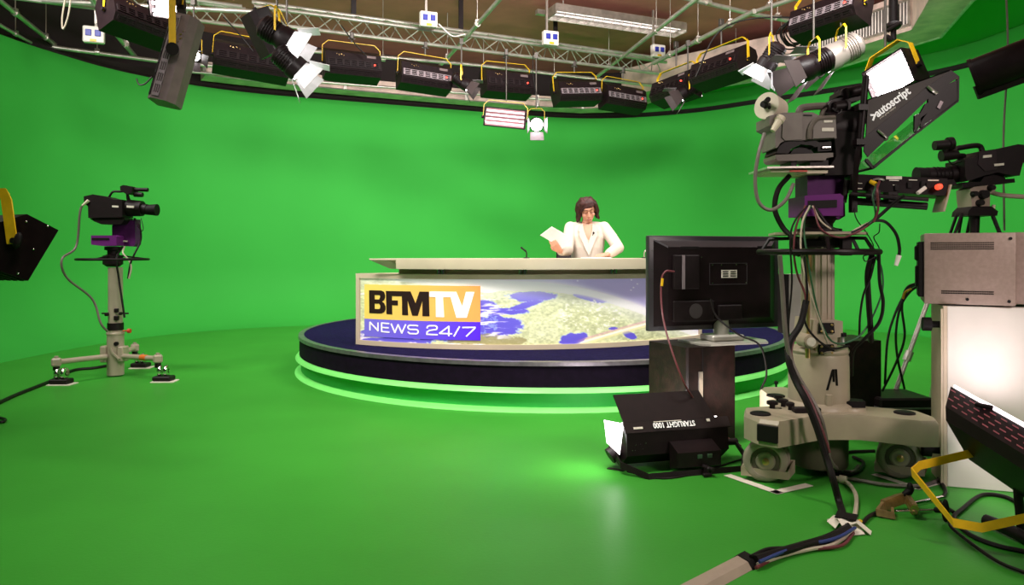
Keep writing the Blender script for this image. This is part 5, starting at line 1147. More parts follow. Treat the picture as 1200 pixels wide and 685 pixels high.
# wheels in pairs with guards
def wheelset(c, rz, k):
    q = Matrix.Translation((c.x, c.y, 0)) @ Matrix.Rotation(rz, 4, 'Z')
    b = MB(q)
    g0, g1 = 0.028, 0.095
    b.add([(-0.135, -0.06, g0), (0.10, -0.085, g0), (0.15, 0.06, g0), (-0.09, 0.085, g0)] + [(-0.135, -0.06, g1 - 0.02), (0.10, -0.085, g1 - 0.03), (0.15, 0.06, g1), (-0.09, 0.085, g1)] + [(-0.125, -0.052, g0), (0.095, -0.077, g0), (0.142, 0.055, g0), (-0.085, 0.077, g0)] + [(-0.125, -0.052, g1 - 0.02), (0.095, -0.077, g1 - 0.03), (0.142, 0.055, g1), (-0.085, 0.077, g1)],
          [[i, (i + 1) % 4, (i + 1) % 4 + 4, i + 4] for i in range(4)] + [[8 + i, 12 + i, 12 + (i + 1) % 4, 8 + (i + 1) % 4] for i in range(4)] + [[4 + i, 4 + (i + 1) % 4, 12 + (i + 1) % 4, 12 + i] for i in range(4)] + [[i, 8 + i, 8 + (i + 1) % 4, (i + 1) % 4] for i in range(4)])
    gd_ = b.build('wheel_guard', M_BEIGE, bp_, True, 20)
    for s, yy in ((-1, -0.047), (1, 0.047)):
        T = q @ Matrix.Translation((s * 0.012, yy, 0.112)) @ Matrix.Rotation(PI / 2, 4, 'X')
        b = MB(T); b.lathe([(0.02, 0.026), (0.045, 0.026), (0.05, 0.018), (0.072, 0.016), (0.078, 0.026), (0.098, 0.026), (0.108, 0.018), (0.112, 0.006), (0.112, -0.006), (0.108, -0.018), (0.098, -0.026), (0.078, -0.026), (0.072, -0.016), (0.02, -0.016)], n=36)
        w = b.build('wheel', M_BEIGE2, bp_, True, 40)
        b = MB(T); b.lathe([(0.018, 0.024), (0.018, 0.034), (0.012, 0.036), (0.012, 0.044), (0.004, 0.046)], n=16); b.build('hub_cap', M_BRASS, w, True)
        b = MB(T); b.lathe([(0.026, 0.0255), (0.04, 0.028), (0.042, 0.0255)], n=24); b.build('hub_ring', M_BEIGE, w, True)
        b = MB(T); b.lathe([(0.050, 0.0190), (0.052, 0.0196), (0.071, 0.0176), (0.072, 0.0165)], n=36, ring=True); b.build('wheel_recess', mat('beige_recess_shade', (0.09, 0.075, 0.05), 0.6), w, True)  # recess ring coloured darker, standing in for its shade
    b = MB(q); b.box((0.01, 0, 0.14), (0.05, 0.05, 0.13), bev=0.01); b.cyl((0.01, 0, 0.19), (0.01, 0, armz0 + 0.01), 0.05, n=20); b.strap([(0.02, 0.02, 0.13), (0.09, 0.04, 0.06)], 0.03, 0.02, (0, 1, 0)); b.build('wheel_fork', M_BLACKM, bp_, True)
wheelset(Vector((LW.x + 0.035, LW.y + 0.03, 0)), R(-14), 0); wheelset(Vector((RW.x + 0.02, RW.y + 0.03, 0)), R(-16), 1); wheelset(BW, R(30), 2)
# drum and column
b = MB(); b.lathe([(0.148, 0.045), (0.152, 0.06), (0.152, armz0 + 0.01)], (PC.x, PC.y, 0), n=40); b.build('lower_drum', mat('dark_beige_drum', (0.10, 0.085, 0.06), 0.5), bp_, True)
b = MB(); b.lathe([(0.185, armz1 - 0.005), (0.175, armz1 + 0.02), (0.158, armz1 + 0.035), (0.155, 0.640), (0.150, 0.655), (0.155, 0.662), (0.158, 0.672), (0.150, 0.688), (0.02, 0.692)], (PC.x, PC.y, 0), n=48); b.build('drum', M_BEIGE, bp_, True, 30)
b = MB()
for a, c in (((985, 431), (993, 452)), ((989, 430), (989, 451)), ((993, 431), (984, 453))): pass
fk = conv(840, 380, 3.115, 3.853)
def onq(u, v):   # onto the drum surface
    x = fk(u, v).x * 1.0; z = fk(u, v).z; dx = min(0.15, max(-0.15, x - PC.x)); return Vector((PC.x + dx, PC.y - math.sqrt(max(0.156 ** 2 - dx * dx, 0)) - 0.002, z))
for s in ([(400, 238), (420, 165)], [(422, 162), (424, 208)], [(432, 162), (436, 222)]): b.strap([onq(*s[0]), onq(*s[1])], 0.012, 0.003, (1, -0.3, 0))
b.build('black_tape_mark', M_RUB, bp_, True)
b = MB(); b.box((PC.x - 0.01, PC.y - 0.14, 0.42), (0.035, 0.05, 0.07), bev=0.004); b.build('ratchet_bracket', M_BEIGE, bp_, True)
f = conv(870, 260, 4.283, 4.0)
b = MB(); cx_ = f(377, 0).x; b.cyl((cx_, 4.0, 0.685), (cx_, 4.0, f(0, 70).z), 0.079, n=32)
for a in range(0, 360, 24): b.cyl((cx_ + 0.079 * math.cos(R(a)), 4.0 + 0.079 * math.sin(R(a)), 0.69), (cx_ + 0.079 * math.cos(R(a)), 4.0 + 0.079 * math.sin(R(a)), f(0, 72).z), 0.008, n=6)
b.build('column', M_COL, bp_, True)
b = MB(); pr(b, f, [(308, 480), (446, 485), (446, 560), (420, 565), (418, 650), (322, 650), (300, 560)], -0.14, 0.12); b.build('valve_block', M_BEIGE, bp_, True)
for v in (519, 623):
    b = MB(); pr(b, f, [(328, v - 26), (398, v - 26), (402, v + 24), (326, v + 24)], -0.152, -0.139); vp = b.build('valve_plate', M_RUB, bp_, True)
    b = MB()
    for u in (338, 388):
        for w in (-16, 14): q = f(u, v + w); b.ell((q.x, 3.845, q.z), (0.007, 0.005, 0.007), u=8, v=6)
    b.build('bolts', M_BRASS, vp, True)
q = f(280, 582); b = MB(); b.cyl((q.x, 3.83, q.z), (q.x, 3.95, q.z), 0.038, n=24); b.cyl((q.x - 0.005, 3.825, q.z), (q.x - 0.005, 3.835, q.z), 0.030, n=24); b.build('pressure_gauge', M_BEIGE, bp_, True)
b = MB(); b.cyl((q.x, 3.823, q.z), (q.x, 3.826, q.z), 0.024, n=24); b.build('gauge_face', M_STICK, bp_, True)
q = f(276, 645); b = MB(); b.cyl((q.x, 3.86, q.z - 0.02), (q.x, 3.86, q.z + 0.03), 0.013); b.build('brass_valve', M_BRASS, bp_, True)
q = f(448, 575); b = MB(); b.cyl((q.x, 3.88, q.z - 0.03), (q.x, 3.88, q.z + 0.02), 0.016); b.build('metal_knob', M_ALU, bp_, True)
b = MB(); q = f(448, 552); b.cyl((q.x, 3.88, q.z - 0.01), (q.x, 3.88, q.z + 0.01), 0.024, n=18); b.box((q.x - 0.05, 3.9, q.z), (0.1, 0.02, 0.018)); b.build('knob_cap', M_RUB, bp_, True)
b = MB(); q = f(287, 200); q2 = f(285, 555); b.cyl((q.x, 3.88, q.z), (q2.x, 3.88, q2.z), 0.009); b.cyl((q.x, 3.88, q.z - 0.05), (q.x, 3.88, q.z + 0.04), 0.018); b.build('brass_rod', M_BRASS, bp_, True)
# tray, ring
zt2 = f(0, 45).z; zt3 = f(0, 66).z
b = MB(); b.prism([(cx_ - 0.27, -0.10), (cx_ - 0.20, -0.20), (cx_ + 0.05, -0.24), (cx_ + 0.18, -0.18), (cx_ + 0.27, -0.02), (cx_ + 0.2, 0.2), (cx_ - 0.2, 0.2)], zt3 - 0.0, zt2 - 0.01, lambda u, v, w: (u, 4.0 + v, w)); b.build('tray', M_BEIGE, bp_, True)
zr = f(0, 150).z
b = MB(); b.tube([(cx_ + 0.305 * math.cos(a), 4.0 + 0.305 * math.sin(a), zr) for a in [2 * PI * k / 28 for k in range(28)]], 0.017, 10, 2, closed=True); b.build('steering_ring', M_BLACK, bp_, True)
for a in (0.35, 2.8, 4.5, 5.5):
    b = MB(); b.tube([(cx_ + 0.295 * math.cos(a), 4.0 + 0.295 * math.sin(a), zr), (cx_ + 0.25 * math.cos(a), 4.0 + 0.25 * math.sin(a), zt3 - 0.02), (cx_ + 0.08 * math.cos(a), 4.0 + 0.08 * math.sin(a), zt3 - 0.015)], 0.011, 6, smooth=False); b.build('ring_spoke', M_BLACK, bp_, True)
b = MB(); b.box((cx_ - 0.02, 3.98, (zr + zt3) / 2), (0.24, 0.14, 0.05), bev=0.01); b.box((cx_ - 0.17, 3.86, zr + 0.03), (0.035, 0.03, 0.1), Ry(0.25)); b.box((cx_ + 0.10, 3.88, zr + 0.03), (0.05, 0.04, 0.1)); b.build('ring_carrier', M_BLACKM, bp_, True)
b = MB(); f8 = conv(870, 260, 4.283, 4.35); pr(b, f8, [(232, 262), (436, 262), (436, 560), (232, 560)], 0.0, 0.10); pn = b.build('rear_panel', mat('pale_grey_panel', (0.30, 0.28, 0.25), 0.45, noise_amt=0.04), bp_, True)
b = MB(); pr(b, f8, [(208, 262), (234, 262), (234, 560), (208, 560)], 0.0, 0.10); b.build('rear_panel_edge', M_RUB, bp_, True)

# ---- head, camera and prompter on the big pedestal
K = 3.425; f = conv(870, 90, K, 4.0)
c = thing('studio_camera', 'big warm grey studio camera on purple head, white disc behind, right foreground', 'camera', f(310, 620), 0, 'studio cameras')
b = MB(); z0 = zt2 - 0.01; b.lathe([(0.12, z0), (0.12, z0 + 0.02), (0.075, z0 + 0.03), (0.075, f(0, 590).z), (0.09, f(0, 575).z), (0.09, f(0, 555).z)], (f(305, 0).x, 4.0, 0), n=28); b.build('head_base', M_BLACKM, c, True)
b = MB(); pr(b, f, [(212, 484), (350, 476), (362, 486), (362, 562), (212, 562)], -0.13, 0.10); lb2 = b.build('head_lower_block', mat('bright_purple_paint', (0.16, 0.02, 0.19), 0.4), c, True)
b = MB(); pr(b, f, [(224, 504), (336, 500), (336, 530), (224, 534)], -0.134, -0.128); b.build('slot', M_RUB, lb2, True)
b = MB(); pr(b, f, [(246, 400), (392, 400), (396, 560), (372, 575), (350, 560), (350, 484), (246, 482)], -0.05, 0.12); b.build('pan_head', M_PURPLE, c, True)
g = conv(860, 100, 5.707, 4.0)
b = MB(); pr(b, g, [(155, 565), (583, 560), (583, 572), (155, 578)], -0.16, 0.14); b.build('silver_plate', M_ALU, c, True)
b = MB(); pr(b, g, [(190, 580), (560, 584), (560, 604), (425, 606), (425, 597), (190, 597)], -0.13, 0.12); b.build('lower_plate', M_CREAM2, c, True)
b = MB(); pr(b, g, [(312, 584), (425, 584), (425, 596), (312, 596)], -0.136, -0.128); b.build('red_strip', M_RED, c, True)
b = MB(); pr(b, g, [(345, 512), (382, 512), (382, 562), (345, 562)], -0.08, 0.08); pr(b, g, [(470, 512), (590, 512), (590, 562), (470, 562)], -0.08, 0.08); b.build('plate_spacer', M_BLACKM, c, True)
b = MB(); pr(b, g, [(235, 480), (610, 466), (612, 494), (570, 500), (560, 516), (255, 520), (236, 505)], -0.10, 0.09); b.build('wedge_plate', M_CAMG, c, True)
b = MB(); pr(b, g, [(190, 228), (282, 208), (470, 205), (545, 240), (622, 245), (628, 375), (470, 385), (290, 392), (262, 405), (240, 438), (228, 435), (230, 310), (190, 290)], -0.11, 0.10); bod = b.build('body', M_CAMG, c, True)
# raised side panels
b = MB(); pr(b, g, [(276, 222), (400, 210), (402, 382), (290, 390), (270, 370)], -0.116, -0.109); b.build('side_door', mat('warm_grey_door', (0.155, 0.128, 0.108), 0.5, noise_amt=0.06), bod, True)
b = MB(); pr(b, g, [(470, 290), (500, 262), (612, 250), (614, 372), (465, 380)], -0.125, -0.109); b.build('side_panel', mat('warm_grey_door', (0.155, 0.128, 0.108), 0.5), bod, True)
b = MB(); b.tube([g(448, 382, -0.117), g(455, 310, -0.117), g(490, 258, -0.117), g(545, 246, -0.117), g(612, 242, -0.117)], 0.014, 8, 5); b.build('cable_guard', M_CAMG, bod, True)
b = MB(); pr(b, g, [(412, 220), (466, 222), (466, 230), (412, 229)], -0.115, -0.109); b.build('latch', M_BLACKM, bod, True)
b = MB(); pr(b, g, [(524, 310), (600, 310), (600, 332), (524, 332)], -0.129, -0.1245); pr(b, g, [(535, 262), (592, 262), (590, 276), (537, 276)], -0.129, -0.1245); b.build('badge', M_STICK, bod, True)
b = MB(); b.tube([g(395, 205, 0), g(430, 200, 0), g(442, 165, 0), g(470, 148, 0), g(600, 138, 0), g(625, 150, 0)], 0.020, 10, 5); b.tube([g(590, 222, 0), g(600, 180, 0), g(620, 150, 0)], 0.02, 8, 4); b.build('handle', M_CAMG, c, True)
b = MB(); pts = [(240, 470), (258, 425), (300, 395), (400, 385), (500, 388), (520, 400), (520, 425), (490, 430), (470, 418), (400, 412), (340, 440), (320, 470)]; pr(b, g, pts, -0.10, 0.09); pr(b, g, [(345, 468), (365, 440), (420, 420), (470, 430), (500, 465)], -0.07, 0.06); b.build('shoulder_base', M_BLACKM, c, True)
b = MB(); pr(b, g, [(520, 395), (610, 390), (612, 450), (520, 455)], -0.08, 0.07); b.build('lower_block', M_BLACKM, c, True)
b = MB(); b.cyl(g(545, 430, -0.085), g(600, 428, -0.085), 0.008); b.build('lever', M_CHROME, c, True)
# white disc at the rear
dc = g(196, 147, -0.05)
ax = Vector((-0.75, -0.62, 0.12)).normalized()
b = MB(); b.cyl(dc, dc - ax * 0.11, 0.074, 0.066, 36); b.build('tally_disc', mat('ivory_disc', (0.75, 0.66, 0.52), 0.35, noise_amt=0.05), c, True, label='ivory disc shaped viewing hood at the camera back')
b = MB(); q = dc + ax * 0.004; b.cyl(q, q + ax * 0.03, 0.018, n=16)
for du, dv in ((-45, 18), (-28, 38)): b.cyl(g(196, 150, -0.09) , g(196 + du, 150 + dv, -0.16), 0.009, n=10)
b.cyl(g(185, 128, -0.06), g(178, 124, -0.12), 0.014, n=14)
b.build('disc_controls', M_RUB, c, True)
b = MB(); b.cyl(g(262, 240, -0.12), g(245, 265, -0.125), 0.026, n=14); b.cyl(g(248, 262, -0.125), g(200, 332, -0.135), 0.022, 0.014, 14); b.build('cable_plug', M_PLUG, c, True)
# tangle of lens and mount between body and hood
b = MB(); pr(b, f, [(330, 180), (372, 150), (440, 155), (446, 330), (425, 400), (300, 402), (345, 330)], -0.10, 0.09)
b.build('lens_shroud', mat('black_cloth', (0.013, 0.008, 0.009), 0.9), c, True)
b = MB(); b.cyl(f(330, 215), f(440, 205), 0.10, 0.11, 28); b.build('lens', M_BLACKM, c, True)
b = MB(); pr(b, f, [(382, 62), (400, 50), (452, 44), (468, 60), (462, 98), (420, 108), (398, 90), (378, 80)], -0.05, 0.10); pr(b, f, [(345, 98), (395, 88), (420, 110), (415, 150), (375, 170), (340, 150), (330, 118)], -0.05, 0.06)
b.cyl(f(350, 130, -0.06), f(395, 125, -0.06), 0.03); b.cyl(f(400, 75, -0.06), f(455, 62, -0.06), 0.028); b.build('viewfinder', M_BLACKM, c, True)
b = MB(); b.strap([f(362, 120, -0.07), f(368, 135, -0.075), f(372, 148, -0.07), f(360, 160, -0.07)], 0.02, 0.006, (0, 1, 0)); b.strap([f(340, 135, -0.06), f(362, 150, -0.07)], 0.012, 0.01, (0, 1, 0)); b.build('metal_clip', M_CHROME, c, True)

M_MIRROR = bpy.data.materials.new('half_silvered_glass'); M_MIRROR.use_nodes = True; nt = M_MIRROR.node_tree; nt.nodes.clear()
o_ = nt.nodes.new('ShaderNodeOutputMaterial'); mx = nt.nodes.new('ShaderNodeMixShader'); tr_ = nt.nodes.new('ShaderNodeBsdfTransparent'); gl_ = nt.nodes.new('ShaderNodeBsdfGlossy'); gl_.inputs['Roughness'].default_value = 0.03
tr_.inputs[0].default_value = (0.8, 0.85, 0.8, 1); mx.inputs[0].default_value = 0.18; nt.links.new(tr_.outputs[0], mx.inputs[1]); nt.links.new(gl_.outputs[0], mx.inputs[2]); nt.links.new(mx.outputs[0], o_.inputs[0])
pm_ = thing('teleprompter', 'black prompter hood with white maker lettering on front of the big camera', 'teleprompter', f(430, 400))
h = conv(985, 80, 5.072, 4.0)
b = MB(); b.cyl(h(62, 90, -0.17), h(28, 470, -0.17), 0.017); b.cyl(h(62, 90, 0.17), h(28, 470, 0.17), 0.017); b.box(h(36, 272, -0.17), (0.05, 0.05, 0.03)); b.box(h(24, 468, -0.17), (0.05, 0.05, 0.03)); b.cyl(h(40, 480, -0.17), h(40, 480, 0.17), 0.014)
b.tube([h(28, 470, -0.17), h(10, 560, -0.17), h(12, 780, -0.14)], 0.014, 8); b.build('support_rod', M_BLACK, pm_, True)
M_HT = M_HOOD
b = MB()   # hood: tapered tent, near side cloth, far side cloth and roof
def side(w0, w1): return [h(75, 222, w0), h(540, 56, w0), h(590, 92, w0), h(412, 155, w0), h(62, 440, w0), h(75, 222, w1), h(540, 56, w1), h(590, 92, w1), h(412, 155, w1), h(62, 440, w1)]
V = side(-0.17, -0.162); b.add(V, [[0, 1, 2, 3, 4], [9, 8, 7, 6, 5]] + [[i, (i + 1) % 5, (i + 1) % 5 + 5, i + 5] for i in range(5)])
V = side(0.162, 0.17); b.add(V, [[0, 1, 2, 3, 4], [9, 8, 7, 6, 5]] + [[i, (i + 1) % 5, (i + 1) % 5 + 5, i + 5] for i in range(5)])
b.add([h(75, 222, -0.17), h(540, 56, -0.17), h(540, 56, 0.17), h(75, 222, 0.17), h(76, 228, -0.17), h(540, 62, -0.17), h(540, 62, 0.17), h(76, 228, 0.17)], [[0, 1, 2, 3], [7, 6, 5, 4], [0, 4, 5, 1], [1, 5, 6, 2], [2, 6, 7, 3], [3, 7, 4, 0]])
hd = b.build('hood', M_HT, pm_, True, 0)
# side letters
tx = text_bm('autoscript', 0.062, 0.0006, 'LEFT', sx=0.92, bold=0.0016)
p_a = h(128, 326, -0.172); p_b = h(318, 186, -0.172)
dv = (p_b - p_a); L_ = dv.length; dv.normalize(); up_ = Vector((-dv.z, 0, dv.x))
xs = [v.co.x for v in tx.verts]; sc_t = L_ / (max(xs) - min(xs)); x00 = min(xs)
for v in tx.verts: v.co.x = (v.co.x - x00) * sc_t
TM = Matrix.Identity(4)
for i_, v_ in enumerate((dv, up_, dv.cross(up_))):
    for j_ in range(3): TM[j_][i_] = v_[j_]
TM.translation = p_a
b = MB(); b.merge(tx, TM); b.build('lettering', M_LWHT, hd, True, 0)
b = MB(); b.strap([h(84, 314, -0.174), h(112, 312, -0.172), h(100, 344, -0.172)], 0.003, 0.009, (0, 1, 0)); b.build('arrow_mark', M_LWHT, hd, True, 0)
tx = text_bm('a vitec group company', 0.016, 0.0004, 'LEFT')
xs = [v.co.x for v in tx.verts]; q0 = h(142, 336, -0.172); q1 = h(230, 268, -0.172); sc_t = (q1 - q0).length / (max(xs) - min(xs))
for v in tx.verts: v.co.x = (v.co.x - min(xs)) * sc_t
TM.translation = q0; b = MB(); b.merge(tx, TM); b.build('small_lettering', M_STICK, hd, True, 0)
# lower side skirt (dark strip) and mirror tray frame with windows
b = MB(); 
for w in (-0.174,): pr(b, h, [(62, 432), (410, 152), (545, 58), (592, 95), (440, 195), (70, 552), (48, 520), (50, 445)], w, w + 0.006)
b.build('hood_skirt', M_BLACK, pm_, True, 0)
b = MB()
for w in (-0.17,):
    for pl in ([(66, 560), (78, 566), (112, 612), (100, 618), (60, 575)], [(100, 606), (350, 408), (360, 412), (112, 616)], [(350, 405), (585, 226), (590, 236), (360, 415)], [(580, 108), (594, 95), (592, 232), (582, 232)],
               [(340, 315), (372, 300), (352, 412), (338, 405)], [(372, 300), (400, 250), (418, 240), (412, 300), (385, 335), (352, 400)], [(418, 205), (520, 140), (584, 112), (584, 232), (470, 316), (400, 360), (376, 395), (372, 330), (412, 300), (416, 250)]):
        pr(b, h, pl, w, w + 0.015)
b.build('tray_frame', M_BLACK, pm_, True, 0)
b = MB(); b.cyl(h(108, 612, -0.16), h(108, 612, 0.16), 0.007); b.cyl(h(588, 232, -0.16), h(588, 232, 0.16), 0.008); b.build('tray_rod', M_BLACK, pm_, True)
b = MB(); b.add([h(105, 612, -0.155), h(588, 232, -0.155), h(588, 232, 0.155), h(105, 612, 0.155), h(105, 618, -0.155), h(588, 238, -0.155), h(588, 238, 0.155), h(105, 618, 0.155)], [[0, 1, 2, 3], [7, 6, 5, 4], [0, 4, 5, 1], [1, 5, 6, 2], [2, 6, 7, 3], [3, 7, 4, 0]]); b.build('mirror_glass', M_MIRROR, pm_, True, 0)
b = MB(); b.strap([h(470, 275, -0.175), h(490, 235, -0.175)], 0.003, 0.018, (0, 1, 0)); b.build('tray_badge', M_VENT, pm_, True, 0)
b = MB(); b.tube([h(125, 400, -0.178), h(150, 425, -0.185), h(178, 445, -0.178), h(168, 458, -0.178)], 0.006, 6); b.build('catch', M_ALU, pm_, True)
b = MB(); b.tube([h(408, 152, -0.178), h(430, 175, -0.185), h(460, 190, -0.178)], 0.008, 6); b.build('catch', M_ALU, pm_, True)

# control box under the prompter
k4 = conv(985, 195, 5.708, 3.9)
cb = thing('control_box', 'black prompter control box with round red lamp and cables plugged in', 'control box', k4(330, 250))
b = MB(); 
V = [k4(60, 52, -0.02), k4(612, 98, -0.14), k4(608, 210, -0.14), k4(45, 160, -0.02)]; W_ = [v + Vector((0.05, 0.20, 0)) for v in V]
b.add(V + W_, [[0, 1, 2, 3], [7, 6, 5, 4], [0, 4, 5, 1], [1, 5, 6, 2], [2, 6, 7, 3], [3, 7, 4, 0]]); b.build('case', M_BLACK, cb, True, 0)
def fr(u, v, o=0.006): # point on the slanted front
    t_ = (u - 50) / 560; q = k4(u, v, -0.02 - 0.12 * t_ - o); return q
b = MB(); q = fr(556, 152, 0.0); b.cyl(q, q + Vector((-0.01, -0.035, 0)), 0.015, n=14); b.ell(q + Vector((-0.01, -0.035, 0)), 0.015, u=12, v=8); b.build('red_lamp', mat('red_lamp_glow', (0.8, 0.05, 0.03), 0.4, emit=(1, 0.07, 0.03), estr=1.6), cb, True)
for (u0, v0, u1, v1, nm) in ((262, 74, 352, 94, 'plate'), (280, 98, 335, 104, 'print'), (84, 112, 122, 116, 'print'), (70, 146, 122, 152, 'print'), (392, 98, 440, 104, 'print'), (500, 102, 560, 110, 'print'), (300, 130, 335, 134, 'print')):
    b = MB(); b.prism([(u0, v0), (u1, v0 + 3), (u1, v1 + 3), (u0, v1)], 0, 1, lambda u, v, w: fr(u, v, 0.001 + 0.002 * w)); b.build('white_' + nm, M_STICK, cb, True, 0)
b = MB()
for u, v in ((395, 135), (470, 130), (500, 140), (322, 150)): q = fr(u, v, 0.002); b.box(q, (0.02, 0.012, 0.028))
b.build('switch', M_RUB, cb, True)
b = MB(); q = fr(208, 104, 0.0); b.tube([q + Vector((0.028 * math.cos(a), -0.02, 0.010 * math.sin(a) + 0.0)) for a in [PI * k / 6 for k in range(7)]], 0.006, 6); b.build('socket_collar', M_ALU, cb, True)
b = MB(); b.cyl(fr(170, 108, 0.01), fr(178, 130, 0.05), 0.012, n=12); b.build('yellow_plug', M_YEL, cb, True)
b = MB(); b.cyl(fr(480, 155, 0.01), fr(425, 192, 0.03), 0.010, n=12); b.build('white_plug', M_WHITE, cb, True)
b = MB(); b.cyl(k4(40, 188, -0.05), k4(500, 232, -0.12), 0.011); b.cyl(k4(95, 232, 0.0), k4(520, 272, -0.08), 0.020); b.box(k4(188, 200, -0.05), (0.05, 0.06, 0.055)); b.box(k4(302, 210, -0.05), (0.05, 0.06, 0.05)); b.box(k4(84, 245, 0.0), (0.03, 0.04, 0.10)); b.cyl(k4(45, 90, 0), k4(18, 240, 0), 0.016); b.build('support_bar', M_BLACKM, cb, True)
b = MB(); b.strap([k4(628, 138, -0.10), k4(582, 310, -0.10)], 0.10, 0.010, (0, 1, 0)); b.build('side_bracket', M_BEIGE, cb, True)

# ---- cables of the big camera
def PF(*a): return [P(x, y, dd) for x, y, dd in a]
cable(PF((896, 156, 3.86), (889, 180, 3.84), (885, 210, 3.84), (889, 236, 3.84), (903, 246, 3.84), (920, 235, 3.84), (930, 215, 3.86)), 0.010, M_CABLEG, 'grey looping cable from the plug at the rear of the big camera')
cable(PF((925, 206, 3.95), (912, 222, 3.9), (908, 245, 3.88), (917, 266, 3.86), (930, 280, 3.82), (938, 300, 3.8)), 0.014, M_CABLEB, 'thick black loop of cable left of the purple head')
cable(PF((944, 241, 3.83), (934, 262, 3.80), (930, 290, 3.78), (934, 320, 3.80), (944, 350, 3.80), (935, 385, 3.80), (920, 410, 3.78)), 0.0055, M_WINE, 'wine red cable hanging from purple head down the pedestal column')
cable(PF((950, 241, 3.83), (942, 262, 3.80), (946, 300, 3.76), (955, 350, 3.78), (965, 385, 3.78), (980, 402, 3.8), (1005, 395, 3.85), (1022, 372, 3.87), (1034, 340, 3.85), (1033, 315, 3.83), (1026, 300, 3.82)), 0.005, mat('green_cable', (0.03, 0.12, 0.05), 0.5), 'dark green cable looping in front of the column then up to the ring')
cable(PF((952, 241, 3.83), (965, 262, 3.8), (990, 273, 3.8), (1015, 262, 3.8), (1025, 258, 3.8)), 0.005, M_CABLEW, 'cream cable sagging from the purple head towards the control box')
cable(PF((955, 243, 3.84), (975, 268, 3.8), (1000, 272, 3.78), (1024, 258, 3.78), (1045, 240, 3.76), (1060, 229, 3.72)), 0.009, M_CABLEB, 'black cable running up to the white plug on the control box')
cable([fr(178, 132, 0.052), P(1023, 230, 3.72), P(1026, 252, 3.74), P(1018, 262, 3.76)], 0.005, mat('green_cable', (0.03, 0.12, 0.05), 0.5), 'green cable from the yellow plug on the control box')
cable([fr(208, 108, 0.03), P(1028, 222, 3.70), P(1029, 245, 3.72), P(1024, 260, 3.74)], 0.006, M_WINE, 'wine red cable leaving the metal socket on the control box')
cable(PF((1024, 258, 3.74), (1038, 260, 3.74), (1050, 274, 3.74), (1054, 290, 3.74), (1053.5, 299, 3.74)), 0.008, M_CABLEB, 'loose black cable dangling right of the steering ring')
b = MB(); b.cyl(P(1053.5, 299, 3.74), P(1050, 311, 3.74), 0.013, 0.009, 12); solo('cable_plug', b, M_WHITE, 'white plug on the end of the dangling black cable', 'plug', P(1052, 305, 3.74))
cable(PF((1001, 238, 3.9), (1003, 255, 3.85), (1015, 272, 3.84), (1023, 286, 3.83), (1022, 292, 3.82)), 0.003, M_CABLEB, 'thin black wire hanging from the left end of the control box')
cable(PF((1031, 262, 3.8), (1030, 272, 3.8), (1024, 278, 3.8), (1030, 290, 3.82), (1029, 298, 3.8), (1015, 306, 3.8), (1012, 300, 3.8), (1020, 298, 3.8)), 0.003, M_CABLEB, 'thin curly black wire ending at the steering ring')
cable(PF((1022, 298, 3.84), (1017, 320, 3.84), (1018, 350, 3.84), (1020, 380, 3.85), (1021, 400, 3.9)), 0.015, M_CABLEB, 'thick black cable hanging straight from the right of the ring')
cable(PF((1030, 298, 3.8), (1031, 330, 3.8), (1035, 355, 3.8), (1030, 378, 3.82), (1012, 398, 3.85), (1000, 412, 3.9), (998, 440, 4.0)), 0.009, M_CABLEB, 'black cable curving down from the ring to the rear speaker')
cable(PF((1026, 300, 3.82), (1020, 325, 3.82), (1012, 345, 3.84), (1008, 370, 3.86), (1007, 395, 3.9)), 0.006, M_CABLEB, 'thin black cable hanging inside the loop below the ring')
cable(PF((914, 299, 3.66), (917, 340, 3.68), (920, 385, 3.68), (925, 415, 3.68), (935, 440, 3.66), (950, 465, 3.64), (962, 490, 3.6), (968, 515, 3.62), (973, 540, 3.66)) + floorc([(985, 551), (1000, 553), (1006, 546)], 0.012), 0.012, M_CABLEG, 'grey cable hanging from the steering ring down across the drum')
cable(PF((945, 352, 3.76), (938, 380, 3.74), (926, 400, 3.72), (924, 420, 3.68), (932, 445, 3.64), (944, 468, 3.58), (957, 500, 3.54), (968, 535, 3.50), (976, 560, 3.45)) + floorc([(984, 590), (990, 610), (994, 619)], 0.02), 0.017, M_CABLEB, 'thick twisted black cable bundle running down the drum to the floor tape')
cable(PF((932, 392, 3.74), (927, 415, 3.70), (937, 445, 3.66), (950, 470, 3.62), (962, 500, 3.58), (972, 530, 3.56)), 0.008, M_WINE, 'wine red cable beside the thick black bundle on the drum')

cable(PF((946, 241, 3.83), (932, 258, 3.80), (926, 280, 3.78), (928, 330, 3.78), (924, 380, 3.78), (926, 405, 3.76)), 0.005, M_CABLEB, 'leftmost thin black cable from purple head down beside the column')
cable(PF((949, 241, 3.83), (940, 262, 3.79), (939, 300, 3.77), (950, 345, 3.76), (962, 380, 3.77), (970, 402, 3.8)), 0.005, M_CABLEW, 'thin cream cable slanting down in front of the pedestal column')
cable(PF((953, 241, 3.83), (962, 268, 3.78), (985, 278, 3.77), (1008, 270, 3.77), (1022, 260, 3.77)), 0.005, M_WINE, 'thin wine cable sagging under the cream one towards the control box')
cable(PF((943, 300, 3.74), (946, 345, 3.74), (943, 375, 3.76), (955, 395, 3.76), (975, 408, 3.8), (995, 405, 3.85)), 0.006, M_CABLEB, 'black cable looping in front of the two valve plates')
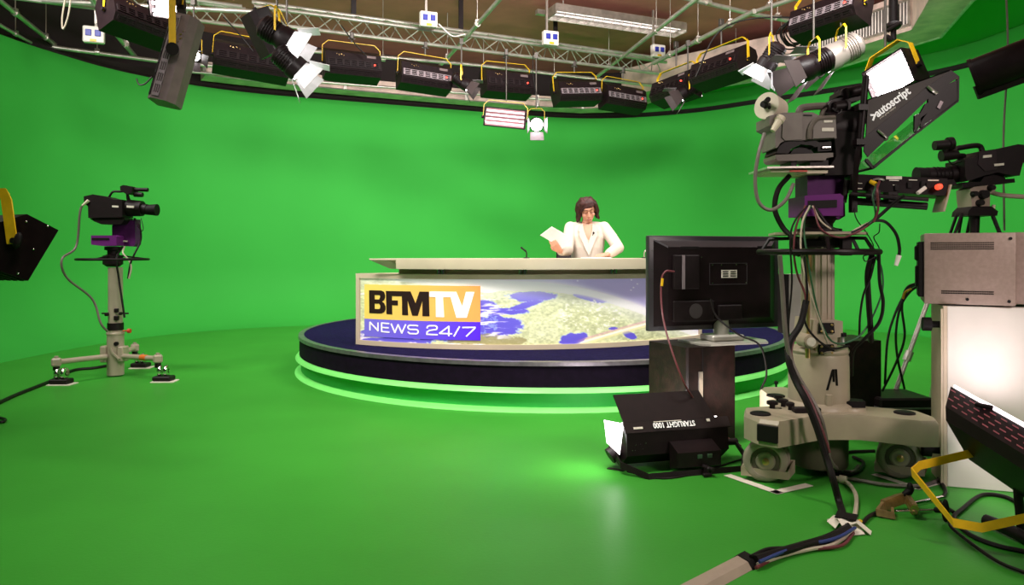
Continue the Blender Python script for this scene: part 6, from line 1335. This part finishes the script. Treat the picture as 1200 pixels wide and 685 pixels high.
# ---- VCR sized box on white cabinet, right edge
wc = thing('white_cabinet', 'white painted cabinet standing at right edge, glowing in the lamp light', 'cabinet', (2.24, 3.736, 0), R(-18))
b = MB(); b.box((0.42, 0.13, 0.465), (0.84, 0.26, 0.93), bev=0.004); b.build('carcass', M_WHITE, wc)
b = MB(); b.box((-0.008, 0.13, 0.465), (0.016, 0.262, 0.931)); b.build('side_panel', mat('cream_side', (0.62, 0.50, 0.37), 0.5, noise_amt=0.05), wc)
b = MB(); b.box((-0.02, 0.012, 0.465), (0.012, 0.02, 0.90)); b.build('edge_batten', M_CREAM2, wc)
for z in (0.83, 0.17):
    b = MB(); b.cyl((-0.09, 0.06, z), (-0.012, 0.06, z), 0.018); b.cyl((-0.10, 0.06, z), (-0.06, 0.06, z), 0.036, n=18); b.build('knob', M_RUB, wc)
vb = thing('video_recorder', 'big pinkish metal-cased video recorder on top of white cabinet', 'recorder', (2.387, 3.807, 0.932), R(-27))
vw, vh = 0.40, 0.372
b = MB(); b.box((0, 0.10, vh / 2 + 0.004), (vw, 0.42, vh - 0.004), bev=0.006, seg=2); b.build('casing', M_VCR, vb)
b = MB(); b.box((vw / 2 + 0.13, 0.12, vh / 2 + 0.008), (0.26, 0.36, vh - 0.008), bev=0.004); b.build('side_unit', M_VCR, vb)
b = MB(); b.box((-vw / 2 - 0.012, 0.0, vh * 0.5), (0.03, 0.2, vh * 0.78), bev=0.004); b.box((-vw / 2 - 0.025, -0.02, vh * 0.73), (0.03, 0.12, vh * 0.22), bev=0.008); b.box((-vw / 2 - 0.025, -0.02, vh * 0.4), (0.025, 0.1, vh * 0.3), bev=0.006); fp = b.build('front_controls', M_RUB, vb)
for (z, nx, ny, x0, x1) in ((vh * 0.87, 40, 4, -0.42, 0.26), (vh * 0.20, 40, 2, -0.30, 0.26)):
    b = MB()
    for i in range(nx):
        for j in range(ny): b.box(((x0 + (x1 - x0) * i / (nx - 1)) * vw, -0.1105, z - j * 0.0105), (0.0045, 0.002, 0.006))
    b.build('vent_holes', M_RUB, vb, smooth=0)
for u, v in ((390, 400), (385, 622), (236, 618)):
    b = MB(); x = (u - 75) / 335 * vw - vw / 2; z = vh * (1 - (v - 380) / 262); b.cyl((x, -0.114, z), (x, -0.109, z), 0.008, n=12); b.build('screw', M_CHROME, vb)

# ---- rear right camera on its tripod
f = conv(1060, 150, 3.114, 5.0)
rc_ = thing('studio_camera', 'black shoulder camera on tripod above the recorder, lens pointing left', 'camera', f(260, 222), 0, 'studio cameras')
b = MB(); pr(b, f, [(180, 122), (212, 118), (240, 92), (290, 86), (370, 68), (402, 72), (405, 108), (386, 140), (376, 180), (330, 176), (300, 168), (250, 180), (215, 192), (190, 200), (182, 180)], -0.12, 0.10); bd = b.build('body', M_BLACKM, rc_, True)
b = MB(); pr(b, f, [(228, 98), (290, 90), (292, 158), (250, 165), (225, 140)], -0.128, -0.119); b.build('side_panel', mat('charcoal_side', (0.022, 0.013, 0.016), 0.5, spec=0.25), bd, True)
for a in ((242, 106, 272, 118), (282, 136, 316, 147)):
    b = MB(); pr(b, f, [(a[0], a[1] + 3), (a[2], a[1]), (a[2], a[3] - 3), (a[0], a[3])], -0.132, -0.127); b.build('name_plate', M_STICK, bd, True)
b = MB(); b.tube([f(208, 118, 0), f(186, 80, 0), f(215, 70, 0), f(270, 64, 0), f(284, 84, 0)], 0.018, 8, 5); b.build('handle', M_BLACKM, rc_, True)
b = MB(); b.cyl(f(78, 72, -0.1), f(136, 68, -0.1), 0.032, 0.036, 18); b.cyl(f(126, 66, -0.1), f(142, 64, -0.1), 0.045, n=18); b.cyl(f(108, 108, -0.08), f(165, 102, -0.08), 0.038, 0.032, 18); b.cyl(f(160, 104, -0.08), f(210, 102, -0.02), 0.016); b.cyl(f(118, 82, -0.1), f(120, 100, -0.09), 0.02); b.build('viewfinder', M_BLACKM, rc_, True)
b = MB(); b.cyl(f(184, 168), f(160, 170), 0.062, n=24); b.cyl(f(160, 170), f(100, 171), 0.050, 0.046, 24); b.cyl(f(100, 171), f(80, 171), 0.052, n=24)
for k in range(4): b.cyl(f(150 - k * 14, 170), f(147 - k * 14, 170), 0.054, n=24)
b.build('lens', M_BLACKM, rc_, True)
b = MB(); b.cyl(f(82, 171), f(42, 172), 0.048, 0.056, 24); b.build('lens_hood', M_RUB, rc_, True)
b = MB(); pr(b, f, [(95, 195), (158, 190), (170, 215), (150, 212), (100, 208)], -0.07, 0.02); b.build('zoom_servo', M_BLACKM, rc_, True)
b = MB(); pr(b, f, [(184, 202), (250, 200), (270, 172), (330, 170), (340, 190), (372, 188), (374, 202), (340, 206), (186, 222)], -0.08, 0.07); b.build('base_plate', M_BLACK, rc_, True)
b = MB(); b.tube([f(395, 110, -0.1), f(408, 140, -0.1), f(412, 180, -0.1), f(416, 240, -0.12), f(420, 330, -0.1), f(422, 420, -0.1)], 0.012, 8); b.build('rear_cord', M_CABLEG, rc_, True)
b = MB(); b.tube([f(130, 122, -0.09), f(145, 138, -0.09), f(165, 132, -0.08), f(182, 125, -0.08)], 0.005, 6); b.build('viewfinder_cord', M_CABLEB, rc_, True)
tp = thing('camera_tripod', 'black tripod with beige fluid head carrying the rear right camera', 'tripod', (f(255, 0).x, 5.0, 0))
b = MB(); pr(b, f, [(214, 226), (232, 214), (300, 210), (308, 222), (300, 236), (285, 242), (284, 288), (220, 288), (216, 262)], -0.08, 0.08); b.build('fluid_head', mat('warm_beige_head', (0.33, 0.25, 0.20), 0.4), tp, True)
for u, v, r_ in ((257, 246, 0.032), (222, 244, 0.02), (243, 276, 0.022), (283, 222, 0.02)):
    b = MB(); q = f(u, v, -0.08); b.cyl(q, q + Vector((0, -0.04, 0)), r_, r_ * 0.85, 16); b.build('head_knob', M_RUB, tp, True)
b = MB(); b.tube([f(296, 228, 0.0), f(330, 246, -0.06), f(380, 256, -0.14), f(432, 260, -0.2)], 0.016, 10); b.build('pan_bar', mat('warm_beige_head', (0.33, 0.25, 0.20), 0.4), tp, True)
b = MB(); b.cyl(f(428, 259, -0.19), f(470, 264, -0.25), 0.022); b.build('pan_grip', M_RUB, tp, True)
b = MB(); pr(b, f, [(220, 288), (286, 288), (310, 306), (306, 322), (200, 322), (204, 304)], -0.09, 0.09); b.build('bowl', M_BLACK, tp, True)
apex = f(255, 312); 
for e in (G(1049, 500), Vector((apex.x + 0.52, 4.72, 0)), Vector((apex.x + 0.05, 5.62, 0))):
    e = Vector((e.x, e.y, 0)) if e.y > 4.9 or True else e
    if e.x < apex.x - 0.3: e = Vector((apex.x - 0.62, 5.02, 0))
    sdir = Vector((e.x - apex.x, e.y - apex.y, 0)).normalized(); st = apex + sdir * 0.10
    e2 = Vector((e.x, e.y, 0.012)); perp = Vector((-sdir.y, sdir.x, 0))
    mid_ = st.lerp(e2, 0.36)
    b = MB()
    for s in (-1, 1): b.cyl(st + perp * 0.03 * s, mid_ + perp * 0.022 * s, 0.010, n=8)
    b.box(mid_, (0.05, 0.05, 0.05), bev=0.008); lg = b.build('leg', M_BLACK, tp, True)
    b = MB()
    for s in (-1, 1): b.cyl(mid_ + perp * 0.012 * s, e2.lerp(st, 0.03) + perp * 0.012 * s, 0.010, n=8)
    b.cyl(mid_.lerp(e2, 0.45), mid_.lerp(e2, 0.52), 0.028, n=10); b.build('lower_tube', M_ALU, lg, True)
    b = MB(); b.cyl(e2 + Vector((0, 0, -0.01)), e2 + Vector((0, 0, 0.03)), 0.026); b.build('foot', M_RUB, lg, True)
b = MB(); b.cyl(apex, (apex.x, apex.y, apex.z - 0.16), 0.035, 0.028); b.cyl((apex.x, apex.y, apex.z - 0.16), (apex.x, apex.y, apex.z - 0.2), 0.04, n=14); b.build('bowl_clamp', M_BLACK, tp, True)
b = MB(); b.cyl(f(308, 282, -0.05), f(304, 304, -0.05), 0.012); b.build('spirit_lever', M_PLUG, tp, True)

# ---- low case, small grey box
q = G(1060, 516); cs = thing('equipment_case', 'long low black equipment case on floor behind right wheel of the pedestal', 'case', (q.x + 0.03, q.y + 0.2, 0), R(2))
b = MB(); b.box((0, 0, 0.135), (0.36, 0.34, 0.26), bev=0.012); b.build('body', M_BLACKM, cs)
b = MB(); b.box((0, 0, 0.20), (0.365, 0.345, 0.012)); b.build('lid_seam', M_EDGE, cs)
b = MB(); b.tube([(-0.06, -0.18, 0.12), (-0.05, -0.20, 0.14), (0.05, -0.20, 0.14), (0.06, -0.18, 0.12)], 0.008, 6); b.build('handle', M_BLACKM, cs)
q = G(914, 482); sb = thing('remote_box', 'small grey metal box with black joystick on the floor beside the stage', 'control box', (q.x, q.y + 0.08, 0), R(14))
b = MB(); b.prism([(-0.075, 0.002), (0.075, 0.002), (0.075, 0.13), (-0.075, 0.15)], -0.09, 0.09, lambda u, v, w: (u * 1.1, w, v)); b.build('casing', mat('grey_metal_box', (0.22, 0.21, 0.18), 0.4, 0.3), sb)
b = MB(); b.lathe([(0.05, 0.135), (0.055, 0.15), (0.03, 0.16), (0.008, 0.165), (0.008, 0.19), (0.016, 0.20), (0.014, 0.215), (0.004, 0.22)], n=20); b.build('joystick', M_RUB, sb)

# ---- vented flood lamp lying at lower right
va = thing('floor_flood_lamp', 'black slotted flood lamp with yellow bracket lying at lower right corner', 'studio lamp', G(1165, 600))
m5 = conv(1100, 450, 6.23, 3.25)
# box: axis runs down to the right and towards the camera
O = m5(98, 180, 0.05); O2 = m5(285, 75, 0.20)
axd = (P(1300, 548, 2.75) - P(1146, 463, 3.45)).normalized()
e_up = (O2 - O); 
c0_ = O; c1_ = O2; c2_ = m5(90, 275, 0.05) ; 
dn = Vector((0.10, 0.10, -0.22))
prof_ = [O2, O, m5(92, 278, 0.04), m5(345, 605, 0.12), m5(520, 420, 0.34)]
Ln = 0.85; n = len(prof_)
b = MB(); V = prof_ + [p + axd * Ln for p in prof_]; b.add(V, [list(range(n)), list(range(2 * n - 1, n - 1, -1))] + [[i, (i + 1) % n, (i + 1) % n + n, i + n] for i in range(n)]); b.build('housing', M_BLACK, va, True, 0)
def slots(b, A, Bv, rows, cols, sl, sw, off):
    # slots on the face spanned by A->Bv (short way) and axd (long way)
    sh = (Bv - A); nn = sh.cross(axd).normalized()
    if nn.dot(Vector((0, -1, 0.6))) < 0: nn = -nn
    for r_ in range(rows):
        for c_ in range(cols):
            t0 = (c_ + 0.35 + (0.5 if r_ % 2 else 0)) * (Ln / cols); p = A + sh * ((r_ + 0.7) / (rows + 0.6)) + axd * t0 + nn * off
            a = axd * sl / 2; w = sh.normalized() * sw / 2
            b.add([p - a - w, p + a - w, p + a + w, p - a + w], [[0, 1, 2, 3]])
b = MB(); slots(b, O2, O, 4, 13, 0.036, 0.011, 0.0012); b.build('upper_slots', mat('glow_slot_red', (0.34, 0.09, 0.11), 0.5), va, True, 0)
b = MB(); slots(b, prof_[2], prof_[3], 9, 16, 0.042, 0.009, 0.0012); b.build('lower_slots', mat('slot_reflection_grey', (0.30, 0.27, 0.24), 0.4), va, True, 0)  # grey slot colour stands in for reflected light
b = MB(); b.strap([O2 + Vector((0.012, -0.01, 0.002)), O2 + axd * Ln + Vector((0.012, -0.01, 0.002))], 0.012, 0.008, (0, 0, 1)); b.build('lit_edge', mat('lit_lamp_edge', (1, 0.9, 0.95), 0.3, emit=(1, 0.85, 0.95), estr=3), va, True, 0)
b = MB(); q = O2 + axd * 0.22 + (O - O2) * 0.12; b.box(q + Vector((0, -0.008, 0.008)), (0.07, 0.02, 0.018), axd.to_track_quat('X', 'Z').to_matrix() @ Rz(0.9), bev=0.004); b.build('catch', M_BLACKM, va, True)
b = MB(); b.add([O2 + Vector((0.02, 0.01, 0.0)), O2 + axd * Ln + Vector((0.02, 0.01, 0)), O2 + axd * Ln + Vector((0.28, 0.15, -0.11)), O2 + Vector((0.28, 0.15, -0.11))], [[0, 1, 2, 3]]); 
b.build('lamp_glass', mat('lit_flood_glass', (1, 0.9, 0.95), 0.4, emit=(1, 0.88, 0.93), estr=3.5), va, True, 0)
lc = O2 + axd * 0.25 + Vector((0.14, 0.16, 0.0)); area_light('floor_flood_light', lc, lc + Vector((-0.02, 0.5, 0.40)), 0.4, 0.12, 1.0, (1, 0.84, 0.88), 130)
b = MB(); yk_ = [P(1120, 538, 3.28), P(1071, 549, 3.18), P(1073, 553, 3.16)]
ypts = [P(1146, 530, 3.34), P(1112, 540, 3.27), G(1070, 550, 0.10), G(1115, 607, 0.03), G(1160, 613, 0.03), G(1200, 602, 0.06), G(1260, 585, 0.14)]
ypts = [P(1146, 529, 3.30), P(1078, 545, 3.22), P(1069, 553, 3.18), P(1117, 612, 2.95), P(1150, 618, 2.90), P(1200, 607, 2.85), P(1270, 588, 2.8)]
b.strap(ypts, 0.036, 0.006, (0.06, 0.35, 0.95)); b.build('yoke', M_YEL, va, True)
for q in (prof_[3] + axd * 0.3, prof_[3] + axd * 0.75):
    b = MB(); b.cyl(q + Vector((0, 0, 0.03)), (q.x + 0.02, q.y, 0.0), 0.018); b.build('support_leg', M_BLACKM, va, True)

# ---- clamp lying on the floor
kk = thing('grip_clamp', 'bronze and steel pipe clamp with black knobs lying on the green floor', 'clamp', G(1070, 598))
z_ = 0.045
def GG(x, y, z): return G(x, y, z)
b = MB(); b.strap([GG(1062, 582, 0.06), GG(1050, 586, 0.045), GG(1034, 592, 0.03)], 0.05, 0.028, (0.2, 0.2, 1)); b.strap([GG(1036, 590, 0.035), GG(1029, 600, 0.022), GG(1047, 604, 0.018), GG(1046, 598, 0.018)], 0.03, 0.012, (0, 0.3, 1)); b.strap([GG(1062, 582, 0.06), GG(1066, 588, 0.05), GG(1072, 596, 0.05)], 0.04, 0.022, (0.2, 0.2, 1)); b.build('jaw', M_BRONZE, kk, True)
b = MB(); b.cyl(GG(1068, 591, 0.045), GG(1104, 583, 0.05), 0.013); b.build('steel_spigot', M_CHROME, kk, True)
b = MB(); b.cyl(GG(1050, 599, 0.03), GG(1098, 597, 0.045), 0.005); b.build('threaded_rod', M_CHROME, kk, True)
b = MB(); b.cyl(GG(1066, 587, 0.05), GG(1072, 596, 0.05), 0.018); b.cyl(GG(1068, 599, 0.035), GG(1074, 599, 0.035), 0.014); b.build('brass_nut', M_BRASS, kk, True)
b = MB(); q = GG(1108, 598, 0.055); b.cyl(GG(1096, 597, 0.045), q, 0.012); b.ell(q, (0.014, 0.02, 0.052)); b.build('tightening_knob', M_RUB, kk, True)
b = MB(); q = GG(1064, 576, 0.085); b.cyl(GG(1063, 583, 0.055), q, 0.008); b.ell(q, (0.034, 0.018, 0.015), Ry(-0.6)); b.ell(q + Vector((0.01, 0, 0.015)), (0.014, 0.018, 0.03)); b.build('wing_knob', M_RUB, kk, True)

# ---- tape marks on the floor
def tape(pts, w, lab, m=M_TAPE, z=0.003, name='tape_mark', wd=None):
    b = MB(); pts = [Vector((G(x, y).x, G(x, y).y, z)) for x, y in pts]
    for a, c_ in zip(pts[:-1], pts[1:]):
        dd = (c_ - a).normalized(); nn = Vector((-dd.y, dd.x, 0)) * w / 2; a2 = a - dd * w * 0.45; c2 = c_ + dd * w * 0.45
        V = [a2 + nn, a2 - nn, c2 - nn, c2 + nn]; b.add(V + [v + Vector((0, 0, 0.0012)) for v in V], [[0, 1, 2, 3], [7, 6, 5, 4], [0, 4, 5, 1], [1, 5, 6, 2], [2, 6, 7, 3], [3, 7, 4, 0]])
    o = solo(name, b, m, lab, 'tape', pts[0], smooth=0); return o
tape([(856, 558), (910, 577), (945, 569)], 0.05, 'white L of tape on the floor under the left front wheel')
tape([(1028, 557), (1075, 572), (1102, 565)], 0.045, 'white L of tape on the floor under the right front wheel')
bt = thing('tape_patch', 'white tape patch with a black square holding down the cable bundle', 'tape', G(998, 621))
b = MB(); q = G(998, 621)
for (x0, y0, x1, y1, w) in ((978, 611, 1004, 628, 0.075), (988, 620, 1021, 626, 0.045), (974, 620, 990, 614, 0.04)):
    A = G(x0, y0); B_ = G(x1, y1); dd = (B_ - A).normalized(); nn = Vector((-dd.y, dd.x, 0)) * w / 2
    zz = 0.045; ctr = (A + B_) / 2
    V = [A + nn + Vector((0, 0, 0.028)), A - nn + Vector((0, 0, 0.010)), ctr - nn + Vector((0, 0, zz)), ctr + nn + Vector((0, 0, zz)), B_ - nn + Vector((0, 0, 0.004)), B_ + nn + Vector((0, 0, 0.006))]
    V2 = [v + Vector((0, 0, 0.002)) for v in V]
    b.add(V + V2, [[0, 1, 2, 3], [3, 2, 4, 5], [9, 8, 7, 6], [11, 10, 8, 9], [0, 6, 7, 1], [1, 7, 8, 2], [2, 8, 10, 4], [4, 10, 11, 5], [5, 11, 9, 3], [3, 9, 6, 0]])
b.build('white_tape', M_TAPE, bt, True, 0)
b = MB(); q = G(992, 618); b.box((q.x, q.y, 0.052), (0.085, 0.06, 0.005), Rz(-0.6) @ Rx(0.12)); b.build('black_tape', M_RUB, bt, True, 0)

# ---- floor cable bundle and ramp
cable(floorc([(994, 619), (970, 631), (940, 640), (905, 650), (885, 656)], 0.022), 0.020, M_CABLEB, 'thick black cable between the tape patch and the cable duct')
cable(floorc([(1000, 622), (975, 638), (950, 643), (920, 650), (888, 661)], 0.014), 0.008, M_CABLEW, 'cream cable curving between tape patch and cable duct')
cable(floorc([(988, 622), (960, 634), (930, 641), (900, 643), (880, 652)], 0.030), 0.008, M_CABLEB, 'thin black cable arching over the others into the cable duct')
cable(floorc([(1002, 618), (985, 628), (965, 634), (945, 636), (920, 645), (890, 658)], 0.03), 0.007, mat('blue_cable', (0.03, 0.05, 0.2), 0.5), 'blue-grey cable in the bundle leading to the cable duct')
cable(floorc([(1000, 624), (988, 638), (965, 642), (940, 643), (925, 646), (905, 655), (886, 665)], 0.012), 0.007, M_WINE, 'wine coloured cable on the near side of the floor bundle')
cable(floorc([(998, 616), (1003, 596), (1003, 580), (996, 568), (987, 562)], 0.014), 0.010, M_CABLEW, 'cream cable with ring connector curling up from the tape patch')
b = MB(); q = G(986, 561, 0.02); b.cyl(q - Vector((0.01, 0, 0)), q + Vector((0.02, -0.02, 0.0)), 0.022, n=16); b.cyl(q - Vector((0.03, -0.01, 0)), q, 0.014); solo('cable_connector', b, M_PLUG, 'round cream connector joining grey and cream cables on the floor', 'connector', G(986, 561))
cable(floorc([(1005, 620), (1018, 605), (1032, 598), (1040, 594)], 0.012), 0.009, M_CABLEB, 'black cable from the tape patch towards the bronze clamp')
b = MB(); b.tube([G(1004, 616, 0.02), G(1008, 611, 0.016)], 0.012, 8); solo('cable_marker', b, M_YEL, 'yellow sleeve on the black cable beside the tape patch', 'cable marker', G(1006, 613))
cable(floorc([(988, 560), (1010, 563), (1040, 568), (1075, 569), (1100, 562), (1108, 550)], 0.012), 0.010, M_CABLEG, 'grey floor cable running right from the round connector')
cable(floorc([(945, 540), (960, 548), (985, 556), (1005, 552), (1012, 542), (1000, 535)], 0.012), 0.010, M_CABLEB, 'black cable loops on the floor under the pedestal')
cable(floorc([(905, 533), (930, 541), (960, 540), (990, 530), (1025, 528)], 0.010), 0.009, M_CABLEB, 'black cable crossing the floor behind the pedestal wheels')
cable(floorc([(1200, 592), (1175, 581), (1150, 580), (1128, 596), (1118, 607), (1135, 625), (1165, 638), (1200, 646)], 0.01), 0.010, M_CABLEB, 'black cable curling around the yellow bracket at lower right')
cable(floorc([(1100, 560), (1108, 575), (1102, 588), (1118, 600)], 0.01), 0.009, M_CABLEB, 'short black cable between the cabinet foot and yellow bracket')
cable(floorc([(1205, 672), (1165, 655), (1120, 622), (1112, 612)], 0.01), 0.007, M_CABLEB, 'thin black cable near the lower right corner')
b = MB(); b.tube([G(1155, 609, 0.03), G(1175, 617, 0.03), G(1215, 636, 0.03)], 0.026, 12); solo('cable_sleeve', b, M_CABLEB, 'fat black inline connector on the floor below the slotted flood', 'connector', G(1175, 617))
A = G(866, 651); B_ = G(888, 664); C_ = G(850, 690); D_ = G(790, 690)
cr_ = thing('cable_duct', 'flat beige plastic cable duct on the floor at the bottom edge', 'cable duct', G(840, 675))
ed = ((D_ - A)).normalized(); far = 0.7; hh = 0.022
wv = (B_ - A)
V = []
for s0 in (0, 1):
    base = A + ed * far * s0
    for t_, z in ((0, 0.001), (0.22, hh), (0.78, hh), (1, 0.001)): V.append(base + wv * t_ + Vector((0, 0, z)))
b = MB(); b.add(V, [[0, 1, 2, 3], [7, 6, 5, 4]] + [[i, (i + 1) % 4, (i + 1) % 4 + 4, i + 4] for i in range(4)]); b.build('duct_cover', mat('grey_beige_plastic', (0.40, 0.31, 0.24), 0.5, noise_amt=0.05), cr_, True, 0)
b = MB(); V2 = []
for s0 in (-0.015, 0.04):
    base = A + ed * s0
    for t_, z in ((-0.05, 0.001), (0.2, hh + 0.003), (0.8, hh + 0.003), (1.05, 0.001)): V2.append(base + wv * t_ + Vector((0, 0, z)))
b.add(V2, [[0, 1, 2, 3], [7, 6, 5, 4]] + [[i, (i + 1) % 4, (i + 1) % 4 + 4, i + 4] for i in range(4)]); b.build('tape_band', M_RUB, cr_, True, 0)
# cables hanging between recorder and case
cable(PF((1078, 332, 4.0), (1068, 336, 4.1), (1060, 345, 4.2), (1048, 370, 4.3), (1040, 400, 4.4), (1037, 450, 4.5)), 0.007, M_CABLEB, 'leftmost black cable drooping from the recorder controls')
cable(PF((1078, 334, 4.0), (1066, 342, 4.1), (1055, 360, 4.2), (1050, 390, 4.3), (1052, 420, 4.4), (1060, 455, 4.5)), 0.007, M_CABLEB, 'middle black cable drooping from the recorder controls')
cable(PF((1076, 331, 4.0), (1062, 338, 4.1), (1057, 360, 4.2), (1060, 395, 4.3), (1050, 425, 4.4), (1034, 458, 4.5)), 0.007, M_CABLEB, 'crossing black cable drooping from the recorder controls')
cable(PF((1068, 338, 4.06), (1061, 342, 4.08), (1058, 350, 4.08)), 0.006, M_YEL, 'short yellow wires bunched left of the recorder')
